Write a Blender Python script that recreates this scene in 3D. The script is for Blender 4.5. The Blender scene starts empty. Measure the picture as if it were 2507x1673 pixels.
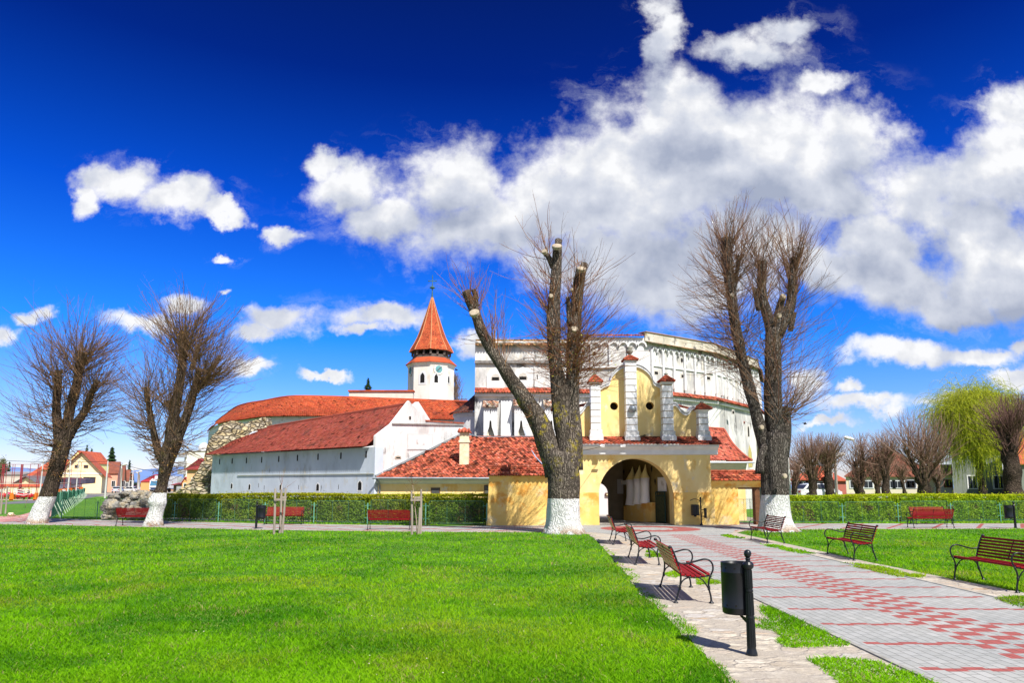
import bpy, bmesh, math, random
import numpy as np
from mathutils import Vector, Matrix, noise
R = math.radians
random.seed(7); rng = np.random.default_rng(7)
sc = bpy.context.scene
COL = sc.collection

# ------------------------------------------------------------------ camera
CAM_H = 1.68; PITCH = R(7.67); FD = 1750/1.0668; CX = 1175.0; CY = 961/1.0668
cam_d = bpy.data.cameras.new('camera'); cam = bpy.data.objects.new('camera', cam_d); COL.objects.link(cam)
cam.location = (0, 0, CAM_H); cam.rotation_euler = (R(90)+PITCH, 0, 0)
cam_d.sensor_width = 36; cam_d.lens = 36*1750/2507; cam_d.shift_y = 124.5/2507
cam_d.clip_start = 0.1; cam_d.clip_end = 9000
sc.camera = cam

# ------------------------------------------------------------------ sun, sky, exposure
SUN_AZ = Vector((0.47, -0.88)).normalized(); SUN_EL = R(50)
to_sun = Vector((SUN_AZ.x*math.cos(SUN_EL), SUN_AZ.y*math.cos(SUN_EL), math.sin(SUN_EL)))
sun_d = bpy.data.lights.new('sun', 'SUN'); sun = bpy.data.objects.new('sun', sun_d); COL.objects.link(sun)
sun_d.energy = 5.0; sun_d.angle = R(0.53); sun_d.color = (1, .955, .88)
sun.rotation_euler = to_sun.to_track_quat('Z', 'Y').to_euler(); sun.location = (40, -60, 80)
sc.view_settings.view_transform = 'Standard'; sc.view_settings.look = 'None'
sc.view_settings.exposure = 0.5; sc.view_settings.gamma = 1; sc.view_settings.use_curve_mapping = False
sc.cycles.max_bounces = 6; sc.cycles.transparent_max_bounces = 16; sc.cycles.use_denoising = True

class NT:
    """small helper to wire shader nodes"""
    def __init__(s, tree): s.t = tree; s.n = tree.nodes; s.l = tree.links
    def N(s, typ, ins=(), **kw):
        n = s.n.new(typ)
        for k, v in kw.items(): setattr(n, k, v)
        for k, v in (ins.items() if isinstance(ins, dict) else enumerate(ins)):
            if v is None: continue
            if isinstance(v, bpy.types.NodeSocket): s.l.new(v, n.inputs[k])
            else: n.inputs[k].default_value = v
        return n
    def m(s, op, a, b=None, c=None, clamp=False):
        return s.N('ShaderNodeMath', (a, b, c), operation=op, use_clamp=clamp).outputs[0]
    def vm(s, op, a, b=None, c=None, out=0):
        return s.N('ShaderNodeVectorMath', (a, b, c), operation=op).outputs[out]
    def ramp(s, fac, stops, interp='LINEAR'):
        n = s.n.new('ShaderNodeValToRGB'); n.color_ramp.interpolation = interp
        e = n.color_ramp.elements
        while len(e) < len(stops): e.new(0.5)
        for el, (p, c) in zip(e, stops):
            el.position = p; el.color = (*c, 1) if len(c) == 3 else c
        s.l.new(fac, n.inputs[0]); return n.outputs[0]
    def mix(s, fac, a, b, mode='MIX'):
        n = s.n.new('ShaderNodeMix'); n.data_type = 'RGBA'; n.blend_type = mode
        for sock, v in ((n.inputs[0], fac), (n.inputs[6], a), (n.inputs[7], b)):
            if isinstance(v, bpy.types.NodeSocket): s.l.new(v, sock)
            elif isinstance(v, (int, float)): sock.default_value = v
            else: sock.default_value = (*v, 1) if len(v) == 3 else v
        return n.outputs[2]
    def noise(s, vec, scale, detail=5, rough=.55, dist=0, out=0):
        n = s.N('ShaderNodeTexNoise', {'Vector': vec, 'Scale': scale, 'Detail': detail, 'Roughness': rough, 'Distortion': dist})
        return n.outputs[out]
    def smooth(s, x, lo, hi):
        n = s.N('ShaderNodeMapRange', {'Value': x, 'From Min': lo, 'From Max': hi}); n.interpolation_type = 'SMOOTHSTEP'
        return n.outputs[0]

def ray(x, y):
    v = y-CY
    return Vector((x-CX, FD*math.cos(PITCH)+v*math.sin(PITCH), FD*math.sin(PITCH)-v*math.cos(PITCH)))
def G(x, y, z=0.):          # the point of height z seen at (x, y) of the photograph
    r = ray(x, y); t = (z-CAM_H)/r.z; return Vector((r.x*t, r.y*t, z))
WZ = G
def W(x, y, Y):             # the point at distance Y seen at (x, y)
    r = ray(x, y); t = Y/r.y; return Vector((r.x*t, Y, CAM_H+r.z*t))
def PW(x, y, A, B):         # the point of the upright plane through A and B seen at (x, y)
    r = ray(x, y); d = Vector((B[0]-A[0], B[1]-A[1])); n = Vector((d.y, -d.x))
    t = (n.x*A[0]+n.y*A[1])/(n.x*r.x+n.y*r.y); return Vector((r.x*t, r.y*t, CAM_H+r.z*t))
def C1(x, y): return ((1450+x/2.2233)/1.0668, (1230+y/2.2233)/1.0668)

world = bpy.data.worlds.new('World'); sc.world = world; world.use_nodes = True
w = NT(world.node_tree); w.n.clear()
tc = w.N('ShaderNodeTexCoord').outputs['Generated']
sky = w.N('ShaderNodeTexSky', sky_type='NISHITA', sun_disc=False, sun_elevation=SUN_EL,
          sun_rotation=math.atan2(SUN_AZ.x, SUN_AZ.y), altitude=300, air_density=1.0, dust_density=.6, ozone_density=3.0).outputs[0]
sep = w.N('ShaderNodeSeparateXYZ', (tc,))
elev = w.m('ABSOLUTE', sep.outputs[2])
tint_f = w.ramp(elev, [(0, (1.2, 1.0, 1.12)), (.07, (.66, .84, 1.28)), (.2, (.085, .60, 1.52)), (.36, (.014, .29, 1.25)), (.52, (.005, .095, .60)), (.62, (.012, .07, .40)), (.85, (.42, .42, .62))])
tint = w.mix(w.smooth(sep.outputs[1], -.15, .35), (.80, .74, .86), tint_f)   # deep blue away from the sun; unseen sky behind and overhead paled for fill
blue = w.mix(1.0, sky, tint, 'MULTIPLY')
yy = w.m('MAXIMUM', w.m('ABSOLUTE', sep.outputs[1]), .02)  # also mirrors the clouds behind the camera, whitening the fill
P = w.N('ShaderNodeCombineXYZ', (w.m('DIVIDE', sep.outputs[0], yy), w.m('DIVIDE', sep.outputs[2], yy), w.m('MULTIPLY', w.m('SIGN', sep.outputs[1]), .0))).outputs[0]
wn = w.noise(P, 7.0, 6, .62, out=1)
Pw = w.vm('MULTIPLY_ADD', w.vm('SUBTRACT', wn, (.5, .5, .5)), (.16, .12, 0), P)
CLOUDS = [ # direction of each cloud lump (photo x, y) with its half sizes
 (285,405,95,50),(400,455,110,48),(215,450,42,40),(510,490,70,22),(640,525,52,20),(515,578,40,13,.15),(525,655,36,18,.4),
 (800,420,110,75),(890,500,110,55),(1040,400,130,100),(1120,520,190,110),(1290,460,170,130),(1420,400,190,160),(1340,600,190,90),
 (1560,260,150,110),(1515,80,54,125,.10),(1900,430,150,120),(2010,560,120,90),(2240,430,140,80),(2300,270,60,80,.1),(1560,420,240,200),(1750,340,260,160),(1960,330,120,110),(1650,560,260,130),
 (1560,640,240,110),(1740,110,180,46,.2),(1900,190,80,36,.15),(1830,70,110,40,.25),(760,360,60,36),
 (2120,470,140,120),(2260,560,170,190),(2310,400,120,130),(2370,300,60,120),(2080,640,160,90),(2200,690,110,60),(1900,640,120,80),(2340,640,120,120),(1960,480,50,35),
 (660,740,95,48),(600,780,70,25),(870,728,115,36),(830,760,60,20),(755,865,58,13),(560,850,46,22),(85,718,44,26,.12),(300,735,120,34,.12),(5,760,60,26),(420,690,90,28,.2),(5,695,18,10),
 (1090,790,60,40),(2070,815,130,36),(2230,820,120,28),(2330,800,50,26),(2320,870,80,32),(1990,930,150,26,.1),(1900,965,90,14,.1),(1860,890,60,40,.15),(2200,935,110,20,.15),(1960,895,50,20,.1),(1100,1040,180,22,.4),(2300,980,90,22,.2)]
mn = None
for (x, y, a, b, *wsp) in CLOUDS:
    r0 = ray(x, y); u, v = r0.x/r0.y, r0.z/r0.y
    ra = ray(x+a, y); ua = abs(ra.x/ra.y-u); rb = ray(x, y-b); vb = abs(rb.z/rb.y-v)
    q = w.vm('LENGTH', w.vm('MULTIPLY_ADD', Pw, (1/ua, 1/vb, 0), (-u/ua, -v/vb, 0)), out=1)
    if wsp: q = w.m('ADD', q, wsp[0])
    mn = q if mn is None else w.N('ShaderNodeMath', (mn, q, .25), operation='SMOOTH_MIN').outputs[0]
fb = w.noise(P, 9, 10, .64)
fb2 = w.noise(P, 3.2, 6, .55)
dens = w.m('ADD', w.m('SUBTRACT', 1.10, mn), w.m('MULTIPLY', w.m('SUBTRACT', fb, .5), 1.75))
alpha = w.m('MULTIPLY', w.m('POWER', w.smooth(dens, -.06, .60), 1.05), w.smooth(w.m('ABSOLUTE', sep.outputs[1]), .02, .2))
# lit side: compare the density towards the upper left
Pl = w.vm('ADD', P, (-.012, .022, 0))
rel = w.m('SUBTRACT', w.noise(P, 6, 6, .52), w.noise(Pl, 6, 6, .52))
mu = None
for (x, y, a, b, *wsp) in [c for c in CLOUDS if c[2]*c[3] > 5500]:
    r0 = ray(x, y+b*.75); u, v = r0.x/r0.y, r0.z/r0.y; ra = ray(x+a*.85, y); ua = abs(ra.x/ra.y-u); rb = ray(x, y-b*.8); r1 = ray(x, y); vb = abs(rb.z/rb.y-r1.z/r1.y)
    q = w.vm('LENGTH', w.vm('MULTIPLY_ADD', Pw, (1/ua, 1/vb, 0), (-u/ua, -v/vb, 0)), out=1)
    mu = q if mu is None else w.N('ShaderNodeMath', (mu, q, .25), operation='SMOOTH_MIN').outputs[0]
deep = w.smooth(w.m('SUBTRACT', 1.0, mu), -.15, .85)
g = w.m('ADD', w.m('MULTIPLY', deep, w.m('SUBTRACT', 1.12, w.m('MULTIPLY', fb2, 1.1))), w.m('MULTIPLY_ADD', rel, -3.4, .14), clamp=True)
ccol = w.ramp(g, [(0, (6.9, 6.95, 7.1)), (.14, (6.0, 6.1, 6.4)), (.34, (4.9, 5.15, 5.8)), (.65, (3.9, 4.2, 5.0)), (1, (2.8, 3.15, 4.1))])
veil = w.m('MULTIPLY', w.m('MULTIPLY', w.smooth(w.m('SUBTRACT', 1.9, mn), 0, .9), w.smooth(w.noise(w.vm('MULTIPLY', Pw, (1, 1.8, 0)), 5.5, 9, .68), .50, .74)), .5)
veil = w.m('MULTIPLY', veil, w.smooth(w.m('ABSOLUTE', sep.outputs[1]), .02, .2))    # thin torn wisps round the clouds
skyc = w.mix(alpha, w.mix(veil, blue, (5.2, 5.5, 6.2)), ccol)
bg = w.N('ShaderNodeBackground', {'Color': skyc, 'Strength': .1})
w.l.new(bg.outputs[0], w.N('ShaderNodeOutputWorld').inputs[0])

# ------------------------------------------------------------------ materials
MATS = {}; TINTED = set()
def mat(name, c1, c2=None, scale=2.0, detail=6, rough=.85, lo=.35, hi=.65, bump=0., bscale=12., bdist=.02, stain=None,
        attr=False, metal=0., spec=.3, stretch=(1, 1, 1), coord='Object', transl=0., extra=None):
    """procedural surface: two colours mixed by noise, optional stains (colour, scale, lo, hi), tint attribute, bump"""
    if name in MATS: return MATS[name]
    m = bpy.data.materials.new(name); m.use_nodes = True; t = NT(m.node_tree); t.n.clear(); MATS[name] = m
    co = t.N('ShaderNodeNewGeometry').outputs[0] if coord == 'World' else t.N('ShaderNodeTexCoord').outputs['Object']
    cs = t.vm('MULTIPLY', co, stretch)
    c2 = c2 or tuple(v*.75 for v in c1)
    f = t.noise(cs, scale, detail, .6)
    col = t.ramp(f, [(lo, c2), (hi, c1)])
    for st in (stain or []):
        sf = t.noise(t.vm('ADD', cs, (13.1*st[1], 7.7, 3.3)), st[1], 7, .65)
        k = t.smooth(sf, st[2], st[3])
        if len(st) > 4:   # only near a height: (z0, z1)
            z = t.N('ShaderNodeSeparateXYZ', (co,)).outputs[2]
            k = t.m('MULTIPLY', k, t.smooth(z, st[5], st[4]))
        col = t.mix(k, col, st[0])
    if attr:
        TINTED.add(name)
        a = t.N('ShaderNodeAttribute', attribute_name='tint').outputs['Color']
        col = t.mix(1.0, col, a, 'MULTIPLY')
    if extra: col = extra(t, co, col)
    bs = t.N('ShaderNodeBsdfPrincipled', {'Base Color': col, 'Roughness': rough, 'Metallic': metal, 'Specular IOR Level': spec})
    if bump:
        bn = t.noise(cs, bscale, 6, .65)
        t.l.new(t.N('ShaderNodeBump', {'Height': bn, 'Strength': bump, 'Distance': bdist}).outputs[0], bs.inputs['Normal'])
    out = bs.outputs[0]
    if transl:
        tr = t.N('ShaderNodeBsdfTranslucent', {'Color': col}).outputs[0]
        mx = t.N('ShaderNodeMixShader', {0: transl, 1: out, 2: tr}); out = mx.outputs[0]
    t.l.new(out, t.N('ShaderNodeOutputMaterial').inputs[0])
    return m

# ------------------------------------------------------------------ mesh building
def tag(o, label=None, cat=None, group=None, kind=None):
    if label: o['label'] = label
    if cat: o['category'] = cat
    if group: o['group'] = group
    if kind: o['kind'] = kind
    return o
def thing(name, label, cat, loc=(0, 0, 0), rz=0., group=None):
    o = bpy.data.objects.new(name, None); o.empty_display_size = .2; COL.objects.link(o)
    o.location = loc; o.rotation_euler = (0, 0, rz); o['wl'] = tuple(loc)
    return tag(o, label, cat, group)
def children(o): return list(o.children)
def copy_tree(o, parent=None):
    c = o.copy(); COL.objects.link(c); c.parent = parent
    for ch in children(o): copy_tree(ch, c)
    return c
def origin_of(parent):
    while parent is not None and parent.type != 'EMPTY' and parent.parent: parent = parent.parent
    return Vector(parent['wl']) if parent is not None and 'wl' in parent.keys() else Vector((0, 0, 0))

class MB:
    """collects faces, builds them as ONE mesh object; vertices are given in world space unless local"""
    def __init__(s): s.v = []; s.f = []; s.mi = []; s.t = []; s.cm = 0; s.ct = None
    def add(s, vs, fs):
        b = len(s.v); s.v.extend(tuple(p) for p in vs)
        for f in fs: s.f.append(tuple(b+i for i in f)); s.mi.append(s.cm); s.t.append(s.ct or (1, 1, 1))
        return s
    def quad(s, a, b, c, d): return s.add((a, b, c, d), ((0, 1, 2, 3),))
    def box(s, x0, x1, y0, y1, z0, z1, M=None):
        vs = [Vector((x, y, z)) for z in (z0, z1) for y in (y0, y1) for x in (x0, x1)]
        if M is not None: vs = [M @ p for p in vs]
        return s.add(vs, ((0, 2, 3, 1), (4, 5, 7, 6), (0, 1, 5, 4), (2, 6, 7, 3), (0, 4, 6, 2), (1, 3, 7, 5)))
    def prism(s, pts, off):      # polygon pts (front) extruded by vector off
        n = len(pts); off = Vector(off); P0 = [Vector(p) for p in pts]; P1 = [p+off for p in P0]
        fs = [tuple(range(n)), tuple(reversed(range(n, 2*n)))] + [(i, (i+n), (i+1) % n+n, (i+1) % n) for i in range(n)]
        return s.add(P0+P1, fs)
    def strip(s, A, B):          # quads between two polylines
        n = len(A); return s.add(list(A)+list(B), [(i, i+1, n+i+1, n+i) for i in range(n-1)])
    def tube(s, pts, rad, sides=8, cap=True, disp=None, close=False):
        pts = [Vector(p) for p in pts]; n = len(pts)
        if not hasattr(rad, '__len__'): rad = [rad]*n
        up = Vector((0, 0, 1)); rings = []; prev = None
        for i, p in enumerate(pts):
            T = (pts[min(i+1, n-1)]-pts[max(i-1, 0)]).normalized()
            if prev is None:
                a = T.cross(Vector((0, 1, 0.01)) if abs(T.y) < .9 else Vector((1, 0, 0))).normalized()
            else:
                a = (prev-T*prev.dot(T)).normalized()
            prev = a; b = T.cross(a)
            for k in range(sides):
                an = 2*math.pi*k/sides; r = rad[i]
                q = p+(a*math.cos(an)+b*math.sin(an))*r
                if disp: q = p+(q-p)*disp(q, an, i/(n-1), r)
                rings.append(q)
        fs = [(i*sides+k, i*sides+(k+1) % sides, (i+1)*sides+(k+1) % sides, (i+1)*sides+k) for i in range(n-1) for k in range(sides)]
        if cap: fs += [tuple(reversed(range(sides))), tuple(range((n-1)*sides, n*sides))]
        return s.add(rings, fs)
    def lathe(s, prof, c=(0, 0, 0), sides=20, cap=True, M=None):
        c = Vector(c); vs = []
        for (r, z) in prof:
            for k in range(sides):
                a = 2*math.pi*k/sides; vs.append(c+Vector((r*math.cos(a), r*math.sin(a), z)))
        if M is not None: vs = [M @ p for p in vs]
        n = len(prof)
        fs = [(i*sides+k, i*sides+(k+1) % sides, (i+1)*sides+(k+1) % sides, (i+1)*sides+k) for i in range(n-1) for k in range(sides)]
        if cap: fs += [tuple(reversed(range(sides))), tuple(range((n-1)*sides, n*sides))]
        return s.add(vs, fs)
    def build(s, name, mats, parent=None, smooth=False, bevel=0.):
        me = bpy.data.meshes.new(name); o0 = origin_of(parent) if parent is not None else Vector((0, 0, 0))
        me.from_pydata([(v[0]-o0.x, v[1]-o0.y, v[2]-o0.z) for v in s.v], [], s.f)
        mats = mats if isinstance(mats, (list, tuple)) else [mats]
        for m in mats: me.materials.append(m)
        if len(mats) > 1: me.polygons.foreach_set('material_index', s.mi)
        if any(m.name in TINTED for m in mats):
            ca = me.color_attributes.new('tint', 'FLOAT_COLOR', 'CORNER'); arr = []
            for p, t in zip(me.polygons, s.t): arr.extend((*t, 1)*p.loop_total)
            ca.data.foreach_set('color', arr)
        if smooth: me.polygons.foreach_set('use_smooth', [True]*len(me.polygons))
        me.update(); ob = bpy.data.objects.new(name, me); COL.objects.link(ob)
        if parent is not None: ob.parent = parent
        if bevel:
            b = ob.modifiers.new('bevel', 'BEVEL'); b.width = bevel; b.segments = 2; b.limit_method = 'ANGLE'
        return ob

def np_mesh(name, V, F, mats, parent=None, tint=None, smooth=False):
    """fast mesh from arrays: V (n,3), F (m,k); tint (m,3) per face"""
    o0 = origin_of(parent) if parent is not None else Vector((0, 0, 0))
    V = np.asarray(V, dtype=np.float32)-np.array(o0, dtype=np.float32); F = np.asarray(F, dtype=np.int32)
    m, k = F.shape; me = bpy.data.meshes.new(name)
    me.vertices.add(len(V)); me.vertices.foreach_set('co', V.ravel())
    me.loops.add(m*k); me.loops.foreach_set('vertex_index', F.ravel())
    me.polygons.add(m); me.polygons.foreach_set('loop_start', np.arange(0, m*k, k, dtype=np.int32))
    me.polygons.foreach_set('loop_total', np.full(m, k, dtype=np.int32))
    if smooth: me.polygons.foreach_set('use_smooth', np.ones(m, dtype=bool))
    for mm in (mats if isinstance(mats, (list, tuple)) else [mats]): me.materials.append(mm)
    me.update(calc_edges=True)
    if tint is not None:
        ca = me.color_attributes.new('tint', 'FLOAT_COLOR', 'CORNER')
        c = np.ones((m, k, 4), dtype=np.float32); c[:, :, :3] = np.asarray(tint, dtype=np.float32)[:, None, :]
        ca.data.foreach_set('color', c.ravel())
    ob = bpy.data.objects.new(name, me); COL.objects.link(ob)
    if parent is not None: ob.parent = parent
    return ob

def in_poly(x, y, poly):
    ins = np.zeros(x.shape, bool); n = len(poly)
    for i in range(n):
        x0, y0 = poly[i][:2]; x1, y1 = poly[(i+1) % n][:2]
        if y0 == y1: continue
        c = ((y0 > y) != (y1 > y)) & (x < (x1-x0)*(y-y0)/(y1-y0)+x0); ins ^= c
    return ins
def catmull(pts, step):
    """smooth curve through tuples of numbers, resampled"""
    P0 = np.array(pts, float); P0 = np.vstack([2*P0[0]-P0[1], P0, 2*P0[-1]-P0[-2]]); out = []
    for i in range(1, len(P0)-2):
        a, b, c, d = P0[i-1], P0[i], P0[i+1], P0[i+2]; n = max(2, int(np.linalg.norm((c-b)[:3])/step))
        for t in np.linspace(0, 1, n, endpoint=False):
            out.append(.5*((2*b)+(-a+c)*t+(2*a-5*b+4*c-d)*t*t+(-a+3*b-3*c+d)*t**3))
    out.append(P0[-2]); return np.array(out)

def tiles(name, Pf, nu, nv, m, parent, lift=.035, keep=None, base=None, pointed=True, rnd=random.Random(3), dark=.12, spread=.25):
    """roof covering: separate overlapping clay tiles laid over the surface Pf(u, v), v=0 the eave"""
    V = []; F = []; T = []
    for j in range(nv):
        for i in range(nu+1):
            u = (i+(.5 if j % 2 else 0))/nu; v0 = j/nv; v1 = min(1.0, (j+1.25)/nv); ha = .465/nu
            if keep and not keep(u, v0): continue
            u0, u1 = max(0, u-ha), min(1, u+ha)
            if u1-u0 < .3/nu: continue
            a, b, c, d, e = Pf(u0, v0), Pf(u1, v0), Pf(u1, v1), Pf(u0, v1), Pf((u0+u1)/2, max(-.35/nv, v0-.42/nv))
            n = (b-a).cross(d-a)
            if n.length < 1e-9: continue
            n.normalize(); n = n if n.z > 0 else -n; l = lift*rnd.uniform(.75, 1.35); k = len(V)
            V += [a+n*l, b+n*l, c+n*.004, d+n*.004, e+n*l, a, b, e]
            g = rnd.gauss(1, spread); g = max(.35, min(1.6, g))
            if rnd.random() < dark: g *= rnd.uniform(.25, .6)
            r2 = rnd.uniform(.82, 1.15); tt = (g, g*r2, g*r2*rnd.uniform(.85, 1.15))
            F += [(k+3, k, k+1, k+2), (k, k+4, k+1, k+1), (k+5, k+7, k+4, k), (k+7, k+6, k+1, k+4)]; T += [tt]*4
    F2 = [f if len(set(f)) == 4 else None for f in F]
    mb = MB()
    mb.v = [tuple(p) for p in V]
    for f, t in zip(F, T):
        g = tuple(dict.fromkeys(f))
        mb.f.append(g); mb.mi.append(0); mb.t.append(t)
    # bedding under the tiles, darkened to put shade in the gaps
    ns = 24; grid = [[Pf(i/ns, j/6) for i in range(ns+1)] for j in range(7)]
    mb.ct = (.16, .13, .12)
    for j in range(6):
        for i in range(ns):
            if keep and not (keep((i+.5)/ns, (j+.5)/6)): continue
            mb.quad(grid[j][i], grid[j][i+1], grid[j+1][i+1], grid[j+1][i])
    return mb.build(name, m, parent)
def bil(a, b, c, d):       # bilinear patch: eave a-b, ridge d-c
    a, b, c, d = Vector(a), Vector(b), Vector(c), Vector(d)
    return lambda u, v: (a*(1-u)+b*u)*(1-v)+(d*(1-u)+c*u)*v

# palette
fort_plaster = mat('streaked_fortress_plaster', (.74, .73, .71), (.62, .61, .585), scale=.6, rough=.95, bump=.5, bscale=2.5, bdist=.06, spec=.1,
    stain=[((.44, .43, .41), .55, .46, .60), ((.15, .145, .14), .8, .54, .66), ((.60, .56, .48), 2.5, .55, .66)], stretch=(1.2, 1.2, .45))
white_plaster = mat('white_plaster', (.77, .76, .745), (.70, .69, .675), scale=.9, rough=.9, bump=.35, bscale=3.5, bdist=.05,
    stain=[((.54, .53, .51), .7, .50, .66), ((.24, .23, .22), 1.3, .585, .70), ((.58, .56, .52), 3.5, .55, .68)], stretch=(1, 1, .5))
clean_white = mat('clean_white_plaster', (.78, .78, .77), (.70, .70, .69), scale=2, rough=.9, bump=.15, bscale=8, stain=[((.46, .44, .41), 2.2, .56, .70)])
blue_plaster = mat('blue_grey_plaster', (.62, .68, .76), (.50, .56, .64), scale=.8, rough=.9, bump=.25, bscale=5, bdist=.04,
    stain=[((.40, .44, .48), .8, .52, .68), ((.56, .54, .48), 2.0, .57, .68), ((.20, .21, .21), 1.4, .62, .72)], stretch=(1, 1, .5))
yellow_plaster = mat('yellow_plaster', (.84, .60, .20), (.80, .52, .13), scale=.8, rough=.9, bump=.2, bscale=7,
    stain=[((.78, .68, .44), 1.0, .50, .72), ((.72, .34, .06), 1.3, .48, .62, .95, .25), ((.48, .44, .36), 2.3, .66, .76, .7, .2)])
pale_yellow = mat('pale_yellow_plaster', (.86, .69, .34), (.82, .60, .23), scale=1.2, rough=.9, bump=.25, bscale=7,
    stain=[((.74, .47, .13), 1.2, .55, .68), ((.66, .62, .50), 2.0, .58, .70)], stretch=(1, 1, .6))
cream = mat('cream_render', (.80, .70, .45), (.76, .65, .40), scale=1, rough=.9, bump=.1)
tile_red = mat('old_clay_tiles', (.42, .105, .055), (.32, .075, .042), scale=1.3, rough=.9, attr=True, spec=.1, stain=[((.08, .045, .035), 4.5, .54, .66), ((.58, .32, .24), 7, .57, .70)])
tile_dark = mat('brown_red_clay_tiles', (.33, .080, .055), (.25, .06, .042), scale=.5, rough=.95, attr=True, spec=.1, stain=[((.13, .05, .04), 1.0, .52, .75)])
tile_orange = mat('bright_orange_clay_tiles', (.50, .105, .042), (.37, .072, .03), scale=.35, rough=.9, spec=.1, attr=True, stain=[((.24, .06, .035), .5, .52, .68)])
tile_pink = mat('faded_clay_tiles', (.50, .14, .085), (.42, .10, .06), scale=1, rough=.9, attr=True, stain=[((.12, .07, .04), 2.4, .62, .72)])
black_iron = mat('black_painted_iron', (.012, .014, .018), (.008, .009, .012), rough=.33, spec=.35, bump=.1, bscale=60, bdist=.002)
red_paint = mat('red_painted_slats', (.27, .006, .010), (.20, .004, .008), scale=9, rough=.6, spec=.2, bump=.15, bscale=30, bdist=.003, stretch=(.3, 1, 1))
bare_wood = mat('yellowed_bare_wood', (.82, .66, .32), (.70, .54, .24), scale=8, rough=.8, stretch=(.2, 1, 1))
dark_hole = mat('dark_opening', (.012, .011, .010), rough=.9)
glass_dark = mat('dark_window_glass', (.03, .035, .045), rough=.12, spec=.6)
window_white = mat('white_window_frame', (.8, .8, .78), rough=.6)
wood_grey = mat('weathered_grey_wood', (.38, .32, .27), (.26, .21, .18), scale=6, rough=.85, bump=.3, bscale=20, stretch=(1, 1, .15))
wood_brown = mat('brown_wood', (.16, .07, .03), (.10, .045, .02), scale=6, rough=.8)
green_paint = mat('faded_green_paint', (.14, .36, .25), (.09, .26, .18), scale=6, rough=.6, stain=[((.45, .55, .45), 9, .6, .7)])
grey_trim = mat('grey_white_cornice', (.78, .80, .84), (.68, .70, .74), scale=2, rough=.8)
green_trim = mat('pale_green_cornice', (.54, .62, .54), (.46, .54, .46), scale=2, rough=.8)
zinc = mat('grey_zinc', (.30, .34, .38), rough=.45, metal=.5)
# ================================================================== ground, paths, street
def gz(y):
    t = max(0, min(1, (y-95)/85)); return .6*t*t*(3-2*t)
def grass_col(t, co, col):
    f1 = t.noise(co, .35, 5, .6); f2 = t.noise(co, 2.3, 6, .65); f3 = t.noise(co, 30, 4, .7)
    c = t.ramp(f1, [(.3, (.05, .15, .007)), (.5, (.07, .20, .008)), (.7, (.12, .25, .010))])  # kept dark: the shade between blades is put into the ground colour
    c = t.mix(t.smooth(f2, .48, .75), c, (.22, .34, .03)); c = t.mix(t.smooth(f2, .52, .30), c, (.06, .19, .010))
    c = t.mix(t.smooth(f3, .5, .8), c, (.035, .12, .010))
    s = t.N('ShaderNodeSeparateXYZ', (co,)); yard = t.m('MULTIPLY', t.m('GREATER_THAN', s.outputs[1], 37.5), t.m('MULTIPLY', t.m('GREATER_THAN', s.outputs[0], -19.5), t.m('LESS_THAN', s.outputs[0], 14)))
    far = t.m('GREATER_THAN', s.outputs[1], 130); edge = t.m('MAXIMUM', yard, far)
    behind = t.m('LESS_THAN', s.outputs[1], -3); edge = t.m('MAXIMUM', edge, behind)
    c = t.mix(edge, c, t.mix(f2, (.26, .23, .17), (.34, .31, .26)))     # trodden earth and gravel off the lawns
    return c
m_ground = mat('grass_ground', (.1, .3, .02), extra=grass_col, coord='World', rough=.95, bump=.9, bscale=14, bdist=.06)
ys = sorted(set([-60, -20, 0, 5, 10, 20, 30, 45, 60, 80]+[95+7*i for i in range(13)]+[200, 400, 1000, 2500, 5000]))
mb = MB(); n = len(ys)
vs = []; xs_ = [-6000, -1500, -300, -100, -50, 0, 50, 100, 300, 1500, 6000]
for y in ys:
    for x in xs_: vs.append((x, y, gz(y)))
nx = len(xs_)
mb.add(vs, [(j*nx+i, j*nx+i+1, (j+1)*nx+i+1, (j+1)*nx+i) for j in range(n-1) for i in range(nx-1)])
tag(mb.build('ground', m_ground), kind='structure')

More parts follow.
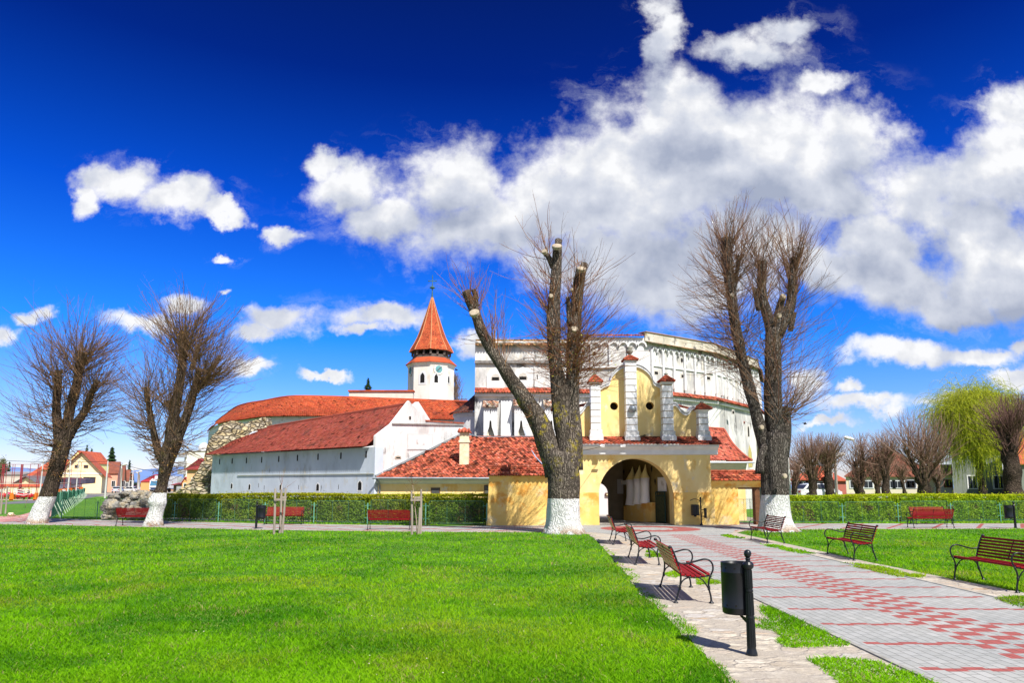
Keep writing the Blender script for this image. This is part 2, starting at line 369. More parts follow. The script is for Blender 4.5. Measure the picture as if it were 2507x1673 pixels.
PX0, PX1, PSL = 3.68, 7.36, .010        # main path: left and right edge, drift to the right
def plx(y): return PX0+PSL*(y-6)
def prx(y): return PX1+PSL*(y-6)
def paver_mat(name, main):
    m = bpy.data.materials.new(name); m.use_nodes = True; t = NT(m.node_tree); t.n.clear()
    co = t.N('ShaderNodeNewGeometry').outputs[0]; s = t.N('ShaderNodeSeparateXYZ', (co,)); X, Y = s.outputs[0], s.outputs[1]
    br = t.N('ShaderNodeTexBrick', {'Vector': t.N('ShaderNodeCombineXYZ', (Y, X, 0.)).outputs[0], 'Scale': 1.0, 'Color1': (.36, .36, .335, 1), 'Color2': (.44, .435, .41, 1), 'Mortar': (.19, .185, .17, 1),
             'Mortar Size': .0055, 'Mortar Smooth': .2, 'Bias': 0., 'Brick Width': .21, 'Row Height': .111}, offset=.5)
    gray = t.mix(t.smooth(t.noise(co, .6, 5), .3, .7), br.outputs[0], t.mix(1., br.outputs[0], (.82, .84, .86), 'MULTIPLY'))
    gray = t.mix(t.m('MULTIPLY', t.smooth(t.noise(co, 3.5, 6, .7), .55, .75), .35), gray, (.36, .33, .28))
    fr = lambda v: t.m('FRACT', v)
    if main:
        lx = t.m('SUBTRACT', X, t.m('MULTIPLY_ADD', Y, PSL, PX0-PSL*6))
        zig = t.m('MULTIPLY', t.m('GREATER_THAN', fr(t.m('DIVIDE', X, .42)), .5), .05)
        row = t.m('LESS_THAN', fr(t.m('DIVIDE', t.m('ADD', t.m('ADD', Y, zig), -6.88), 1.11)), .10)
        wv = t.m('ADD', lx, t.m('MULTIPLY_ADD', Y, -.028, .22))
        band = t.m('LESS_THAN', t.m('ABSOLUTE', t.m('SUBTRACT', wv, 1.70)), .46)
        chk = t.m('GREATER_THAN', fr(t.m('DIVIDE', t.m('ADD', t.m('DIVIDE', wv, 1), t.m('MULTIPLY', t.m('FLOOR', t.m('DIVIDE', Y, .222)), .28)), .56)), .5)
        nored = t.m('SUBTRACT', 1, band)
        red = t.m('MAXIMUM', t.m('MULTIPLY', row, nored), t.m('MULTIPLY', band, chk))
        red = t.m('MULTIPLY', red, t.m('LESS_THAN', Y, 26.5))
        red = t.m('MULTIPLY', red, t.m('MULTIPLY', t.m('GREATER_THAN', lx, .12), t.m('LESS_THAN', lx, 3.55)))
        dd = t.vm('LENGTH', t.vm('MULTIPLY', t.vm('SUBTRACT', co, (5.75, 30.3, 0)), (1, .95, 0)), out=1)
        ring = t.m('MULTIPLY', t.m('LESS_THAN', dd, 2.05), t.m('GREATER_THAN', t.m('ADD', dd, t.m('MULTIPLY', fr(t.m('DIVIDE', X, .4)), .3)), 1.15))
        red = t.m('MAXIMUM', red, ring)
        # zig-zag bars across the joining walkway
        wk = t.m('GREATER_THAN', t.m('ABSOLUTE', t.m('SUBTRACT', X, 5.6)), 3.2)
    else:
        red = 0.0; wk = 1.0
    if main != 'plaza':
        d = t.m('ADD', t.m('MULTIPLY', X, .5), Y)
        z1 = t.m('LESS_THAN', fr(t.m('DIVIDE', t.m('ADD', d, t.m('MULTIPLY', t.m('PINGPONG', X, .9), .5)), 2.2)), .11)
        z2 = t.m('LESS_THAN', fr(t.m('DIVIDE', t.m('ADD', X, t.m('MULTIPLY', Y, -.7)), 1.9)), .10)
        red = t.m('MAXIMUM', red, t.m('MULTIPLY', wk, t.m('MAXIMUM', z1, z2)))
    rc = t.mix(br.outputs[1], t.mix(t.noise(co, 6, 4), (.31, .075, .065), (.39, .115, .10)), (.16, .07, .06))
    col = t.mix(red, gray, rc)
    bs = t.N('ShaderNodeBsdfPrincipled', {'Base Color': col, 'Roughness': .85, 'Specular IOR Level': .25})
    hb = t.m('ADD', t.m('MULTIPLY', t.m('SUBTRACT', 1, br.outputs[1]), 1.0), t.m('MULTIPLY', t.noise(co, 60, 3), .15))
    t.l.new(t.N('ShaderNodeBump', {'Height': hb, 'Strength': .6, 'Distance': .006}).outputs[0], bs.inputs['Normal'])
    t.l.new(bs.outputs[0], t.N('ShaderNodeOutputMaterial').inputs[0]); return m
m_path = paver_mat('patterned_pavers', True)
m_walk = paver_mat('zigzag_pavers', False)
def flag_mat():
    m = bpy.data.materials.new('flagstones'); m.use_nodes = True; t = NT(m.node_tree); t.n.clear()
    co = t.N('ShaderNodeNewGeometry').outputs[0]; cw = t.vm('MULTIPLY_ADD', t.noise(co, 5, 3, out=1), (.22, .22, 0), co)
    cs = t.vm('MULTIPLY', cw, (3.0, 4.6, 0))
    v1 = t.N('ShaderNodeTexVoronoi', {'Vector': cs, 'Scale': 1.}, feature='F1')
    ve = t.N('ShaderNodeTexVoronoi', {'Vector': cs, 'Scale': 1.}, feature='DISTANCE_TO_EDGE')
    rr = t.N('ShaderNodeSeparateColor', (v1.outputs['Color'],)).outputs[0]
    stone = t.ramp(rr, [(0, (.46, .39, .30)), (.3, (.58, .51, .41)), (.55, (.66, .59, .47)), (.75, (.54, .51, .47)), (.92, (.58, .38, .20)), (1, (.70, .65, .55))])
    stone = t.mix(t.smooth(t.noise(co, 9, 7, .7), .4, .75), stone, (.30, .25, .19))
    gr = t.mix(t.noise(co, 60, 3), (.26, .22, .17), (.56, .50, .42))
    e = t.smooth(t.m('ADD', ve.outputs[0], t.m('MULTIPLY', t.m('SUBTRACT', t.noise(co, 7, 5), .5), .30)), .03, .12)
    e = t.m('MULTIPLY', e, t.smooth(t.noise(co, 1.3, 5), .36, .56))
    col = t.mix(e, gr, stone)
    bs = t.N('ShaderNodeBsdfPrincipled', {'Base Color': col, 'Roughness': .9, 'Specular IOR Level': .2})
    h = t.m('ADD', t.m('MULTIPLY', e, .9), t.m('MULTIPLY', t.noise(co, 22, 6, .7), .8))
    t.l.new(t.N('ShaderNodeBump', {'Height': h, 'Strength': .8, 'Distance': .02}).outputs[0], bs.inputs['Normal'])
    t.l.new(bs.outputs[0], t.N('ShaderNodeOutputMaterial').inputs[0]); return m
m_flag = flag_mat()
def sheet(name, poly, z, m, kind='structure'):
    mb = MB(); mb.add([(p[0], p[1], z) for p in poly], [tuple(range(len(poly)))]); return tag(mb.build(name, m), kind=kind)
# curved walkway in front of the hedges and gate
WN = [(-60, 46), (-40, 39.5), (-24.5, 34.8), (-17.2, 32.7), (-10.2, 30.0), (-3, 28.6), (3.2, 28.2), (8.0, 29.2), (13, 30.4), (21.8, 30.9), (40, 31), (70, 31)]
WF = [(70, 34.8), (24.5, 34.7), (15.1, 34.7), (11.5, 36.0), (10.4, 40), (3.0, 40), (1, 33.4), (-3.4, 32.4), (-12, 34.5), (-24.7, 39.8), (-40, 47), (-60, 56)]
walk_poly = WN+WF
sheet('walkway', walk_poly, .008, m_walk)
main_poly = [(plx(-6), -6), (prx(-6), -6), (prx(26), 26), (9.2, 29.4), (10.6, 33.4), (1.5, 33.2), (1.8, 28.4), (3.2, 27.6), (plx(26), 26)]
sheet('paved_path', main_poly, .016, m_path)
# flagstone strips either side of the path
flag_left = [(1.6, -6), (plx(-6), -6), (plx(26), 26), (3.6, 28.2), (1.5, 28.6), (2.9, 26.6)]+[(float(np.interp(y_, [3, 6.6, 9.5, 12, 16.3, 23.6, 26.6], [1.8, 2.02, 2.10, 2.2, 2.45, 2.85, 2.88]))-.10+.13*noise.noise(Vector((y_*.9, 3, 0)))+.07*noise.noise(Vector((y_*3.1, 9, 0))), y_) for y_ in np.arange(26.3, 2.9, -.14)]
flag_right = [(prx(-6), -6), (8.6, -6), (8.35, 9), (8.2, 13), (8.15, 17), (8.3, 20), (8.5, 27.5), (9.6, 29.6), (7.8, 29.1), (prx(26), 26)]
sheet('flagstone_strip', flag_left, .010, m_flag); sheet('flagstone_strip', flag_right, .0105, m_flag)
edge_near = [(a[0], a[1]-.42) for a in WN]; sheet('flagstone_edging', edge_near+[(a[0], a[1]) for a in reversed(WN)], .0045, m_flag)
edge_far = [(a[0], a[1]+.32) for a in WF[:3]]; sheet('flagstone_edging', [WF[0], WF[1], WF[2]]+list(reversed(edge_far)), .0045, m_flag)
ef = WF[7:]; sheet('flagstone_edging', ef+[(a[0], a[1]+.45) for a in reversed(ef)], .0045, m_flag)
# kerb of thin concrete along the path
kb = MB()
for fx, s in ((plx, -1), (prx, 1)):
    for (ya, yb) in [(-6+i*1.0, -5+i*1.0) for i in range(32)]:
        if s == -1: x0, x1, x2, x3 = fx(ya)-.05, fx(ya), fx(yb), fx(yb)-.05
        else: x0, x1, x2, x3 = fx(ya), fx(ya)+.05, fx(yb)+.05, fx(yb)
        kb.prism([(x0, ya+.006, .026), (x1, ya+.006, .026), (x2, yb-.006, .026), (x3, yb-.006, .026)], (0, 0, -.05))
tag(kb.build('kerb', mat('kerb_concrete', (.40, .385, .35), (.26, .25, .22), scale=5, coord='World')), kind='structure')
GP = lambda pts: [tuple(G(*C1(*p)))[:2] for p in pts]
patches = [GP([(1140, 868), (1230, 858), (1500, 872), (1600, 880), (1850, 985), (1880, 1060), (1450, 1060), (1290, 975)]),
           GP([(880, 572), (985, 588), (1180, 690), (1375, 778), (1240, 795), (1060, 803), (985, 775), (905, 705), (860, 640)]),
           GP([(545, 432), (600, 385), (700, 445), (570, 458)]), GP([(395, 395), (440, 372), (500, 405), (430, 420)]),
           GP([(280, 290), (320, 268), (380, 300), (300, 306)]),
           GP([(925, 233), (1010, 240), (1200, 283), (1130, 287), (1000, 258)]), GP([(1340, 336), (1480, 345), (1700, 385), (1870, 418), (1680, 414), (1480, 372)]),
           GP([(2185, 538), (2300, 520), (2400, 520), (2400, 600), (2290, 568)]), GP([(700, 183), (760, 185), (830, 200), (770, 203)])]
lawn_left = [(-60, -4), (1.5, -4), (1.75, 3), (2.0, 6.6), (2.08, 8.3), (2.15, 10.7), (2.45, 16.3), (2.82, 23.6), (2.9, 26.8), (1.4, 28.0), (-3, 28.1), (-10.2, 29.5), (-17.2, 32.2), (-24.5, 34.3), (-40, 39), (-60, 45)]
lawn_right = [(8.65, -4), (8.45, 9), (8.28, 13), (8.2, 17), (8.4, 20), (8.6, 27.5), (9.7, 29.2), (13, 29.9), (21.8, 30.4), (60, 30.4), (60, -4)]
strip_far_l = [(a[0], a[1]+.45) for a in ef[0:]]+[(a[0], a[1]+1.6) for a in reversed(ef)]
strip_far_r = [(12, 35), (24.5, 35.05), (70, 35.2), (70, 37.5), (24.5, 36.2), (12, 36.2)]
m_blade = mat('grass_blades', (1, 1, 1), (.95, .95, .95), attr=True, rough=.9, spec=.04, transl=.45)
def vnoise(x, y, s, seed=0):     # cheap smooth 2-D noise on arrays
    r = np.random.default_rng(seed); T = r.random((256, 256)); x = x/s; y = y/s
    xi = np.floor(x).astype(int); yi = np.floor(y).astype(int); fx = x-xi; fy = y-yi; fx = fx*fx*(3-2*fx); fy = fy*fy*(3-2*fy)
    g = lambda a, b: T[a & 255, b & 255]
    return (g(xi, yi)*(1-fx)+g(xi+1, yi)*fx)*(1-fy)+(g(xi, yi+1)*(1-fx)+g(xi+1, yi+1)*fx)*fy
def grass(name, poly, n, y0, y1, hmul=1., wmul=1., seed=1, xlim=None):
    r = np.random.default_rng(seed)
    # density falls with distance
    Y = 1/(1/y0-(1/y0-1/y1)*r.random(n)); half = Y*.92+1.2; X = (r.random(n)*2-1)*half
    if xlim is not None: X = xlim[0]+r.random(n)*(xlim[1]-xlim[0])
    k = in_poly(X+.16*(vnoise(X, Y, .30, 5)-.5)*2+.22*(vnoise(X, Y, 1.1, 6)-.5)+.06*(r.random(n)-.5), Y+.1*(r.random(n)-.5), poly); X, Y = X[k], Y[k]; n = len(X)
    p1 = vnoise(X, Y, 1.6, 1); p2 = vnoise(X, Y, .45, 2); p3 = vnoise(X, Y, 4.5, 3)
    far = np.clip(Y/9., 1, 3.2)
    hh = (.020+.032*r.random(n))*(.55+.9*p2)*hmul*(.85+.15*far); ww = .0040*far*wmul*(.7+.7*r.random(n))
    an = r.random(n)*2*math.pi; ln = hh*(.4+1.3*r.random(n)); la = r.random(n)*2*math.pi
    dx, dy = np.cos(an)*ww, np.sin(an)*ww; lx, ly = np.cos(la)*ln, np.sin(la)*ln; z0 = np.array([gz(v) for v in (0,)])[0]
    V = np.empty((n, 5, 3), np.float32)
    V[:, 0] = np.stack([X-dx, Y-dy, np.full(n, z0)], 1); V[:, 1] = np.stack([X+dx, Y+dy, np.full(n, z0)], 1)
    V[:, 2] = np.stack([X+dx*.8+lx*.35, Y+dy*.8+ly*.35, hh*.6], 1); V[:, 3] = np.stack([X-dx*.8+lx*.35, Y-dy*.8+ly*.35, hh*.6], 1)
    V[:, 4] = np.stack([X+lx, Y+ly, hh], 1)
    b = np.arange(n)[:, None]*5
    F = np.concatenate([b+np.array([[0, 1, 2]]), b+np.array([[0, 2, 3]]), b+np.array([[3, 2, 4]])])
    p4 = vnoise(X, Y, 8., 9); p5 = vnoise(X, Y, .9, 14); g = np.clip(.05+.9*(p1-.5)*1.5+.5*p4+.55*(p2-.5)+.46+.85*(r.random(n)-.5), 0, 1)*(.55+.45*(p5 > .25)); yel = np.clip((p3*.6+p5*.4-.50)*2.6+(r.random(n)-.5)*.5, 0, 1)
    a0 = np.array([.045, .21, .004]); a1 = np.array([.25, .55, .008]); a2 = np.array([.42, .50, .02])
    c = a0*(1-g[:, None])+a1*g[:, None]; c = c*(1-yel[:, None]*.7)+a2*yel[:, None]*.7
    dry = (r.random(n) < .03+.16*(p2*.5+p5*.5 > .72)); c[dry] = np.array([.42, .36, .14])*(.7+.5*r.random((dry.sum(), 1)))
    return tag(np_mesh(name, V.reshape(-1, 3), F, m_blade, tint=np.concatenate([c, c, c])), kind='stuff',
               label=None)
o = grass('lawn_grass', lawn_left, 500000, 5.6, 36, seed=1); tag(o, 'bright green mown grass of the big lawn left of the path', 'grass')
o = grass('lawn_grass', lawn_right, 380000, 8, 32, seed=2); tag(o, 'bright green mown grass of the lawn right of the path', 'grass')
for i, pp in enumerate(patches):
    xs = [p[0] for p in pp]; yv = [p[1] for p in pp]; area = (max(xs)-min(xs))*(max(yv)-min(yv)); m0 = (min(yv)+max(yv))/2
    o = grass('grass_patch', pp, int(area*min(4500, 60000/m0**1.35)), max(4, min(yv)), max(yv), 1.15, 1.5, seed=20+i, xlim=(min(xs), max(xs)))
    tag(o, ['leafy grass wedge beside the flagstones, nearest the viewer', 'leafy grass wedge just beyond the near litter bin post', 'small grass triangle under the front of the nearest left bench',
            'small grass tuft under the second left bench', 'small grass tuft under the farthest left bench', 'grass sliver right of the path by the leaning-back middle bench',
            'long grass strip right of the path before the nearest right bench', 'grass strip at the right picture edge', 'grass sliver by the bench under the white-based tree'][i], 'grass')
o = grass('verge_grass', strip_far_l, 26000, 32, 44, 1.4, 1.6, seed=40); tag(o, 'narrow grass verge at the foot of the left fence', 'grass')
o = grass('verge_grass', strip_far_r, 16000, 35, 37.6, 1.4, 1.6, seed=41); tag(o, 'narrow grass verge at the foot of the right fence', 'grass')
# tiny beige leaves and stones in the lawn
r = np.random.default_rng(9); mbd = MB()
for k in range(70):
    y = 1/(1/6.5-(1/6.5-1/26)*r.random()); x = (r.random()*2-1)*y*.74
    if not (in_poly(np.array([x]), np.array([y]), lawn_left)[0] or in_poly(np.array([x]), np.array([y]), lawn_right)[0]): continue
    s = .006*(1+r.random())*max(1, y/12); z = .055
    mbd.add([(x+s*math.cos(a), y+s*math.sin(a), z+.3*s*math.sin(a*2)) for a in (0, 1.05, 2.1, 3.14, 4.19, 5.24)], [(0, 1, 2, 3, 4, 5)])
tag(mbd.build('leaflets', mat('beige_leaf', (.75, .66, .50), rough=.8)), 'tiny beige daisies scattered through the grass', 'flowers', kind='stuff')
m_asph = mat('asphalt', (.17, .17, .18), (.13, .13, .14), scale=4, coord='World', rough=.9, bump=.3, bscale=40)
m_redpave = mat('red_sidewalk_pavers', (.52, .24, .22), (.44, .18, .16), scale=3, coord='World', rough=.9, stain=[((.62, .56, .52), 2.5, .55, .62)])
# ================================================================== trees
def bark_mat(name, c1, c2, zw=None, moss=None, mossz=(1, 9)):
    m = bpy.data.materials.new(name); m.use_nodes = True; t = NT(m.node_tree); t.n.clear()
    co = t.N('ShaderNodeTexCoord').outputs['Object']; cs = t.vm('MULTIPLY', co, (1, 1, .16))
    n1 = t.N('ShaderNodeTexVoronoi', {'Vector': t.vm('MULTIPLY_ADD', t.noise(co, 2.5, 4, out=1), (.18, .18, .3), cs), 'Scale': 17.}, feature='DISTANCE_TO_EDGE').outputs[0]
    n2 = t.noise(cs, 26, 6, .7); h = t.m('ADD', t.m('MULTIPLY', t.smooth(n1, 0, .3), .7), t.m('MULTIPLY', n2, .6))
    col = t.ramp(h, [(.25, tuple(v*.25 for v in c1)), (.5, c2), (.85, c1)])
    col = t.mix(t.smooth(t.noise(co, .9, 5), .4, .7), col, t.mix(1., col, (.62, .58, .55), 'MULTIPLY'))
    if moss:
        k = t.m('MULTIPLY', t.smooth(t.noise(co, 2.2, 8, .75), .52, .62), t.smooth(t.noise(co, .8, 3), .42, .55))
        z = t.N('ShaderNodeSeparateXYZ', (co,)).outputs[2]
        k = t.m('MULTIPLY', k, t.smooth(z, mossz[1], mossz[0])); col = t.mix(k, col, moss)
    if zw:
        z = t.N('ShaderNodeSeparateXYZ', (co,)).outputs[2]
        zz = t.m('ADD', z, t.m('MULTIPLY', t.m('SUBTRACT', t.noise(co, 9, 6, .7), .5), .12))
        k = t.m('LESS_THAN', zz, zw)
        wc = t.ramp(h, [(.18, (.30, .28, .26)), (.36, (.74, .73, .71)), (.6, (.86, .855, .84))])
        foot = t.m('MULTIPLY', t.smooth(z, .42, .02), t.smooth(t.noise(co, 3, 5), .46, .56))
        wc = t.mix(foot, wc, (.46, .34, .24)); col = t.mix(k, col, wc)
    bs = t.N('ShaderNodeBsdfPrincipled', {'Base Color': col, 'Roughness': .95, 'Specular IOR Level': .15})
    t.l.new(t.N('ShaderNodeBump', {'Height': h, 'Strength': 1., 'Distance': .05}).outputs[0], bs.inputs['Normal'])
    t.l.new(bs.outputs[0], t.N('ShaderNodeOutputMaterial').inputs[0]); return m
m_twig = mat('bare_twigs', (1, 1, 1), (.8, .8, .8), scale=3, attr=True, rough=.8)
m_cut = mat('sawn_wood', (.46, .39, .29), (.34, .28, .20), scale=5, rough=.9)
def nrm(a): return a/np.maximum(1e-9, np.linalg.norm(a, axis=-1, keepdims=True))
def shoots(S, D, L, r0, segs=6, up=.10, jit=.10, r=None, tip=.35, grav=None):
    """curved tapering shoots: start points S, directions D, lengths L -> paths (n, segs+1, 3), radii"""
    n = len(S); Pth = np.empty((n, segs+1, 3)); Pth[:, 0] = S; d = nrm(D.copy()); st = (L/segs)[:, None]
    upv = np.array([0, 0, 1.])
    for k in range(segs):
        d = nrm(d+upv*(up if np.isscalar(up) else up[:, None])+r.normal(0, jit, (n, 3)))
        if grav is not None: d = nrm(d+np.array([0, 0, -1.])*grav*(k+1)/segs)
        Pth[:, k+1] = Pth[:, k]+d*st
    rad = r0[:, None]*np.linspace(1, tip, segs+1)[None, :]
    return Pth, rad
def tubes_np(Pth, rad, sides=3):
    n, k, _ = Pth.shape; T = np.empty_like(Pth); T[:, 1:-1] = Pth[:, 2:]-Pth[:, :-2]; T[:, 0] = Pth[:, 1]-Pth[:, 0]; T[:, -1] = Pth[:, -1]-Pth[:, -2]
    T = nrm(T); ref = np.where(np.abs(T[..., 2:3]) > .9, np.array([1., 0, 0]), np.array([0, 0, 1.]))
    A = nrm(np.cross(T, ref)); B = np.cross(T, A); an = np.arange(sides)*2*np.pi/sides
    V = Pth[:, :, None, :]+rad[:, :, None, None]*(A[:, :, None, :]*np.cos(an)[None, None, :, None]+B[:, :, None, :]*np.sin(an)[None, None, :, None])
    idx = np.arange(n*k*sides).reshape(n, k, sides); a = idx[:, :-1, :]; b = np.roll(a, -1, 2); d = idx[:, 1:, :]; c = np.roll(d, -1, 2)
    return V.reshape(-1, 3), np.stack([a, b, c, d], -1).reshape(-1, 4), n, (k-1)*sides
def branchy(S, D, L, r0, seed, segs=6, up=.10, jit=.10, nsub=3, sublen=.45, subr=.55, col=((.20, .07, .045), (.30, .13, .07)), tipcol=None, sub2=0):
    r = np.random.default_rng(seed); P0, R0 = shoots(S, D, L, r0, segs, up, jit, r); out = [(P0, R0)]
    def kids(Pp, Rp, Lp, ns, sl, sr):
        n = len(Pp); sg = Pp.shape[1]-1
        i = np.repeat(np.arange(n), ns); k = r.integers(1, sg, len(i)); s = Pp[i, k]
        T = nrm(Pp[i, k+1]-Pp[i, k]); d = nrm(T+r.normal(0, .55, T.shape)*np.array([1, 1, .6])+np.array([0, 0, .15]))
        l = Lp[i]*sl*(1-.45*k/sg)*(.6+.8*r.random(len(i)))
        P1, R1 = shoots(s, d, l, Rp[i, k]*sr, 4, up*.8, jit, r); return P1, R1, l
    P1, R1, L1 = kids(P0, R0, L, nsub, sublen, subr); out.append((P1, R1))
    if sub2: P2, R2, _ = kids(P1, R1, L1, sub2, .5, .6); out.append((P2, R2))
    Vs, Fs, Cs, o = [], [], [], 0
    c0, c1 = np.array(col[0]), np.array(col[1])
    for (Pq, Rq) in out:
        V, F, n, per = tubes_np(Pq, Rq); Vs.append(V); Fs.append(F+o); o += len(V)
        g = r.random(n)[:, None]; c = c0*(1-g)+c1*g
        Cs.append(np.repeat(c, per, 0))
    return np.concatenate(Vs), np.concatenate(Fs), np.concatenate(Cs), P0
def limb_curves(spec, crop, Y0, zoom_px):
    """limbs drawn in a crop -> smooth 3-D centre lines with radii. spec rows: (x, y, width, depth offset)"""
    out = []
    for rows in spec:
        pts = []
        for row in rows:
            dy = row[3] if len(row) > 3 else 0; p = W(*crop(row[0], row[1]), Y0+dy)
            rad = row[2]*zoom_px/FD*(Y0+dy)/2; pts.append((p.x, p.y, p.z, rad))
        out.append(catmull(pts, .16))
    return out
def bark_disp(q, an, t, r):
    f = noise.noise(Vector((q.x*1.1, q.y*1.1, q.z*.5))*1.3)*.16
    f2 = noise.noise(Vector((q.x*4.2, q.y*4.2, q.z*.55)))*.13; f3 = noise.noise(Vector((q.x*11, q.y*11, q.z*1.3)))*.06
    return 1+f+f2+f3
def big_tree(label, spec, crop, Y0, zoom_px, base, zw, mbark, shoot_sets, seed, group, cuts=(), ell=None, flare=1.14, twigcol=None, buds=None):
    root = thing('pollard_tree', label, 'tree', tuple(base), group=group)
    curves = limb_curves(spec, crop, Y0, zoom_px); mb = MB()
    for i, c in enumerate(curves):
        pts = [Vector(p[:3]) for p in c]; rad = list(c[:, 3])
        if i == 0:
            pts[0].z = -.12
            def dsp(q, an, t, r, z0=0):
                k = bark_disp(q, an, t, r); h = max(0, 1-q.z/.55)
                return k*(1+h*h*(flare-1)*(.7+.8*abs(math.sin(an*2.5+seed))))
            mb.tube(pts, rad, 30, True, dsp)
        else: mb.tube(pts, rad, 22 if rad[0] > .12 else 12, True, bark_disp)
    mb.build('trunk', mbark, root, smooth=True)
    for (x, y, w_, h_, dy, nx, nz) in cuts:         # sawn faces of the cut limbs
        p = W(*crop(x, y), Y0+dy); rr = w_*zoom_px/FD*Y0/2; q = MB()
        nn = Vector((nx, -.75, nz)).normalized(); M = Matrix.Translation(p+nn*.01) @ nn.to_track_quat('Z', 'Y').to_matrix().to_4x4()
        q.lathe([(rr*1.02, -.12), (rr*1.05, -.005), (rr*.93, .012), (.001, .016)], sides=16, M=M); q.build('cut_face', m_cut, root)
    r = np.random.default_rng(seed); S = []; D = []; L = []; RR = []
    for (li, t0, t1, n, (l0, l1), out_, along, upw, r0, dirb) in shoot_sets:
        n = int(n*.8); c = curves[li]; k = r.random(n)*(t1-t0)+t0; idx = np.minimum((k*(len(c)-1)).astype(int), len(c)-2)
        P_ = c[idx, :3]; T = nrm(c[idx+1, :3]-c[idx, :3]); rad = c[idx, 3]
        a = r.normal(0, 1, (n, 3)); a = nrm(a-T*(a*T).sum(1, keepdims=True)); a = nrm(a+np.array(dirb)*.8) if dirb else a
        S.append(P_+a*rad[:, None]*.85); D.append(a*out_*r.uniform(.22, 1.1, (n, 1))+T*along+np.array([0, 0, upw])+r.normal(0, .18, (n, 3)))
        L.append((l0+(l1-l0)*r.random(n)**1.1)*1.06); RR.append(np.full(n, r0)*(.7+.6*r.random(n)))
    S = np.concatenate(S); D = np.concatenate(D); L = np.concatenate(L)
    if ell:      # keep the shoots inside the rounded outline of the crown
        ex, ey, ea, eb = ell; c0 = W(*crop(ex, ey), Y0); e1 = W(*crop(ex+ea, ey), Y0); e2 = W(*crop(ex, ey-eb), Y0); ra_, rb2 = e1.x-c0.x, e2.z-c0.z
        q = (S-np.array(c0))/np.array([ra_, ra_, rb2]); dd = nrm(D+np.array([0, 0, .22])*np.linalg.norm(D, axis=1, keepdims=True))/np.array([ra_, ra_, rb2])
        A_ = (dd*dd).sum(1); B_ = (q*dd).sum(1); C_ = (q*q).sum(1)-1; t_ = (-B_+np.sqrt(np.maximum(0, B_*B_-A_*C_)))/A_; t_ = np.maximum(.3, t_)
        L = np.where(L > .9, np.clip(L, t_*r.choice([.5, .78], len(L)), t_*r.uniform(.88, 1.15, len(L))), L); L = np.clip(L, .3, 5.2)
    V, F, C, P0 = branchy(S, D, L, np.concatenate(RR), seed+1,
                          up=.065, jit=.10, nsub=3, sublen=.42, subr=.62, col=twigcol or ((.16, .06, .04), (.34, .17, .09)), sub2=2)
    np_mesh('crown', V, F, m_twig, root, tint=C)
    if buds:
        nb, (x0, x1, y0, y1), bc = buds; lo = W(*crop(x0, y1), Y0); hi = W(*crop(x1, y0), Y0)
        pts = P0.reshape(-1, 3); kk = (pts[:, 0] > lo.x) & (pts[:, 0] < hi.x) & (pts[:, 2] > lo.z) & (pts[:, 2] < hi.z); pts = pts[kk]
        if len(pts):
            p = pts[r.integers(0, len(pts), nb)]+r.normal(0, .07, (nb, 3)); s = .018+.02*r.random((nb, 1)); a, b = nrm(r.normal(0, 1, (nb, 3)))*s, nrm(r.normal(0, 1, (nb, 3)))*s
            Vb = np.stack([p-a, p+b, p+a, p-b], 1).reshape(-1, 3); g = r.random((nb, 1))
            np_mesh('bud', Vb, np.arange(nb*4).reshape(-1, 4), m_twig, root, tint=np.array(bc[0])*(1-g)+np.array(bc[1])*g)['kind'] = 'stuff'
    return root
c8 = lambda x, y: (x/2.496, 609.3+y/2.496)
barkL = bark_mat('mossy_bark', (.13, .095, .07), (.05, .035, .026), 1.28, (.20, .17, .02), (0.9, 5.5))
barkL2 = bark_mat('grey_brown_bark', (.16, .12, .09), (.06, .042, .03), 1.48, (.17, .14, .03), (1.0, 5.5))
G1 = 'pollarded trees with white-painted trunk bases round the lawn'
bA = G(84, 1201)
big_tree('leaning tree with mossy bark and white base, leftmost of the four big bare trees', [
    [(205, 1490, 108), (240, 1400, 96), (272, 1330, 88), (312, 1200, 84), (345, 1090, 84), (360, 1000, 84)],
    [(345, 1040, 60), (335, 960, 52), (322, 820, 45), (330, 700, 42), (335, 600, 34)],
    [(360, 1020, 74), (380, 940, 62), (402, 820, 54), (440, 680, 46), (465, 540, 46), (478, 495, 40)],
    [(370, 1010, 60), (430, 915, 48), (485, 840, 42), (520, 740, 36), (560, 655, 28)]],
    c8, 35.2, 1/2.496, bA, 1.28, barkL, [
    (2, .74, 1, 150, (1.2, 4.5), 1., .3, .25, .018, None), (1, .66, 1, 85, (1.2, 4.0), 1., .25, .2, .017, (-.6, 0, 0)),
    (3, .70, 1, 90, (1.0, 3.5), 1., .2, .15, .016, (.5, 0, 0)), (1, .0, .7, 110, (1.2, 4.6), 1., .1, .05, .018, (-1., 0, 0)),
    (3, .1, .7, 70, (1, 3.2), 1., .1, .05, .017, (.9, 0, -.1)), (2, .1, .75, 60, (.8, 2.2), 1., .3, .3, .015, None), (0, .66, 1, 90, (.8, 4.0), 1., .0, -.06, .017, (-.8, 0, -.1)), (0, .6, 1, 60, (.3, 1.2), 1., .0, 0., .013, None)], 11, G1,
    ell=(385, 640, 385, 480), twigcol=((.09, .05, .03), (.30, .17, .09)), buds=(900, (250, 700, 300, 1300), ((.38, .22, .03), (.22, .10, .04))))
bB = G(357, 1207)
